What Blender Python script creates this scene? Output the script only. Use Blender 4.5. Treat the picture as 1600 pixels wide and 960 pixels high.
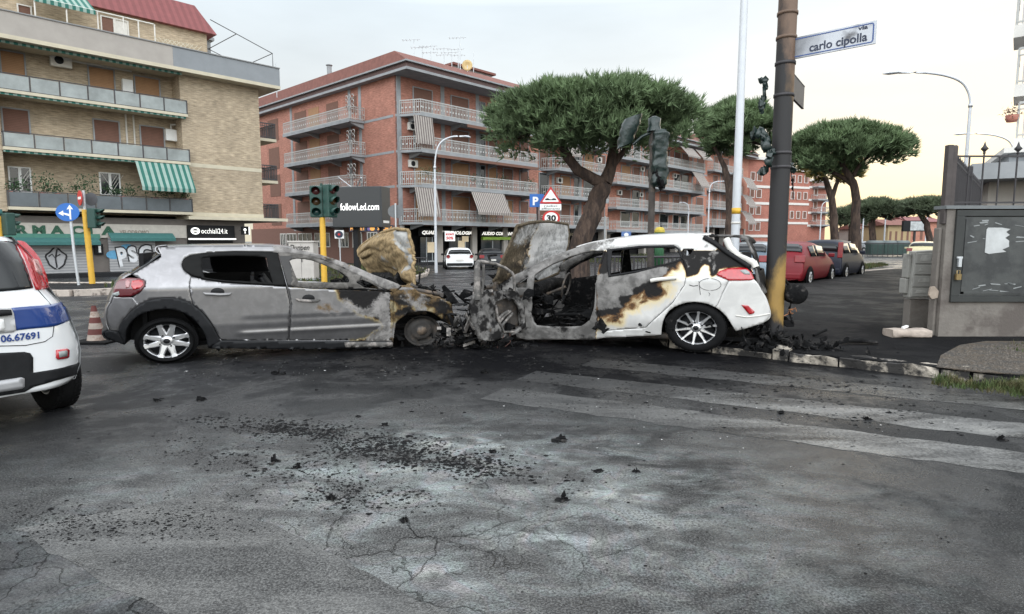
import bpy, bmesh, math, random
from mathutils import Vector, Matrix, noise, geometry
R = math.radians
random.seed(7)
scn = bpy.context.scene
for o in list(bpy.data.objects): bpy.data.objects.remove(o)
COL = scn.collection

# ------------------------------------------------------------ camera, sky, sun, exposure
F, CX, CY, H, TH = 961.0, 800.0, 480.0, 1.5, R(6.12)      # focal length in photo pixels, principal point, eye height, pitch
cam = bpy.data.cameras.new('camera'); camo = bpy.data.objects.new('camera', cam); COL.objects.link(camo)
cam.sensor_width = 36; cam.lens = 36*F/1600; cam.clip_start = .05; cam.clip_end = 3000
camo.location = (0, 0, H); camo.rotation_euler = (R(90)-TH, 0, 0)
scn.camera = camo
SUN_AZ, SUN_EL = R(38), R(9)                               # to the right of the view, low behind the pines
W = bpy.data.worlds.new("World"); scn.world = W; W.use_nodes = True
nt = W.node_tree; nt.nodes.clear()
def N(nt, t, **k):
    n = nt.nodes.new(t)
    for a, v in k.items(): setattr(n, a, v)
    return n
wo = N(nt, 'ShaderNodeOutputWorld')
sky = N(nt, 'ShaderNodeTexSky', sky_type='NISHITA'); sky.sun_disc = False
sky.sun_elevation = SUN_EL; sky.sun_rotation = SUN_AZ; sky.air_density = 1.2; sky.dust_density = 3.0; sky.ozone_density = 1.5
b1 = N(nt, 'ShaderNodeBackground'); b1.inputs[1].default_value = .010
nt.links.new(sky.outputs[0], b1.inputs[0])
tc = N(nt, 'ShaderNodeTexCoord'); sx = N(nt, 'ShaderNodeSeparateXYZ'); nt.links.new(tc.outputs['Generated'], sx.inputs[0])
rp = N(nt, 'ShaderNodeValToRGB')                           # thin high cloud: pale near the horizon, brighter overhead
cr = rp.color_ramp
cr.elements[0].position = 0.0; cr.elements[0].color = (.74, .68, .52, 1)
e = cr.elements.new(.06); e.color = (.82, .77, .61, 1)
cr.elements[1].position = 1.0; cr.elements[1].color = (.9, .95, 1.0, 1)
e = cr.elements.new(.12); e.color = (.80, .815, .80, 1)
e = cr.elements.new(.34); e.color = (.72, .80, .855, 1)
e = cr.elements.new(.41); e.color = (1.5, 1.58, 1.62, 1)
e = cr.elements.new(.60); e.color = (1.5, 1.57, 1.64, 1)
nt.links.new(sx.outputs[2], rp.inputs[0])
cn = N(nt, 'ShaderNodeTexNoise'); cn.inputs['Scale'].default_value = 2.2; cn.inputs['Detail'].default_value = 5
cm = N(nt, 'ShaderNodeMapping'); cm.inputs['Scale'].default_value = (1, 1, 3.5)
nt.links.new(tc.outputs['Generated'], cm.inputs[0]); nt.links.new(cm.outputs[0], cn.inputs[0])
mr = N(nt, 'ShaderNodeMapRange'); mr.inputs[3].default_value = .9; mr.inputs[4].default_value = 1.12; mr.inputs[1].default_value = .3; mr.inputs[2].default_value = .7
nt.links.new(cn.outputs[0], mr.inputs[0])
vd = N(nt, 'ShaderNodeVectorMath', operation='DOT_PRODUCT'); nt.links.new(tc.outputs['Generated'], vd.inputs[0]); vd.inputs[1].default_value = (math.sin(SUN_AZ), math.cos(SUN_AZ), -1.3)
gw = N(nt, 'ShaderNodeMapRange'); gw.interpolation_type = 'SMOOTHSTEP'                # warm band low in the sky round the hidden sun
for i, v in enumerate((.62, 1.02, 0, .8)): gw.inputs[i+1].default_value = v
nt.links.new(vd.outputs['Value'], gw.inputs[0]); wm = N(nt, 'ShaderNodeMix', data_type='RGBA'); nt.links.new(gw.outputs[0], wm.inputs[0]); nt.links.new(rp.outputs[0], wm.inputs[6]); wm.inputs[7].default_value = (.92, .82, .54, 1)
b2 = N(nt, 'ShaderNodeBackground'); nt.links.new(wm.outputs[2], b2.inputs[0]); ad = N(nt, 'ShaderNodeAddShader'); nt.links.new(b1.outputs[0], ad.inputs[0]); nt.links.new(b2.outputs[0], ad.inputs[1])
nt.links.new(ad.outputs[0], wo.inputs[0])
bk = N(nt, 'ShaderNodeMapRange'); bk.interpolation_type = 'SMOOTHSTEP'                # sky behind the viewer brightened, added fill for surfaces facing it
for i, v in enumerate((.25, -.75, 1.0, 2.5)): bk.inputs[i+1].default_value = v
nt.links.new(sx.outputs[1], bk.inputs[0]); mq = N(nt, 'ShaderNodeMath', operation='MULTIPLY'); nt.links.new(bk.outputs[0], mq.inputs[0]); nt.links.new(mr.outputs[0], mq.inputs[1]); nt.links.new(mq.outputs[0], b2.inputs[1])
sun = bpy.data.lights.new('sun', 'SUN'); sun.energy = .15; sun.angle = R(20); sun.color = (1, .86, .66)
suno = bpy.data.objects.new('sun', sun); COL.objects.link(suno)
sd = Vector((math.sin(SUN_AZ)*math.cos(SUN_EL), math.cos(SUN_AZ)*math.cos(SUN_EL), math.sin(SUN_EL)))
suno.rotation_euler = sd.to_track_quat('Z', 'Y').to_euler(); suno.location = (60, 80, 40)
vs = scn.view_settings; vs.view_transform = 'Standard'; vs.look = 'None'; vs.exposure = .12; vs.gamma = 1
scn.cycles.max_bounces = 6; scn.cycles.use_denoising = True
scn.cycles.sample_clamp_indirect = 6
# ------------------------------------------------------------ helpers
def ray(px, py):
    a = (px-CX)/F; b = (CY-py)/F
    return Vector((a, math.cos(TH)+b*math.sin(TH), -math.sin(TH)+b*math.cos(TH)))
def at(px, py, Y):
    r = ray(px, py); k = Y/r.y
    return Vector((r.x*k, Y, H+r.z*k))
def sm(t):
    t = max(0., min(1., t)); return t*t*(3-2*t)
def gz(x, y):                                              # the street falls gently towards the shops on the left
    return -.5*sm((y-12)/24)*sm((2-(x-.25*y))/12)
def gnd(px, py, up=0.):
    z = 0.
    for _ in range(12):
        r = ray(px, py); k = (z+up-H)/r.z
        z = gz(r.x*k, r.y*k)
    return Vector((r.x*k, r.y*k, z+up))
def proj(p):
    d = Vector(p)-Vector((0, 0, H)); f = Vector((0, math.cos(TH), -math.sin(TH))); u = Vector((0, math.sin(TH), math.cos(TH)))
    q = d.dot(f); return (CX+F*d.x/q, CY-F*d.dot(u)/q)
def fbm(p, o=3): return noise.fractal(Vector(p), 1.0, 2.0, o)

class MB:
    def __init__(s): s.v = []; s.f = []; s.m = []; s.sm = []
    def add(s, vs, fs, mi=0, smooth=False):
        b = len(s.v); s.v += [tuple(v) for v in vs]
        for f in fs: s.f.append([b+i for i in f]); s.m.append(mi); s.sm.append(smooth)
        return s
    def box(s, x0, x1, y0, y1, z0, z1, mi=0):
        v = [(x0,y0,z0),(x1,y0,z0),(x1,y1,z0),(x0,y1,z0),(x0,y0,z1),(x1,y0,z1),(x1,y1,z1),(x0,y1,z1)]
        return s.add(v, [(3,2,1,0),(4,5,6,7),(0,1,5,4),(1,2,6,5),(2,3,7,6),(3,0,4,7)], mi)
    def obox(s, c, ax, ay, az, mi=0):                      # oriented box: centre and three half vectors
        c = Vector(c); ax = Vector(ax); ay = Vector(ay); az = Vector(az); v = []
        for k in (-1, 1):
            for i, j in ((-1,-1),(1,-1),(1,1),(-1,1)): v.append(c+ax*i+ay*j+az*k)
        return s.add(v, [(3,2,1,0),(4,5,6,7),(0,1,5,4),(1,2,6,5),(2,3,7,6),(3,0,4,7)], mi)
    def prism(s, poly, a, b, fn, mi=0):                    # extrude a 2-D outline between offsets a and b; fn(p, q, off)
        n = len(poly)
        v = [fn(p, q, a) for p, q in poly]+[fn(p, q, b) for p, q in poly]
        return s.add(v, [tuple(range(n))[::-1], tuple(range(n, 2*n))]+[(i, (i+1) % n, (i+1) % n+n, i+n) for i in range(n)], mi)
    def tube(s, path, rad, n=8, mi=0, cap=True, smooth=True, flat=1.):
        path = [Vector(p) for p in path]
        if not hasattr(rad, '__len__'): rad = [rad]*len(path)
        t0 = (path[1]-path[0]).normalized(); ref = Vector((0,0,1)) if abs(t0.z) < .9 else Vector((1,0,0))
        vs = []
        for i, p in enumerate(path):
            t = (path[min(i+1, len(path)-1)]-path[max(i-1, 0)]).normalized()
            a = t.cross(ref).normalized(); b = a.cross(t).normalized()
            for k in range(n):
                w = 2*math.pi*k/n; vs.append(p+a*(rad[i]*math.cos(w))+b*(rad[i]*math.sin(w)*flat))
        fs = [(i*n+k, i*n+(k+1) % n, (i+1)*n+(k+1) % n, (i+1)*n+k) for i in range(len(path)-1) for k in range(n)]
        s.add(vs, fs, mi, smooth)
        if cap:
            s.add(vs[:n], [tuple(range(n))], mi); s.add(vs[-n:], [tuple(range(n))[::-1]], mi)
        return s
    def lathe(s, prof, n=32, axis='z', c=(0,0,0), sx=1., mi=0, smooth=True):
        vs = []
        for r, h in prof:
            for k in range(n):
                w = 2*math.pi*k/n; a, b = r*math.cos(w), r*math.sin(w)
                vs.append((c[0]+a*sx, c[1]+h, c[2]+b) if axis == 'y' else (c[0]+a*sx, c[1]+b, c[2]+h))
        m = len(prof)
        fs = [(i*n+k, i*n+(k+1) % n, (i+1)*n+(k+1) % n, (i+1)*n+k) for i in range(m-1) for k in range(n)]
        return s.add(vs, fs, mi, smooth)
    def grid(s, nu, nv, fn, mi=0, smooth=True):
        vs = [fn(i/nu, j/nv) for i in range(nu+1) for j in range(nv+1)]
        fs = [(i*(nv+1)+j, (i+1)*(nv+1)+j, (i+1)*(nv+1)+j+1, i*(nv+1)+j+1) for i in range(nu) for j in range(nv)]
        return s.add(vs, fs, mi, smooth)
    def xf(s, M): s.v = [tuple(M @ Vector(v)) for v in s.v]; return s
    def build(s, name, mats, parent=None, loc=None, rz=0., fix=True):
        me = bpy.data.meshes.new(name); me.from_pydata(s.v, [], s.f)
        if not isinstance(mats, (list, tuple)): mats = [mats]
        for m in mats: me.materials.append(m)
        me.polygons.foreach_set('material_index', s.m); me.polygons.foreach_set('use_smooth', s.sm)
        me.update()
        if fix:
            bm = bmesh.new(); bm.from_mesh(me); bmesh.ops.recalc_face_normals(bm, faces=bm.faces); bm.to_mesh(me); bm.free()
        o = bpy.data.objects.new(name, me); COL.objects.link(o)
        if parent: o.parent = parent
        if loc is not None: o.location = loc
        if rz: o.rotation_euler.z = rz
        return o
def tag(o, label=None, cat=None, group=None, kind=None):
    if label: o['label'] = label
    if cat: o['category'] = cat
    if group: o['group'] = group
    if kind: o['kind'] = kind
    return o
def thing(name, label, cat, loc=(0,0,0), rz=0., group=None):
    o = bpy.data.objects.new(name, None); COL.objects.link(o); o.location = loc; o.rotation_euler.z = rz; o.empty_display_size = .2
    return tag(o, label, cat, group)
def kids(o): return [c for c in bpy.data.objects if c.parent == o]
def dup(o, parent=None):
    c = o.copy(); COL.objects.link(c)
    if parent: c.parent = parent
    for k in kids(o): dup(k, c)
    return c
def bevel(o, w=.01, seg=2):
    m = o.modifiers.new('bevel', 'BEVEL'); m.width = w; m.segments = seg; m.limit_method = 'ANGLE'; return o
def solid(o, t, off=-1):
    m = o.modifiers.new('solidify', 'SOLIDIFY'); m.thickness = t; m.offset = off; return o
def text(body, size, mat, parent=None, M=None, sx=1., bold=0., ext=.004, align='LEFT', shear=0., name='lettering', sp=1.):
    cu = bpy.data.curves.new('t', 'FONT'); cu.body = body; cu.size = size; cu.extrude = ext; cu.offset = bold; cu.align_x = align; cu.shear = shear; cu.space_character = sp; cu.resolution_u = 3
    to = bpy.data.objects.new('t', cu); COL.objects.link(to)
    me = bpy.data.meshes.new_from_object(to.evaluated_get(bpy.context.evaluated_depsgraph_get()))
    bpy.data.objects.remove(to); bpy.data.curves.remove(cu)
    me.name = name; me.transform(Matrix.Diagonal((sx, 1, 1, 1)))
    if M is not None: me.transform(M)
    me.materials.clear(); me.materials.append(mat)
    o = bpy.data.objects.new(name, me); COL.objects.link(o)
    if parent: o.parent = parent
    return o
def front(x, y, z):                                        # text plane standing up and facing -y of its parent
    return Matrix.Translation((x, y, z)) @ Matrix.Rotation(R(90), 4, 'X')

# ------------------------------------------------------------ materials
def lk(nt, a, b): nt.links.new(a, b)
def pm(name, col, rough=.7, metal=0., var=.15, scale=6., bump=0., bscale=None, stretch=(1,1,1), spec=.5, col2=None, c2amt=.5, c2scale=2., coat=0., detail=6, emit=None, est=0., alpha=None, trans=0., space='Object'):
    m = bpy.data.materials.new(name); m.use_nodes = True; t = m.node_tree; p = t.nodes['Principled BSDF']
    p.inputs['Roughness'].default_value = rough; p.inputs['Metallic'].default_value = metal; p.inputs['Specular IOR Level'].default_value = spec
    p.inputs['Coat Weight'].default_value = coat; p.inputs['Transmission Weight'].default_value = trans
    if emit: p.inputs['Emission Color'].default_value = (*emit, 1); p.inputs['Emission Strength'].default_value = est
    tc = N(t, 'ShaderNodeTexCoord'); mp = N(t, 'ShaderNodeMapping'); mp.inputs['Scale'].default_value = stretch
    lk(t, tc.outputs[space], mp.inputs[0])
    nz = N(t, 'ShaderNodeTexNoise'); nz.inputs['Scale'].default_value = scale; nz.inputs['Detail'].default_value = detail; nz.inputs['Roughness'].default_value = .62
    lk(t, mp.outputs[0], nz.inputs[0])
    mr = N(t, 'ShaderNodeMapRange'); mr.inputs[1].default_value = .25; mr.inputs[2].default_value = .75; mr.inputs[3].default_value = 1-var; mr.inputs[4].default_value = 1+var
    lk(t, nz.outputs[0], mr.inputs[0])
    mx = N(t, 'ShaderNodeMix', data_type='RGBA', blend_type='MULTIPLY'); mx.inputs[0].default_value = 1; mx.inputs[6].default_value = (*col, 1)
    lk(t, mr.outputs[0], mx.inputs[7]); out = mx.outputs[2]
    if col2:
        n2 = N(t, 'ShaderNodeTexNoise'); n2.inputs['Scale'].default_value = c2scale; n2.inputs['Detail'].default_value = 7; n2.inputs['Roughness'].default_value = .65; lk(t, mp.outputs[0], n2.inputs[0])
        r2 = N(t, 'ShaderNodeMapRange'); c = .72-.44*c2amt; r2.inputs[1].default_value = c-.06; r2.inputs[2].default_value = c+.06; lk(t, n2.outputs[0], r2.inputs[0])
        m2 = N(t, 'ShaderNodeMix', data_type='RGBA'); lk(t, r2.outputs[0], m2.inputs[0]); lk(t, out, m2.inputs[6]); m2.inputs[7].default_value = (*col2, 1); out = m2.outputs[2]
    lk(t, out, p.inputs['Base Color'])
    if bump:
        bn = N(t, 'ShaderNodeTexNoise'); bn.inputs['Scale'].default_value = bscale or scale*4; bn.inputs['Detail'].default_value = 5; lk(t, mp.outputs[0], bn.inputs[0])
        bp = N(t, 'ShaderNodeBump'); bp.inputs['Strength'].default_value = bump; bp.inputs['Distance'].default_value = .02; lk(t, bn.outputs[0], bp.inputs['Height']); lk(t, bp.outputs[0], p.inputs['Normal'])
    m['out'] = 1
    return m
def brickmat(name, c1, c2, mortar, sc=1., bw=.26, bh=.07, var=.2):
    m = pm(name, (1,1,1), .85, var=var, scale=.7, detail=8); t = m.node_tree
    mx = [n for n in t.nodes if n.type == 'MIX'][0]; tc = [n for n in t.nodes if n.type == 'TEX_COORD'][0]
    sp = N(t, 'ShaderNodeSeparateXYZ'); lk(t, tc.outputs['Object'], sp.inputs[0])
    a = N(t, 'ShaderNodeMath', operation='ADD'); lk(t, sp.outputs[0], a.inputs[0]); lk(t, sp.outputs[1], a.inputs[1])
    cb = N(t, 'ShaderNodeCombineXYZ'); lk(t, a.outputs[0], cb.inputs[0]); lk(t, sp.outputs[2], cb.inputs[1])
    br = N(t, 'ShaderNodeTexBrick'); br.inputs['Scale'].default_value = sc; br.inputs['Brick Width'].default_value = bw; br.inputs['Row Height'].default_value = bh; br.inputs['Mortar Size'].default_value = .006
    br.inputs['Color1'].default_value = (*c1, 1); br.inputs['Color2'].default_value = (*c2, 1); br.inputs['Mortar'].default_value = (*mortar, 1); lk(t, cb.outputs[0], br.inputs[0])
    n3 = N(t, 'ShaderNodeTexNoise'); n3.inputs['Scale'].default_value = 3.; n3.inputs['Detail'].default_value = 4
    mp3 = N(t, 'ShaderNodeMapping'); mp3.inputs['Scale'].default_value = (.8, 6, 1); lk(t, cb.outputs[0], mp3.inputs[0]); lk(t, mp3.outputs[0], n3.inputs[0])
    r3 = N(t, 'ShaderNodeMapRange'); r3.inputs[1].default_value = .3; r3.inputs[2].default_value = .7; r3.inputs[3].default_value = .68; r3.inputs[4].default_value = 1.3; lk(t, n3.outputs[0], r3.inputs[0])
    m3 = N(t, 'ShaderNodeMix', data_type='RGBA', blend_type='MULTIPLY'); m3.inputs[0].default_value = 1; lk(t, br.outputs[0], m3.inputs[6]); lk(t, r3.outputs[0], m3.inputs[7])
    lk(t, m3.outputs[2], mx.inputs[6])
    return m
def stripes(name, c1, c2, per, axis=0, rough=.8):
    m = pm(name, c1, rough, var=.12, scale=3); t = m.node_tree
    mx = [n for n in t.nodes if n.type == 'MIX'][0]; tc = [n for n in t.nodes if n.type == 'TEX_COORD'][0]
    sp = N(t, 'ShaderNodeSeparateXYZ'); lk(t, tc.outputs['Object'], sp.inputs[0])
    a = N(t, 'ShaderNodeMath', operation='MULTIPLY'); a.inputs[1].default_value = 1/per; lk(t, sp.outputs[axis], a.inputs[0])
    b = N(t, 'ShaderNodeMath', operation='FRACT'); lk(t, a.outputs[0], b.inputs[0])
    c = N(t, 'ShaderNodeMath', operation='GREATER_THAN'); c.inputs[1].default_value = .5; lk(t, b.outputs[0], c.inputs[0])
    m3 = N(t, 'ShaderNodeMix', data_type='RGBA'); lk(t, c.outputs[0], m3.inputs[0]); m3.inputs[6].default_value = (*c1, 1); m3.inputs[7].default_value = (*c2, 1)
    lk(t, m3.outputs[2], mx.inputs[6]); return m
M = {}
M['brick_tan'] = brickmat('tan_brick', (.42,.335,.235), (.32,.25,.17), (.42,.36,.28))
M['brick_red'] = brickmat('red_brick', (.39,.17,.125), (.31,.135,.098), (.36,.19,.14))
M['brick_pink'] = brickmat('pink_brick', (.45,.20,.14), (.38,.16,.11), (.38,.2,.15))
M['brick_far'] = brickmat('deep_red_brick', (.38,.145,.105), (.31,.115,.085), (.33,.17,.13))
M['concrete'] = pm('grey_concrete', (.27,.28,.29), .85, var=.2, scale=1.5)
M['concrete_b'] = pm('blue_grey_render', (.235,.25,.265), .85, var=.1, scale=1.2)
M['concrete_w'] = pm('warm_grey_render', (.36,.33,.30), .85, var=.1, scale=1.2)
M['cream'] = pm('cream_band', (.52,.47,.36), .8, var=.12, scale=2)
M['white_band'] = pm('white_band', (.62,.60,.57), .8, var=.1, scale=2)
M['soffit'] = pm('grey_soffit', (.25,.25,.25), .9, var=.1)
M['shut_o'] = stripes('tan_shutter', (.34,.19,.10), (.29,.16,.08), .09, 2)
M['shut_b'] = stripes('brown_shutter', (.17,.085,.06), (.14,.07,.05), .09, 2)
M['shut_m'] = stripes('roller_shutter', (.34,.34,.34), (.24,.24,.25), .16, 2, .5)
M['rail_w'] = pm('pale_rail', (.40,.40,.385), .6, var=.1)
M['rail_d'] = pm('dark_rail', (.05,.05,.055), .6, var=.1)
M['frost'] = pm('frosted_glass', (.25,.275,.27), .3, var=.4, scale=.9, spec=.6)
M['grey_pan'] = pm('grey_panel', (.10,.115,.125), .4, var=.2, scale=2)
M['glass'] = pm('dark_glass', (.02,.024,.028), .06, var=.2, spec=.8)
M['carglass'] = pm('car_glass', (.012,.014,.016), .06, var=.1, spec=.45)
M['white'] = pm('white_paint', (.72,.72,.70), .5, var=.06)
M['offwhite'] = pm('off_white', (.6,.58,.54), .7, var=.1)
M['black'] = pm('black_paint', (.008,.008,.009), .55, spec=.2, var=.2)
M['plastic'] = pm('black_plastic', (.012,.0125,.014), .55, spec=.22, var=.25, scale=20)
M['rubber'] = pm('tyre_rubber', (.0065,.0065,.007), .85, spec=.15, var=.25, scale=18, bump=.25)
M['alloy'] = pm('silver_alloy', (.62,.62,.63), .3, .85, var=.08)
M['steel'] = pm('burnt_steel', (.075,.066,.06), .65, .4, var=.5, scale=7, col2=(.20,.15,.11), c2amt=.35, c2scale=4)
M['char'] = pm('charred_debris', (.0065,.0065,.007), .9, spec=.15, var=.5, scale=9, bump=.8, bscale=30, col2=(.06,.055,.052), c2amt=.22, c2scale=9)
M['ashbar'] = pm('ashy_metal', (.10,.095,.09), .8, .2, var=.4, scale=9, col2=(.32,.29,.27), c2amt=.42, c2scale=6, bump=.3)
M['galv'] = pm('galvanised_steel', (.50,.52,.54), .42, .5, var=.08, scale=4)
M['lamp_grey'] = pm('pale_grey_post', (.55,.57,.60), .45, .1, var=.06)
M['yellow'] = pm('yellow_pole_paint', (.62,.36,.04), .5, var=.12, scale=5)
M['green_box'] = pm('dark_green_housing', (.018,.058,.047), .5, var=.25)
M['blue'] = pm('sign_blue', (.015,.12,.42), .4, var=.05)
M['red'] = pm('sign_red', (.48,.02,.02), .4, var=.06)
M['sign_w'] = pm('sign_white', (.78,.78,.77), .4, var=.04)
M['awn_g'] = stripes('green_white_awning', (.018,.12,.095), (.25,.34,.30), .34, 0)
M['awn_b'] = stripes('brown_white_awning', (.36,.33,.30), (.13,.105,.10), .24, 0)
M['teal'] = pm('teal_awning', (.035,.125,.118), .8, var=.15)
M['roof_red'] = stripes('red_metal_roof', (.20,.055,.055), (.16,.042,.042), .45, 0, .6)
M['roof_tile'] = pm('red_brown_tiles', (.18,.075,.06), .85, var=.25, scale=3)
M['bark'] = pm('pine_bark', (.085,.060,.048), .95, var=.6, scale=6, bump=1., bscale=7, stretch=(1,1,.3), col2=(.045,.034,.03), c2amt=.45, c2scale=5, spec=.2)
M['stone'] = pm('pale_kerb_stone', (.46,.40,.35), .85, var=.25, scale=5, bump=.5, col2=(.14,.115,.10), c2amt=.38, c2scale=5, space='Object')
M['kerb_dirty'] = pm('sooty_kerb_stone', (.40,.355,.30), .9, var=.3, scale=5, bump=.7, col2=(.03,.028,.027), c2amt=.56, c2scale=4.)
M['plaster'] = pm('stained_plaster', (.165,.148,.132), .9, var=.24, scale=2.2, bump=.35, bscale=25, col2=(.10,.085,.076), c2amt=.42, c2scale=1.3)
M['cab_grey'] = pm('grey_cabinet_paint', (.036,.038,.037), .55, var=.2, scale=4, bump=.05, spec=.3)
M['meter'] = pm('grey_meter_box', (.27,.265,.245), .6, var=.15, scale=5, col2=(.14,.135,.122), c2amt=.3, c2scale=3)
M['iron'] = pm('dark_iron', (.045,.042,.045), .6, .3, var=.2)
M['pot'] = pm('plant_leaf', (.035,.075,.03), .8, var=.4, scale=8)
M['grassm'] = pm('grass_blades', (.050,.072,.024), .8, var=.5, scale=2., col2=(.085,.072,.035), c2amt=.45, c2scale=3, spec=.2)
# ------------------------------------------------------------ ground, road paint, pavement
def asphalt(name, dark=1., crosswalk=False):
    m = bpy.data.materials.new(name); m.use_nodes = True; t = m.node_tree; p = t.nodes['Principled BSDF']
    g = N(t, 'ShaderNodeNewGeometry'); pos = g.outputs['Position']
    def nz(scale, detail=5, rough=.6, stretch=None, dist=0.):
        n = N(t, 'ShaderNodeTexNoise'); n.inputs['Scale'].default_value = scale; n.inputs['Detail'].default_value = detail; n.inputs['Roughness'].default_value = rough; n.inputs['Distortion'].default_value = dist
        if stretch:
            mp = N(t, 'ShaderNodeMapping'); mp.inputs['Scale'].default_value = stretch[:3]
            if len(stretch) > 3: mp.inputs['Rotation'].default_value = (0, 0, stretch[3])
            lk(t, pos, mp.inputs[0]); lk(t, mp.outputs[0], n.inputs[0])
        else: lk(t, pos, n.inputs[0])
        return n.outputs[0]
    def rng(s, a, b, c, d, smooth=True):
        n = N(t, 'ShaderNodeMapRange'); n.interpolation_type = 'SMOOTHSTEP' if smooth else 'LINEAR'
        for i, v in enumerate((a, b, c, d)): n.inputs[i+1].default_value = v
        lk(t, s, n.inputs[0]); return n.outputs[0]
    def ma(op, a, b=None):
        n = N(t, 'ShaderNodeMath', operation=op)
        for i, v in enumerate((a, b)):
            if v is None: continue
            if isinstance(v, (int, float)): n.inputs[i].default_value = v
            else: lk(t, v, n.inputs[i])
        return n.outputs[0]
    def mixc(f, a, b, blend='MIX'):
        n = N(t, 'ShaderNodeMix', data_type='RGBA', blend_type=blend)
        for i, v in ((0, f), (6, a), (7, b)):
            if isinstance(v, tuple): n.inputs[i].default_value = (*v, 1)
            elif isinstance(v, (int, float)): n.inputs[i].default_value = v
            else: lk(t, v, n.inputs[i])
        return n.outputs[2]
    big = nz(.6, 7, .68, dist=.15); mid = nz(2.3, 6, .65); fine = nz(95, 3, .6)
    def blob(cx, cy, rx, ry, rot=0., soft=.5, wob=.5):
        mp = N(t, 'ShaderNodeMapping', vector_type='TEXTURE'); mp.inputs['Location'].default_value = (cx, cy, 0); mp.inputs['Rotation'].default_value = (0, 0, rot); mp.inputs['Scale'].default_value = (rx, ry, 1000)
        lk(t, pos, mp.inputs[0]); l = N(t, 'ShaderNodeVectorMath', operation='LENGTH'); lk(t, mp.outputs[0], l.inputs[0])
        d = ma('ADD', l.outputs['Value'], ma('MULTIPLY', ma('SUBTRACT', mid, .5), wob))
        return rng(d, 1-soft, 1+soft*.4, 1, 0)
    def half(px0, py0, px1, py1, wob=.05, soft=.03):       # one side of a seam through two ground points
        a, b = gnd(px0, py0), gnd(px1, py1); n = Vector((-(b.y-a.y), b.x-a.x, 0)).normalized()
        d = N(t, 'ShaderNodeVectorMath', operation='DOT_PRODUCT'); lk(t, pos, d.inputs[0]); d.inputs[1].default_value = n
        e = ma('ADD', ma('SUBTRACT', d.outputs['Value'], n.dot(a)), ma('MULTIPLY', ma('SUBTRACT', mid, .5), wob*2))
        return rng(e, -soft, soft, 0, 1)
    base = mixc(rng(big, .35, .65, 0, 1), (.009*dark, .0095*dark, .0105*dark), (.017*dark, .0175*dark, .019*dark))
    base = mixc(rng(mid, .3, .7, 0, .55), base, (.027*dark, .027*dark, .027*dark))
    base = mixc(ma('MULTIPLY', rng(fine, .50, .66, 0, .8), rng(mid, .3, .6, .45, 1)), base, (.10*dark, .10*dark, .097*dark))
    base = mixc(rng(nz(150, 2, .5), .30, .44, .75, 0), base, (.008*dark, .008*dark, .009*dark))
    if name != 'pavement_asphalt':
        gl_ = gnd(520, 830); worn = blob(gl_.x, gl_.y, 2.6, 1.5, -.15, .8, .8); base = mixc(ma('MULTIPLY', worn, .75), base, mixc(rng(fine, .42, .62, 0, 1), (.035, .035, .035), (.17, .17, .165)))
    wet = rng(nz(.75, 7, .68, dist=.2), .42, .60, 0, 1); base = mixc(ma('MULTIPLY', wet, .45), base, mixc(1., base, (.45, .45, .46), 'MULTIPLY'))
    rough = rng(wet, 0, 1, .50, .22) if name != 'pavement_asphalt' else rng(wet, 0, 1, .8, .6)
    if not crosswalk:
        old = ma('MULTIPLY', half(0, 668, 620, 552, .12, .06), 1)          # seam between the older and the newer surface
        base = mixc(ma('MULTIPLY', old, .45), base, (.025, .026, .029))
        rough = ma('ADD', rough, ma('MULTIPLY', old, -.03))
        corner = half(250, 955, 15, 828, .03, .02)
        base = mixc(ma('MULTIPLY', corner, .6), base, (.022, .023, .026)); rough = ma('ADD', rough, ma('MULTIPLY', corner, .12))
    if name == 'asphalt':
        # cracks of the tired surface in the near left
        def crack(scale, w, dist, reg):
            nd = N(t, 'ShaderNodeTexNoise'); nd.inputs['Scale'].default_value = scale*2.2; nd.inputs['Detail'].default_value = 6; lk(t, pos, nd.inputs[0])
            vm = N(t, 'ShaderNodeVectorMath', operation='MULTIPLY_ADD'); lk(t, nd.outputs['Color'], vm.inputs[0]); vm.inputs[1].default_value = (dist, dist, 0); lk(t, pos, vm.inputs[2])
            fl = N(t, 'ShaderNodeVectorMath', operation='MULTIPLY'); lk(t, vm.outputs[0], fl.inputs[0]); fl.inputs[1].default_value = (1, 1, 0)
            v = N(t, 'ShaderNodeTexVoronoi', feature='DISTANCE_TO_EDGE'); v.inputs['Scale'].default_value = scale; lk(t, fl.outputs[0], v.inputs[0])
            return ma('MULTIPLY', rng(v.outputs['Distance'], 0, w, 1, 0), reg)
        g1 = gnd(330, 900)
        reg = blob(g1.x, g1.y, 2.0, 1.35, .25, .5, .9)
        c1 = crack(1.5, .009, .5, reg); c2 = crack(4.2, .018, .25, ma('MULTIPLY', rng(mid, .47, .58, 0, 1), reg))
        crk = ma('MAXIMUM', c1, c2)
        base = mixc(ma('MULTIPLY', crk, .92), base, (.007, .007, .007))
        rough = ma('ADD', rough, ma('MULTIPLY', crk, .4))
    # soot round the wrecks, with the shade under the cars painted in
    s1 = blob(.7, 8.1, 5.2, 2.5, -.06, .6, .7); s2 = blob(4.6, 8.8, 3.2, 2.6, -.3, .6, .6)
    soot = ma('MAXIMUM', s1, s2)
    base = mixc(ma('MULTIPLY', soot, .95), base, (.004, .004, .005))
    rough = ma('ADD', rough, ma('MULTIPLY', soot, .14))
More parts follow.
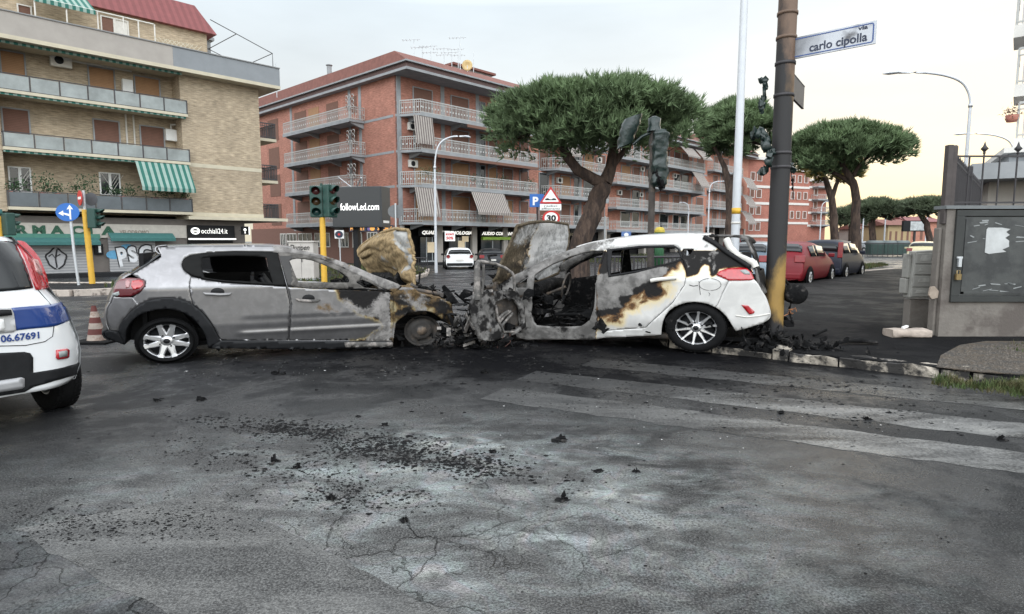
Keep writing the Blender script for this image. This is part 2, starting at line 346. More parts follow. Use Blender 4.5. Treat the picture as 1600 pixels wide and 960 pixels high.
    if name == 'asphalt':
        # wet films, glossier where water and oil stand
        for (px, py, rx, ry, rot, k) in ((655, 775, .42, .26, -.1, .30), (870, 848, .62, .12, -.35, .24), (690, 900, .3, .2, 0, .2), (1290, 600, 1.3, .55, -.5, .24), (1200, 640, 1.2, .25, -.45, .16), (480, 700, 1.4, .5, -.1, .14), (620, 880, 1.1, .7, .1, .10), (950, 660, 1.2, .8, 0, .08)):
            c = gnd(px, py); b = blob(c.x, c.y, rx, ry, rot, .75, .9)
            rough = ma('SUBTRACT', rough, ma('MULTIPLY', b, k))
        film = None
        for (px, py, rx, ry, rot) in ((660, 772, .36, .26, .2), (870, 846, .62, .13, -.3), (740, 700, .8, .3, -.4), (690, 900, .26, .15, 0), (960, 770, .3, .2, 0), (560, 735, .5, .2, 0)):
            c = gnd(px, py); b = blob(c.x, c.y, rx, ry, rot, .8, 1.1); film = b if film is None else ma('MAXIMUM', film, b)
        film = ma('MULTIPLY', film, ma('MULTIPLY', rng(nz(3.2, 7, .68, (1, 1.6, 1, .3), .2), .42, .60, .12, 1), rng(nz(55, 4, .7), .36, .52, .35, 1)))
        hue = ma('FRACT', ma('MULTIPLY', nz(1.6, 3, .5, dist=1.5), 5.))
        rr = N(t, 'ShaderNodeValToRGB'); cr = rr.color_ramp
        cols = ((0, (.92,.97,1)), (.3, (.97,1,.92)), (.5, (1,.9,.93)), (.62, (.86,.92,1)), (.8, (.86,1,.95)), (1, (.92,.97,1)))
        cr.elements[0].color = (*cols[0][1], 1); cr.elements[1].color = (*cols[-1][1], 1)
        for q, c in cols[1:-1]: e = cr.elements.new(q); e.color = (*c, 1)
        lk(t, hue, rr.inputs[0])
        tint = mixc(film, (1., 1., 1.), rr.outputs[0]); lk(t, tint, p.inputs['Specular Tint'])
        p.inputs['Specular IOR Level'].default_value = .5
        lk(t, ma('MULTIPLY', rng(wet, 0, 1, .16, .9), ma('SUBTRACT', 1, ma('MULTIPLY', soot, .8))), p.inputs['Specular IOR Level'])
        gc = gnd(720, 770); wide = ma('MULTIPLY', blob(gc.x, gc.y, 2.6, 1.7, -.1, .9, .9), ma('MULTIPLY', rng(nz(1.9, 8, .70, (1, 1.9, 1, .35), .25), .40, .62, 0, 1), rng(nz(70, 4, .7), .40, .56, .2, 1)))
        fm = ma('MAXIMUM', ma('MULTIPLY', film, .66), ma('MULTIPLY', wide, .40)); lk(t, fm, p.inputs['Metallic']); rough = ma('SUBTRACT', rough, ma('MULTIPLY', wide, .1)); base = mixc(fm, base, mixc(.75, (.72, .74, .73), rr.outputs[0], 'MULTIPLY'))  # pale metallic colour adds sky sheen to the oil and wet films
    if crosswalk:                                          # worn thermoplastic paint: chips away to the asphalt
        wear = ma('ADD', ma('MULTIPLY', nz(1.3, 7, .65, (.5, 2.4, 1, -.47), .8), .62), ma('MULTIPLY', nz(38, 4, .7), .4))
        dl = N(t, 'ShaderNodeVectorMath', operation='DOT_PRODUCT'); lk(t, pos, dl.inputs[0]); dl.inputs[1].default_value = (.885, -.466, 0); lng = ma('MULTIPLY', rng(ma('ADD', dl.outputs['Value'], ma('MULTIPLY', ma('SUBTRACT', mid, .5), 2.5)), -3.2, .8, .25, 1) if name == 'zebra_paint' else .5, rng(big, .3, .62, .45, 1))
        pf = rng(wear, .40, .62, .80, .0)
        paint = mixc(rng(mid, .3, .7, 0, 1), (.40, .395, .375), (.22, .22, .215))
        base = mixc(ma('MULTIPLY', pf, ma('MULTIPLY', lng, ma('SUBTRACT', 1, ma('MULTIPLY', soot, .75)))), base, paint)
        rough = ma('ADD', rough, -.06)
    lk(t, base, p.inputs['Base Color'])
    if name != 'asphalt': p.inputs['Specular IOR Level'].default_value = .12 if name == 'pavement_asphalt' else .4
    lk(t, ma('MAXIMUM', rough, .1), p.inputs['Roughness'])
    bp = N(t, 'ShaderNodeBump'); bp.inputs['Distance'].default_value = .02; bp.inputs['Strength'].default_value = .9
    hsum = ma('ADD', ma('MULTIPLY', fine, .7), ma('MULTIPLY', nz(28, 4, .6), .6))
    if name == 'asphalt': hsum = ma('SUBTRACT', hsum, ma('MULTIPLY', crk, 1.5))
    lk(t, hsum, bp.inputs['Height']); lk(t, bp.outputs[0], p.inputs['Normal'])
    return m
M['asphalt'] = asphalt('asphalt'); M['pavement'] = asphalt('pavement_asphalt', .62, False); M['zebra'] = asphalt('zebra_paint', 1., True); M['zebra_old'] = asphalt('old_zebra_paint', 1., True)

def spaced(a, b, near, far, grow):
    out = [0.]; s = near
    while out[-1] < b: out.append(out[-1]+s); s *= grow
    neg = [0.]; s = near
    while neg[-1] < -a: neg.append(neg[-1]+s); s *= grow
    return [-v for v in neg[:0:-1]]+out
xs = spaced(-1500, 1500, .5, 0, 1.045); ys = [y-1 for y in spaced(-600, 2000, .5, 0, 1.045)]
g = MB(); nx, ny = len(xs), len(ys)
g.add([(x, y, gz(x, y)) for x in xs for y in ys], [(i*ny+j, (i+1)*ny+j, (i+1)*ny+j+1, i*ny+j+1) for i in range(nx-1) for j in range(ny-1)], 0, True)
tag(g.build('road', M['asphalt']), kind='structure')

# zebra crossing: worn stripes running with the kerb
zb = MB(); dv = Vector((.885, -.466, 0)).normalized(); nv = Vector((dv.y, -dv.x, 0))
if nv.y > 0: nv = -nv
for px, py, wd, ln, st in ((930, 561, .50, 7.5, 0), (838, 580, .52, 7.6, 0), (790, 606, .52, 7.5, 0)):
    a = gnd(px, py)
    zb.grid(150, 4, lambda u, v: (lambda p: (p.x, p.y, .0016))(a+dv*(u*ln)+nv*(v*wd)+nv*((v-.5)*2*.05*fbm((u*ln*3.1+px, v*7, 1), 4))), smooth=False)
tag(zb.build('zebra_crossing', M['zebra']), kind='structure')

zo = MB(); q4 = [gnd(*q) for q in ((18, 826), (430, 1060), (800, 1010), (330, 772))]
zo.grid(60, 14, lambda u, v: (lambda p: (p.x+.04*fbm((p.x*3, p.y*3, 1), 3), p.y+.04*fbm((p.x*3, p.y*3, 7), 3), .0016))(q4[0].lerp(q4[1], u).lerp(q4[3].lerp(q4[2], u), v)), smooth=False)
tag(zo.build('zebra_crossing', M['zebra_old']), kind='structure')
# raised pavement on the right
PAVE = [(2.0, 9.0), (2.3, 8.58), (3.54, 7.58), (4.98, 6.46), (6.9, 5.0), (10, 2.6), (30, -2), (45, 20), (45, 46), (19.2, 30.9), (11.3, 24.2), (6.2, 15.8), (3.1, 11.2), (2.15, 9.6)]
pv = MB(); pv.prism(PAVE, -.05, .12, lambda a, b, o: (a, b, o)); tag(pv.build('pavement', M['pavement']), kind='structure')
kb = MB(); rr = random.Random(3)
def kerb_run(pts, w, top, mb, seg=(.5, 1.1), jit=.02, gap=.02, skip=()):
    k = 0
    for (x0, y0), (x1, y1) in zip(pts[:-1], pts[1:]):
        d = Vector((x1-x0, y1-y0)); L = d.length; d.normalize(); n = Vector((d.y, -d.x)); s = 0
        while s < L-.1:
            l = min(rr.uniform(*seg), L-s); k += 1
            if k not in skip:
                z0 = gz(x0+d.x*s, y0+d.y*s); nseg = max(2, int(l/.12)); prof = []
                tj = rr.uniform(-jit, jit)
                def fn(u, v, s=s, l=l, z0=z0, tj=tj):
                    q = s+gap/2+u*(l-gap); ww = [0, 0, .12, .5, .88, 1, 1][round(v*6)]; hh = [-.05, .7, .97, 1, 1, .97, -.05][round(v*6)]
                    nn = fbm((x0+d.x*q*3, y0+d.y*q*3, ww*3+hh), 3)*jit
                    x = x0+d.x*q+n.x*(w*(ww-.5)+nn); y = y0+d.y*q+n.y*(w*(ww-.5)+nn)
                    return (x, y, z0+(top+tj+nn)*hh)
                mb.grid(nseg, 6, fn, smooth=False)
                for u in (0, 1): mb.add([fn(u, v/6) for v in range(7)], [tuple(range(7))])
            s += l
kerb_run([(2.16, 9.1), (2.3, 8.70), (3.54, 7.68), (4.98, 6.56)], .24, .115, kb, (.4, 1.0), .05)
kerb_run([(4.98, 6.54), (6.9, 5.08), (10, 2.7)], .20, .115, kb, (.7, 1.2), .035)
tag(kb.build('kerb', M['kerb_dirty']), kind='structure')
k2 = MB(); kerb_run([(19.2, 31.05), (11.3, 24.35), (6.2, 15.95), (3.1, 11.35), (2.2, 9.7)], .2, .14, k2, (1, 1.2), .005); tag(k2.build('kerb', M['stone']), kind='structure')
# bare earth by the wall foot
dm = pm('bare_earth', (.075, .058, .042), .95, var=.6, scale=22, bump=1, bscale=60, col2=(.05, .045, .04), c2amt=.45, c2scale=5, detail=8)
dp = [gnd(*q, .12) for q in ((1463, 574), (1470, 556), (1500, 540), (1540, 534), (1640, 534), (1680, 575), (1600, 586), (1530, 582))]
db = MB(); db.prism([(v.x, v.y) for v in dp], .118, .128, lambda a, b, o: (a, b, o)); tag(db.build('earth_patch', dm), kind='structure')

# two traffic islands across the junction, stone kerbs round grass and paving
def island(name, pts, top, fill, lab=None):
    mb = MB(); z = lambda a, b: gz(a, b)
    mb.prism(pts, -.3, top-.02, lambda a, b, o: (a, b, z(a, b)+o)); tag(mb.build(name, fill), kind='structure')
    k = MB(); kerb_run(pts+[pts[0]], .3, top+.02, k, (1, 1.4), .01); tag(k.build('kerb', M['stone']), kind='structure')
IL = [(-24, 17.2), (-12.6, 17.6), (-11.4, 18.6), (-11.6, 20.6), (-14, 23.4), (-26, 23.6)]
island('traffic_island', IL, .16, M['pavement'])
IG = [(v.x, v.y) for v in (gnd(*q) for q in ((395, 450), (560, 447), (640, 439), (664, 431), (668, 424), (640, 418), (520, 417), (440, 418)))]
island('grass_island', IG, .14, M['pavement'])
# pavement along the shops of both blocks
sw = MB()
for poly in ([(-40, 19.0+2), (-28.2, 28.5), (-14.5, 43.3), (-16.5, 46), (-31, 31)], [(-14.5, 47.5), (-9.0, 49.2), (16, 76), (14, 79), (-9.2, 53), (-14, 52)]):
    sw.prism(poly, -.6, -.5+.14, lambda a, b, o: (a, b, max(gz(a, b), -.5)+o+.5))
tag(sw.build('pavement', M['pavement']), kind='structure')

# grass: blades
def blades(name, pts, n, hgt, up, seed=1, mat='grassm', w=.012, lean=.5):
    r = random.Random(seed); mb = MB(); tri = geometry.tessellate_polygon([[Vector((p[0], p[1], 0)) for p in pts]])
    ar = []; 
    for a, b, c in tri:
        A, B, C = (Vector(pts[i][:2]) for i in (a, b, c)); ar.append(abs((B-A).cross(C-A))/2)
    for _ in range(n):
        a, b, c = r.choices(tri, ar)[0]; u, v = r.random(), r.random()
        if u+v > 1: u, v = 1-u, 1-v
        q = Vector(pts[a][:2])*(1-u-v)+Vector(pts[b][:2])*u+Vector(pts[c][:2])*v
        dn = fbm((q.x*1.7, q.y*1.7, 3), 3)
        if dn < r.uniform(-.5, .25): continue
        h = hgt*r.uniform(.5, 1.3)*(1+dn); an = r.uniform(0, 6.28); ln = r.uniform(0, lean)*h; z = gz(q.x, q.y)+up
        d = Vector((math.cos(an), math.sin(an), 0)); s = Vector((-d.y, d.x, 0))*w*r.uniform(.7, 1.4); b0 = Vector((q.x, q.y, z-.01))
        m1 = b0+d*ln*.35+Vector((0, 0, h*.6)); t1 = b0+d*ln+Vector((0, 0, h))
        mb.add([b0-s, b0+s, m1+s*.7, m1-s*.7, t1], [(0, 1, 2, 3), (3, 2, 4)])
    return tag(mb.build(name, M[mat], fix=False), 'patch of short green grass blades', 'grass', kind='stuff')
o = blades('grass', IG, 9000, .16, .12, 1, w=.03); o['label'] = 'rough green grass on the island round the traffic light post'
gp = [(v.x, v.y) for v in (gnd(*q, .12) for q in ((1455, 596), (1500, 588), (1600, 588), (1660, 592), (1660, 625), (1590, 618), (1520, 612)))]
o = blades('grass', gp, 4200, .07, .1, 2, w=.004, lean=1.1); o['label'] = 'weedy grass growing over the kerb at the far right'
gp = [(v.x, v.y) for v in (gnd(*q, .12) for q in ((1262, 438), (1330, 424), (1392, 414), (1360, 412), (1300, 420), (1255, 432)))]
o = blades('grass', gp, 3500, .12, .1, 3, w=.02); o['label'] = 'low grass strip along the kerb beside the parked red car'
gp = [(v.x, v.y) for v in (gnd(*q, .12) for q in ((1545, 545), (1600, 532), (1640, 538), (1620, 556)))]
o = blades('grass', gp, 260, .06, .1, 4, w=.005); o['label'] = 'sparse weeds on bare earth at the foot of the wall'
gp = [(-12.3, 20.4), (-11.7, 18.8), (-13.3, 20.0), (-13.6, 21.6)]
o = blades('grass', gp, 500, .2, .14, 5, w=.02); o['label'] = 'small tuft of weeds at the foot of the yellow signal post'
gp = [(v.x, v.y) for v in (gnd(*q) for q in ((880, 408), (1010, 412), (1060, 404), (1000, 396), (900, 397)))]
o = blades('grass', gp, 3000, .2, 0, 6, w=.03); o['label'] = 'grass verge under the big umbrella pine'
# ------------------------------------------------------------ apartment blocks
class Face:                                                # a facade frame: x along the wall, y into the block, z up from its foot
    def __init__(s, O, d, z0, parent=None):
        s.d = Vector((d[0], d[1], 0)).normalized(); s.n = Vector((-s.d.y, s.d.x, 0)); s.O = Vector((O[0], O[1], z0)); s.rz = math.atan2(s.d.y, s.d.x); s.p = parent
    def hit(s, px, py, t=0.):                              # where the sight line meets the plane t metres behind the wall
        r = ray(px, py); c = Vector((0, 0, H)); k = ((s.O+s.n*t)-c).dot(s.n)/r.dot(s.n); q = c+r*k-s.O
        return q.dot(s.d), q.z
    def x(s, px, py=330, t=0.): return s.hit(px, py, t)[0]
    def z(s, px, py, t=0.): return s.hit(px, py, t)[1]
    def world(s, a, b, z): return s.O+s.d*a+s.n*b+Vector((0, 0, z))
def part(name, mb, mats, parent, label=None):
    o = mb.build(name, mats, parent)
    if label: o['label'] = label
    return o
def window(P, s0, s1, z0, z1, y, mat, name='window', frame='offwhite', shut=True, depth=.12):
    f = MB(); w = .07                                      # frame round a sunk leaf
    f.box(s0-w, s0, y-.03, y+depth, z0-w, z1+w); f.box(s1, s1+w, y-.03, y+depth, z0-w, z1+w)
    f.box(s0, s1, y-.03, y+depth, z1, z1+w); f.box(s0, s1, y-.05, y+depth, z0-w, z0)
    o = f.build(name, M[frame], P)
    g = MB(); g.box(s0, s1, y+.03, y+.06, z0, z1); g.build('shutter' if shut else 'pane', M[mat], o)
    return o
def lattice_rail(mb, a, b, z0, h, step=.16, ornate=True):  # posts, rails and bars between two plan points
    a = Vector((*a, 0)); b = Vector((*b, 0)); L = (b-a).length; d = (b-a)/L; n = Vector((-d.y, d.x, 0)); up = Vector((0, 0, 1))
    for zz, t in ((h, .035), (.1, .025), (h*.82, .02)): mb.obox(a+d*L/2+up*(z0+zz), d*L/2, n*.02, up*t)
    k = int(L/step)
    for i in range(k+1):
        q = a+d*(L*i/max(k, 1)); big = i % 8 == 0
        mb.obox(q+up*(z0+h/2), d*(.03 if big else .018), n*.012, up*h/2)
        if ornate and not big and i % 2: mb.obox(q+d*step*.5+up*(z0+h*.45), d*.07, n*.006, up*.06); 
def lattice_balcony(P, s0, s1, z, proj, slabmat='concrete', rail='rail_w', step=.16, splay=.0, h=1.05, y0=0., ribs=True):
    b = MB(); b.prism([(s0, y0), (s0+splay, y0-proj), (s1, y0-proj), (s1, y0)], z-.2, z, lambda p, q, o: (p, q, o))
    b.box(s0+splay, s1, y0-proj-.03, y0-proj, z-.24, z+.05)
    if ribs:
        k = max(1, int((s1-s0)/4))
        for i in range(k+1):
            q = s0+splay+.1+(s1-s0-splay-.5)*i/k; b.prism([(y0, z-.202), (y0-proj*.85, z-.202), (y0-proj*.85, z-.3), (y0, z-.62)], q, q+.22, lambda p, c, o: (o, p, c))
    bo = b.build('balcony', M[slabmat], P); r = MB()
    lattice_rail(r, (s0, y0-.05), (s0+splay, y0-proj+.05), z, h, step); lattice_rail(r, (s0+splay, y0-proj+.05), (s1, y0-proj+.05), z, h, step); lattice_rail(r, (s1, y0-proj+.05), (s1, y0-.05), z, h, step)
    r.build('railing', M[rail], bo); return bo
def ac_unit(P, s, y, z, w=.85, h=.6):
    b = MB(); b.box(s, s+w, y-.32, y-.02, z, z+h); o = b.build('air_conditioner', M['offwhite'], P); bevel(o, .03)
    f = MB(); f.lathe([(.0, -.345), (.2, -.345), (.22, -.325)], 18, 'y', (s+w*.4, y, z+h*.5)); f.build('fan_grille', M['plastic'], o)
    return o
def awning(P, s0, s1, z, drop, out, mat, y, label=None):
    b = MB(); b.prism([(y, z), (y-out, z-drop), (y-out, z-drop-.22), (y-out+.02, z-drop-.22), (y-out+.02, z-drop+.02), (y+.02, z-.03)], s0, s1, lambda p, q, o: (o, p, q))
    return part('awning', b, M[mat], P, label)
def potted(F_, s, y, z, r, label, grp=None, seed=0):
    w = F_.world(s, y, z); t = thing('potted_plant', label, 'plant', w, F_.rz, grp)
    p = MB(); p.lathe([(.0, 0), (.12, 0), (.16, .26), (.14, .26), (.0, .22)], 10); p.build('pot', M['brick_far'], t)
    rr = random.Random(seed); f = MB()
    for _ in range(int(90*r/.4)):
        v = Vector((rr.gauss(0, 1), rr.gauss(0, .7), rr.gauss(.2, .8))).normalized()*r*rr.uniform(.2, 1.1)+Vector((0, 0, .3+r*.6)); a = Vector((rr.gauss(0, 1), rr.gauss(0, 1), rr.gauss(0, 1))).normalized()*.07; b = a.cross(Vector((rr.gauss(0, 1), rr.gauss(0, 1), 1))).normalized()*.04
        f.add([v-a, v+b, v+a, v-b], [(0, 1, 2, 3)])
    f.build('foliage', M['pot'], t, fix=False); return t

# ---- tan brick block on the left
F1 = Face((-25, 34.7), (.936, 1), -.45)
B1 = thing('apartment_building', 'tan brick apartment block with glass balconies and a red mansard top, left', 'building', F1.O, F1.rz)
sR = F1.x(408, 250); sL0 = F1.x(4, 215, -.35); sJ = F1.x(283, 180); sP = F1.x(297, 240, -.35)
zA, zB, zC = (F1.z(px, py, -.35) for px, py in ((293, 179), (297, 254), (303, 332)))       # balcony floors
zAt, zBt, zCt = (F1.z(px, py, -.35) for px, py in ((293, 157.5), (297, 234), (303, 311)))
zTb = F1.z(437, 140, -.9); zTg = F1.z(437, 135, -.9); zTt = F1.z(437, 108, -.9); zG = F1.z(303, 338, -.35)
LB = 1.3                                                   # loggia depth
w = MB()
w.box(sJ, sR, 0, 11, zG, zTb); w.box(sL0-18, sL0, 0, 11, zG, zTb); w.box(sL0, sJ, LB, 11, zG, zTb)
part('wall', w, M['brick_tan'], B1)
b = MB()
for z in (zB, zC): b.box(sJ+.02, sR+.012, -.012, .1, z-.22, z+.02)
b.box(sJ-.0, sR+1.6, -.35, 2, zG-.2, zG); part('string_course', b, M['cream'], B1)
g1 = MB(); g1.box(sL0-18, sR-1.2, .35, 10, 0, zG-.2); part('ground_floor_wall', g1, pm('brown_stone_front', (.115, .10, .09), .7, var=.2, scale=2), B1)
for z, zt, pan, nm in ((zA, zAt, 'frost', 'upper'), (zB, zBt, 'frost', 'middle'), (zC, zCt, 'grey_pan', 'lower')):
    b = MB(); b.box(sL0, sP, -.36, LB, z-.16, z); bo = part('balcony', b, M['cream'], B1)
    n = 7; r = MB(); pnl = MB()
    for i in range(n+1):
        q = sL0+.03+(sP-sL0-.06)*i/n; r.box(q-.025, q+.025, -.35, -.30, z-.12, zt)
        if i < n: pnl.box(q+.04, q+(sP-sL0-.06)/n-.04, -.335, -.32, z+.04, zt-.07)
    r.box(sL0, sP, -.36, -.29, zt-.04, zt); r.box(sL0, sP, -.35, -.31, z+.0, z+.035)
    for q in (sL0+.02, sP-.03): r.box(q-.02, q+.02, -.29, 0, zt-.04, zt); pnl.box(q-.006, q+.006, -.29, 0, z+.04, zt-.07)
    ro = r.build('railing', M['rail_d'], bo); pnl.build('railing_panel', M[pan], bo)
    fr = MB()                                              # rolled striped awning under the slab above
    fr.box(sL0, sP-.1, -.28, -.25, z-.27, z-.162); part('awning', fr, M['awn_g'], B1) if pan == 'frost' else None
fr = MB(); fr.box(sL0-6, sJ, -.5, -.46, zTb-.14, zTb-.002); part('awning', fr, M['awn_g'], B1)
t1 = LB
def wpx(x0, y0, x1, y1, mat, t=LB, **k):
    s0, z1 = F1.hit(x0, y0, t); s1, z0 = F1.hit(x1, y1, t); return window(B1, s0, s1, z0, z1, t-.06, mat, **k)
for r_, mt, zf in (((0, 79, 37), 'shut_o', zA), ((138, 104, 177), 'shut_o', zA), ((210, 119, 248), 'shut_o', zA), ((3, 169, 44), 'shut_b', zB), ((146, 187, 185), 'shut_b', zB), ((219, 197, 255), 'shut_b', zB)):
    s0, z1 = F1.hit(r_[0], r_[1], LB); s1 = F1.x(r_[2], r_[1]+15, LB); window(B1, s0, s1, zf+.08, z1, LB-.06, mt, frame='concrete')
for x0, y0, x1, y1 in ((14, 262, 48, 300), (156, 271, 187, 305)):
    o = wpx(x0, y0, x1, y1, 'glass', shut=False, frame='white'); s0, z1 = F1.hit(x0, y0, LB); s1, z0 = F1.hit(x1, y1, LB); q = MB(); c = (s0+s1)/2
    q.box(c-.07, c+.07, LB-.1, LB-.02, z0, z1); q.build('mullion', M['white'], o); q = MB()
    for i in range(9):                                     # diamond grille
        for sg in (1, -1):
            a = s0+(s1-s0)*(i-2)/6; q.obox(((a+a+sg*(z1-z0)*.6)/2, LB-.04, (z0+z1)/2), (sg*(z1-z0)*.3, 0, (z1-z0)/2), (0, .008, 0), (.014, 0, 0)) if s0 < a < s1 and s0 < a+sg*(z1-z0)*.6 < s1+.3 else None
    q.build('grille', M['offwhite'], o)
s0, z1 = F1.hit(78, 80, LB-.4); ac_unit(B1, s0, LB-.05, z1-.75, 1.0, .72)
s0, z1 = F1.hit(259, 201, LB-.4); s1, z0 = F1.hit(280, 224, LB-.4); q = MB(); q.box(s0, s1-.1, LB-.4, LB-.02, z0+.1, z1); bevel(part('boiler', q, M['white'], B1), .03)
q = MB(); q.tube([((s0+s1)/2, LB-.2, z1), ((s0+s1)/2, LB-.2, z1+.3), ((s0+s1)/2+.4, LB-.25, z1+.35)], .06); part('flue', q, M['offwhite'], B1)
s0, z1 = F1.hit(191, 123, LB-.3); s1, z0 = F1.hit(209, 150, LB-.3); q = MB(); q.box(s0, s1, LB-.32, LB-.02, zA, z1); bevel(part('locker', q, M['white'], B1), .02)
q = MB()
for x in (197, 209):
    s0 = F1.x(x, 200, LB); q.tube([(s0, LB-.05, zB), (s0, LB-.05, zA-.2)], .05)
part('drain_pipe', q, M['offwhite'], B1)
q = MB(); s0, z1 = F1.hit(106, 94, LB); s1, z0 = F1.hit(205, 112, LB); q.tube([(s0, LB-.06, z0), (s1, LB-.06, z0)], .06); part('pipe', q, M['offwhite'], B1)
s0 = F1.x(212, 257, -.4); s1 = F1.x(295, 262, -.4); awning(B1, s0, s1, zB-.2, F1.z(295, 262, -.4)-F1.z(300, 299, -1.4), 1.0, 'awn_g', -.36, 'green and white striped awning half lowered')
# roof terrace parapet and the set-back penthouse
b = MB(); sE = F1.x(437, 120, -.9); b.box(sL0-18, F1.x(270, 85, -.9), -.9, -.7, zTg, zTt); part('parapet', b, M['concrete_w'], B1)
b = MB(); b.box(F1.x(270, 85, -.9)+.005, sE, -.9, -.7, zTg, zTt); b.box(sE-.2, sE, -.7, 8, zTg, zTt); part('parapet', b, M['concrete_b'], B1, 'blue grey painted end of the parapet')
b = MB(); b.box(sL0-18, sE+.02, -.96, -.64, zTt, zTt+.06); b.box(sE-.26, sE+.04, -.64, 8, zTt, zTt+.06); part('coping', b, M['soffit'], B1)
b = MB(); b.box(sL0-18, sE+.02, -.92, 9, zTb, zTg-.003); part('cornice', b, M['cream'], B1)
PT = 3.6; sPw = F1.x(323, 60, PT); zE = F1.z(320, 53, PT)
b = MB(); b.box(sL0-18, sPw, PT, 10, zTg, zE+.2); part('penthouse_wall', b, M['brick_tan'], B1)
b = MB(); sRe, zRe = F1.hit(339, 53, PT-.4); sRt, zRt = F1.hit(304, 9, PT+1.3)
b.prism([(PT-.4, zRe-.08), (PT+1.3, zRt), (9.2, zRt), (10.4, zRe-.08)], sL0-18, sRe, lambda p, q, o: (o if o < 0 else (sRt if q > zRe else o), p, q)); part('roof', b, M['roof_red'], B1)
for x0, y0, x1, y1, mt in ((28, 8, 48, 22, 'shut_b'), (158, 26, 178, 55, 'shut_b'), (180, 31, 200, 58, 'offwhite')):
    wpx(x0, y0, x1, y1+6, mt, PT)
s0 = F1.x(52, 8, PT-2.2); s1 = F1.x(148, 20, PT-2.2); awning(B1, s0, s1, F1.z(148, 16, PT-2.2)+.9, 1.0, 1.6, 'awn_g', PT-.8, 'green and white striped terrace awning')
b = MB()
for px_ in (55, 104, 152, 192, 215, 240): s0 = F1.x(px_, 20, PT-2.3); b.tube([(s0, PT-2.3, zTg), (s0, PT-2.3, zTt+1.7)], .04, 6)
b.tube([(F1.x(55, 20, PT-2.3), PT-2.3, zTt+1.7), (F1.x(240, 40, PT-2.3), PT-2.3, zTt+1.7)], .04, 6); part('pergola_frame', b, M['offwhite'], B1)
b = MB(); s0 = F1.x(255, 65, 0); s1 = F1.x(310, 75, 0)
for i in range(9):
    q = s0+(s1-s0)*i/8
    for sg in (1, -1): b.obox((q, .4, zTt+.35), (.35*sg, 0, .38), (0, .01, 0), (.025, 0, 0))
part('trellis', b, M['cream'], B1)
b = MB(); e0, e1 = sE-.3, sE-4.2
b.tube([(e0, -.6, zTt), (e0, -.6, zTt+1.0), (e0-4, -.6, zTt+2.2)], .025, 6); b.tube([(e0, 4, zTt), (e0, 4, zTt+1.0), (e0-4, 4, zTt+2.2)], .025, 6); b.tube([(e0, -.6, zTt+1.), (e0, 4, zTt+1.)], .025, 6); b.tube([(e0-2.4, -.6, zTt+1.7), (e0-2.4, 4, zTt+1.7)], .025, 6)
part('awning_frame', b, M['iron'], B1)
b = MB(); b.box(sR-2.4, sR-1.0, 5, 6.6, zTt, zTt+2.6); b.box(sR-2.6, sR-.8, 4.8, 6.8, zTt+2.6, zTt+2.8); part('chimney', b, M['concrete'], B1)
for z, zt in ((zA-.6, zAt-.7), (zB-.6, zBt-.6), (zC-.25, zCt-.3)):                    # side balconies past the corner
    b = MB(); b.box(sR+.005, sR+1.75, 1.2, 7, z-.2, z); bo = part('balcony', b, M['cream'], B1); r = MB()
    lattice_rail(r, (sR+.05, 1.25), (sR+1.7, 1.25), z, 1.05, .12, False); lattice_rail(r, (sR+1.7, 1.25), (sR+1.7, 6.9), z, 1.05, .12, False); r.build('railing', M['rail_d'], bo)
# shop fronts
yS = .33
def rect1(x0, y0, x1, y1, t): s0, z1 = F1.hit(x0, y0, t); s1, z0 = F1.hit(x1, y1, t); return s0, s1, z0, z1
b = MB(); s0, s1, z0, z1 = rect1(20, 350, 291, 371, .3); b.box(s0-8, F1.x(291, 360, .3), .26, .36, F1.z(200, 372, .3), F1.z(200, 351, .3)); part('fascia', b, pm('stone_fascia', (.40, .37, .33), .7, var=.15), B1)
for x0, y0, x1, y1 in ((40, 384, 141, 431), (169, 380, 245, 430), (293, 378, 366, 432)):
    s0, s1, z0, z1 = rect1(x0, y0, x1, y1, .3); b = MB(); b.box(s0, s1, .24, .36, .1, z1+.3); part('roller_shutter', b, M['shut_m'] if x0 < 290 else M['black'], B1)
for x0, y0, x1, y1, o_ in ((0, 374, 156, 383, .45), (172, 366.5, 274, 377, .3)):
    s0, s1, z0, z1 = rect1(x0, y0, x1, y1, -.2); b = MB(); b.prism([(.23, z1+.1), (-o_, z0+.18), (-o_, z0), (-o_+.04, z0), (-o_+.04, z0+.14), (.23, z1+.02)], s0, s1, lambda p, q, o: (o, p, q)); part('awning', b, M['teal'], B1, 'plain teal shop awning')
b = MB(); s0, s1, z0, z1 = rect1(2, 365, 156, 374, .3); b.box(s0-6, s1, .2, .25, z0, z1); part('fascia', b, pm('green_fascia', (.05, .17, .13), .6), B1)
q = MB(); s0, s1, z0, z1 = rect1(147, 382, 162, 398, .2); q.box(s0, s1, .2, .34, z0, z1); o = part('notice_case', q, M['black'], B1); q = MB(); q.box(s0+.2, s1-.12, .18, .205, z0+.12, z1-.1); q.build('notice', M['sign_w'], o)
def sign_on(F_, name, label, cat, s, z, y, w, h, d, mat, grp=None):
    t = thing(name, label, cat, F_.world(s, y, z), F_.rz, grp); b = MB(); b.box(0, w, -d, 0, 0, h); bevel(b.build('panel', mat, t), .015); return t
grn = pm('letter_green', (.010, .065, .034), .6)
s0, s1, z0, z1 = rect1(-12, 352, 182, 368, .2); hgt = F1.z(150, 353, .2)-F1.z(150, 366, .2)
sg = thing('shop_lettering', 'large green serif letters FARMACIA on the stone fascia', 'sign', F1.world(0, .25, 0), F1.rz)
xs_ = (-26, -2, 25, 50, 80, 111, 138, 160)
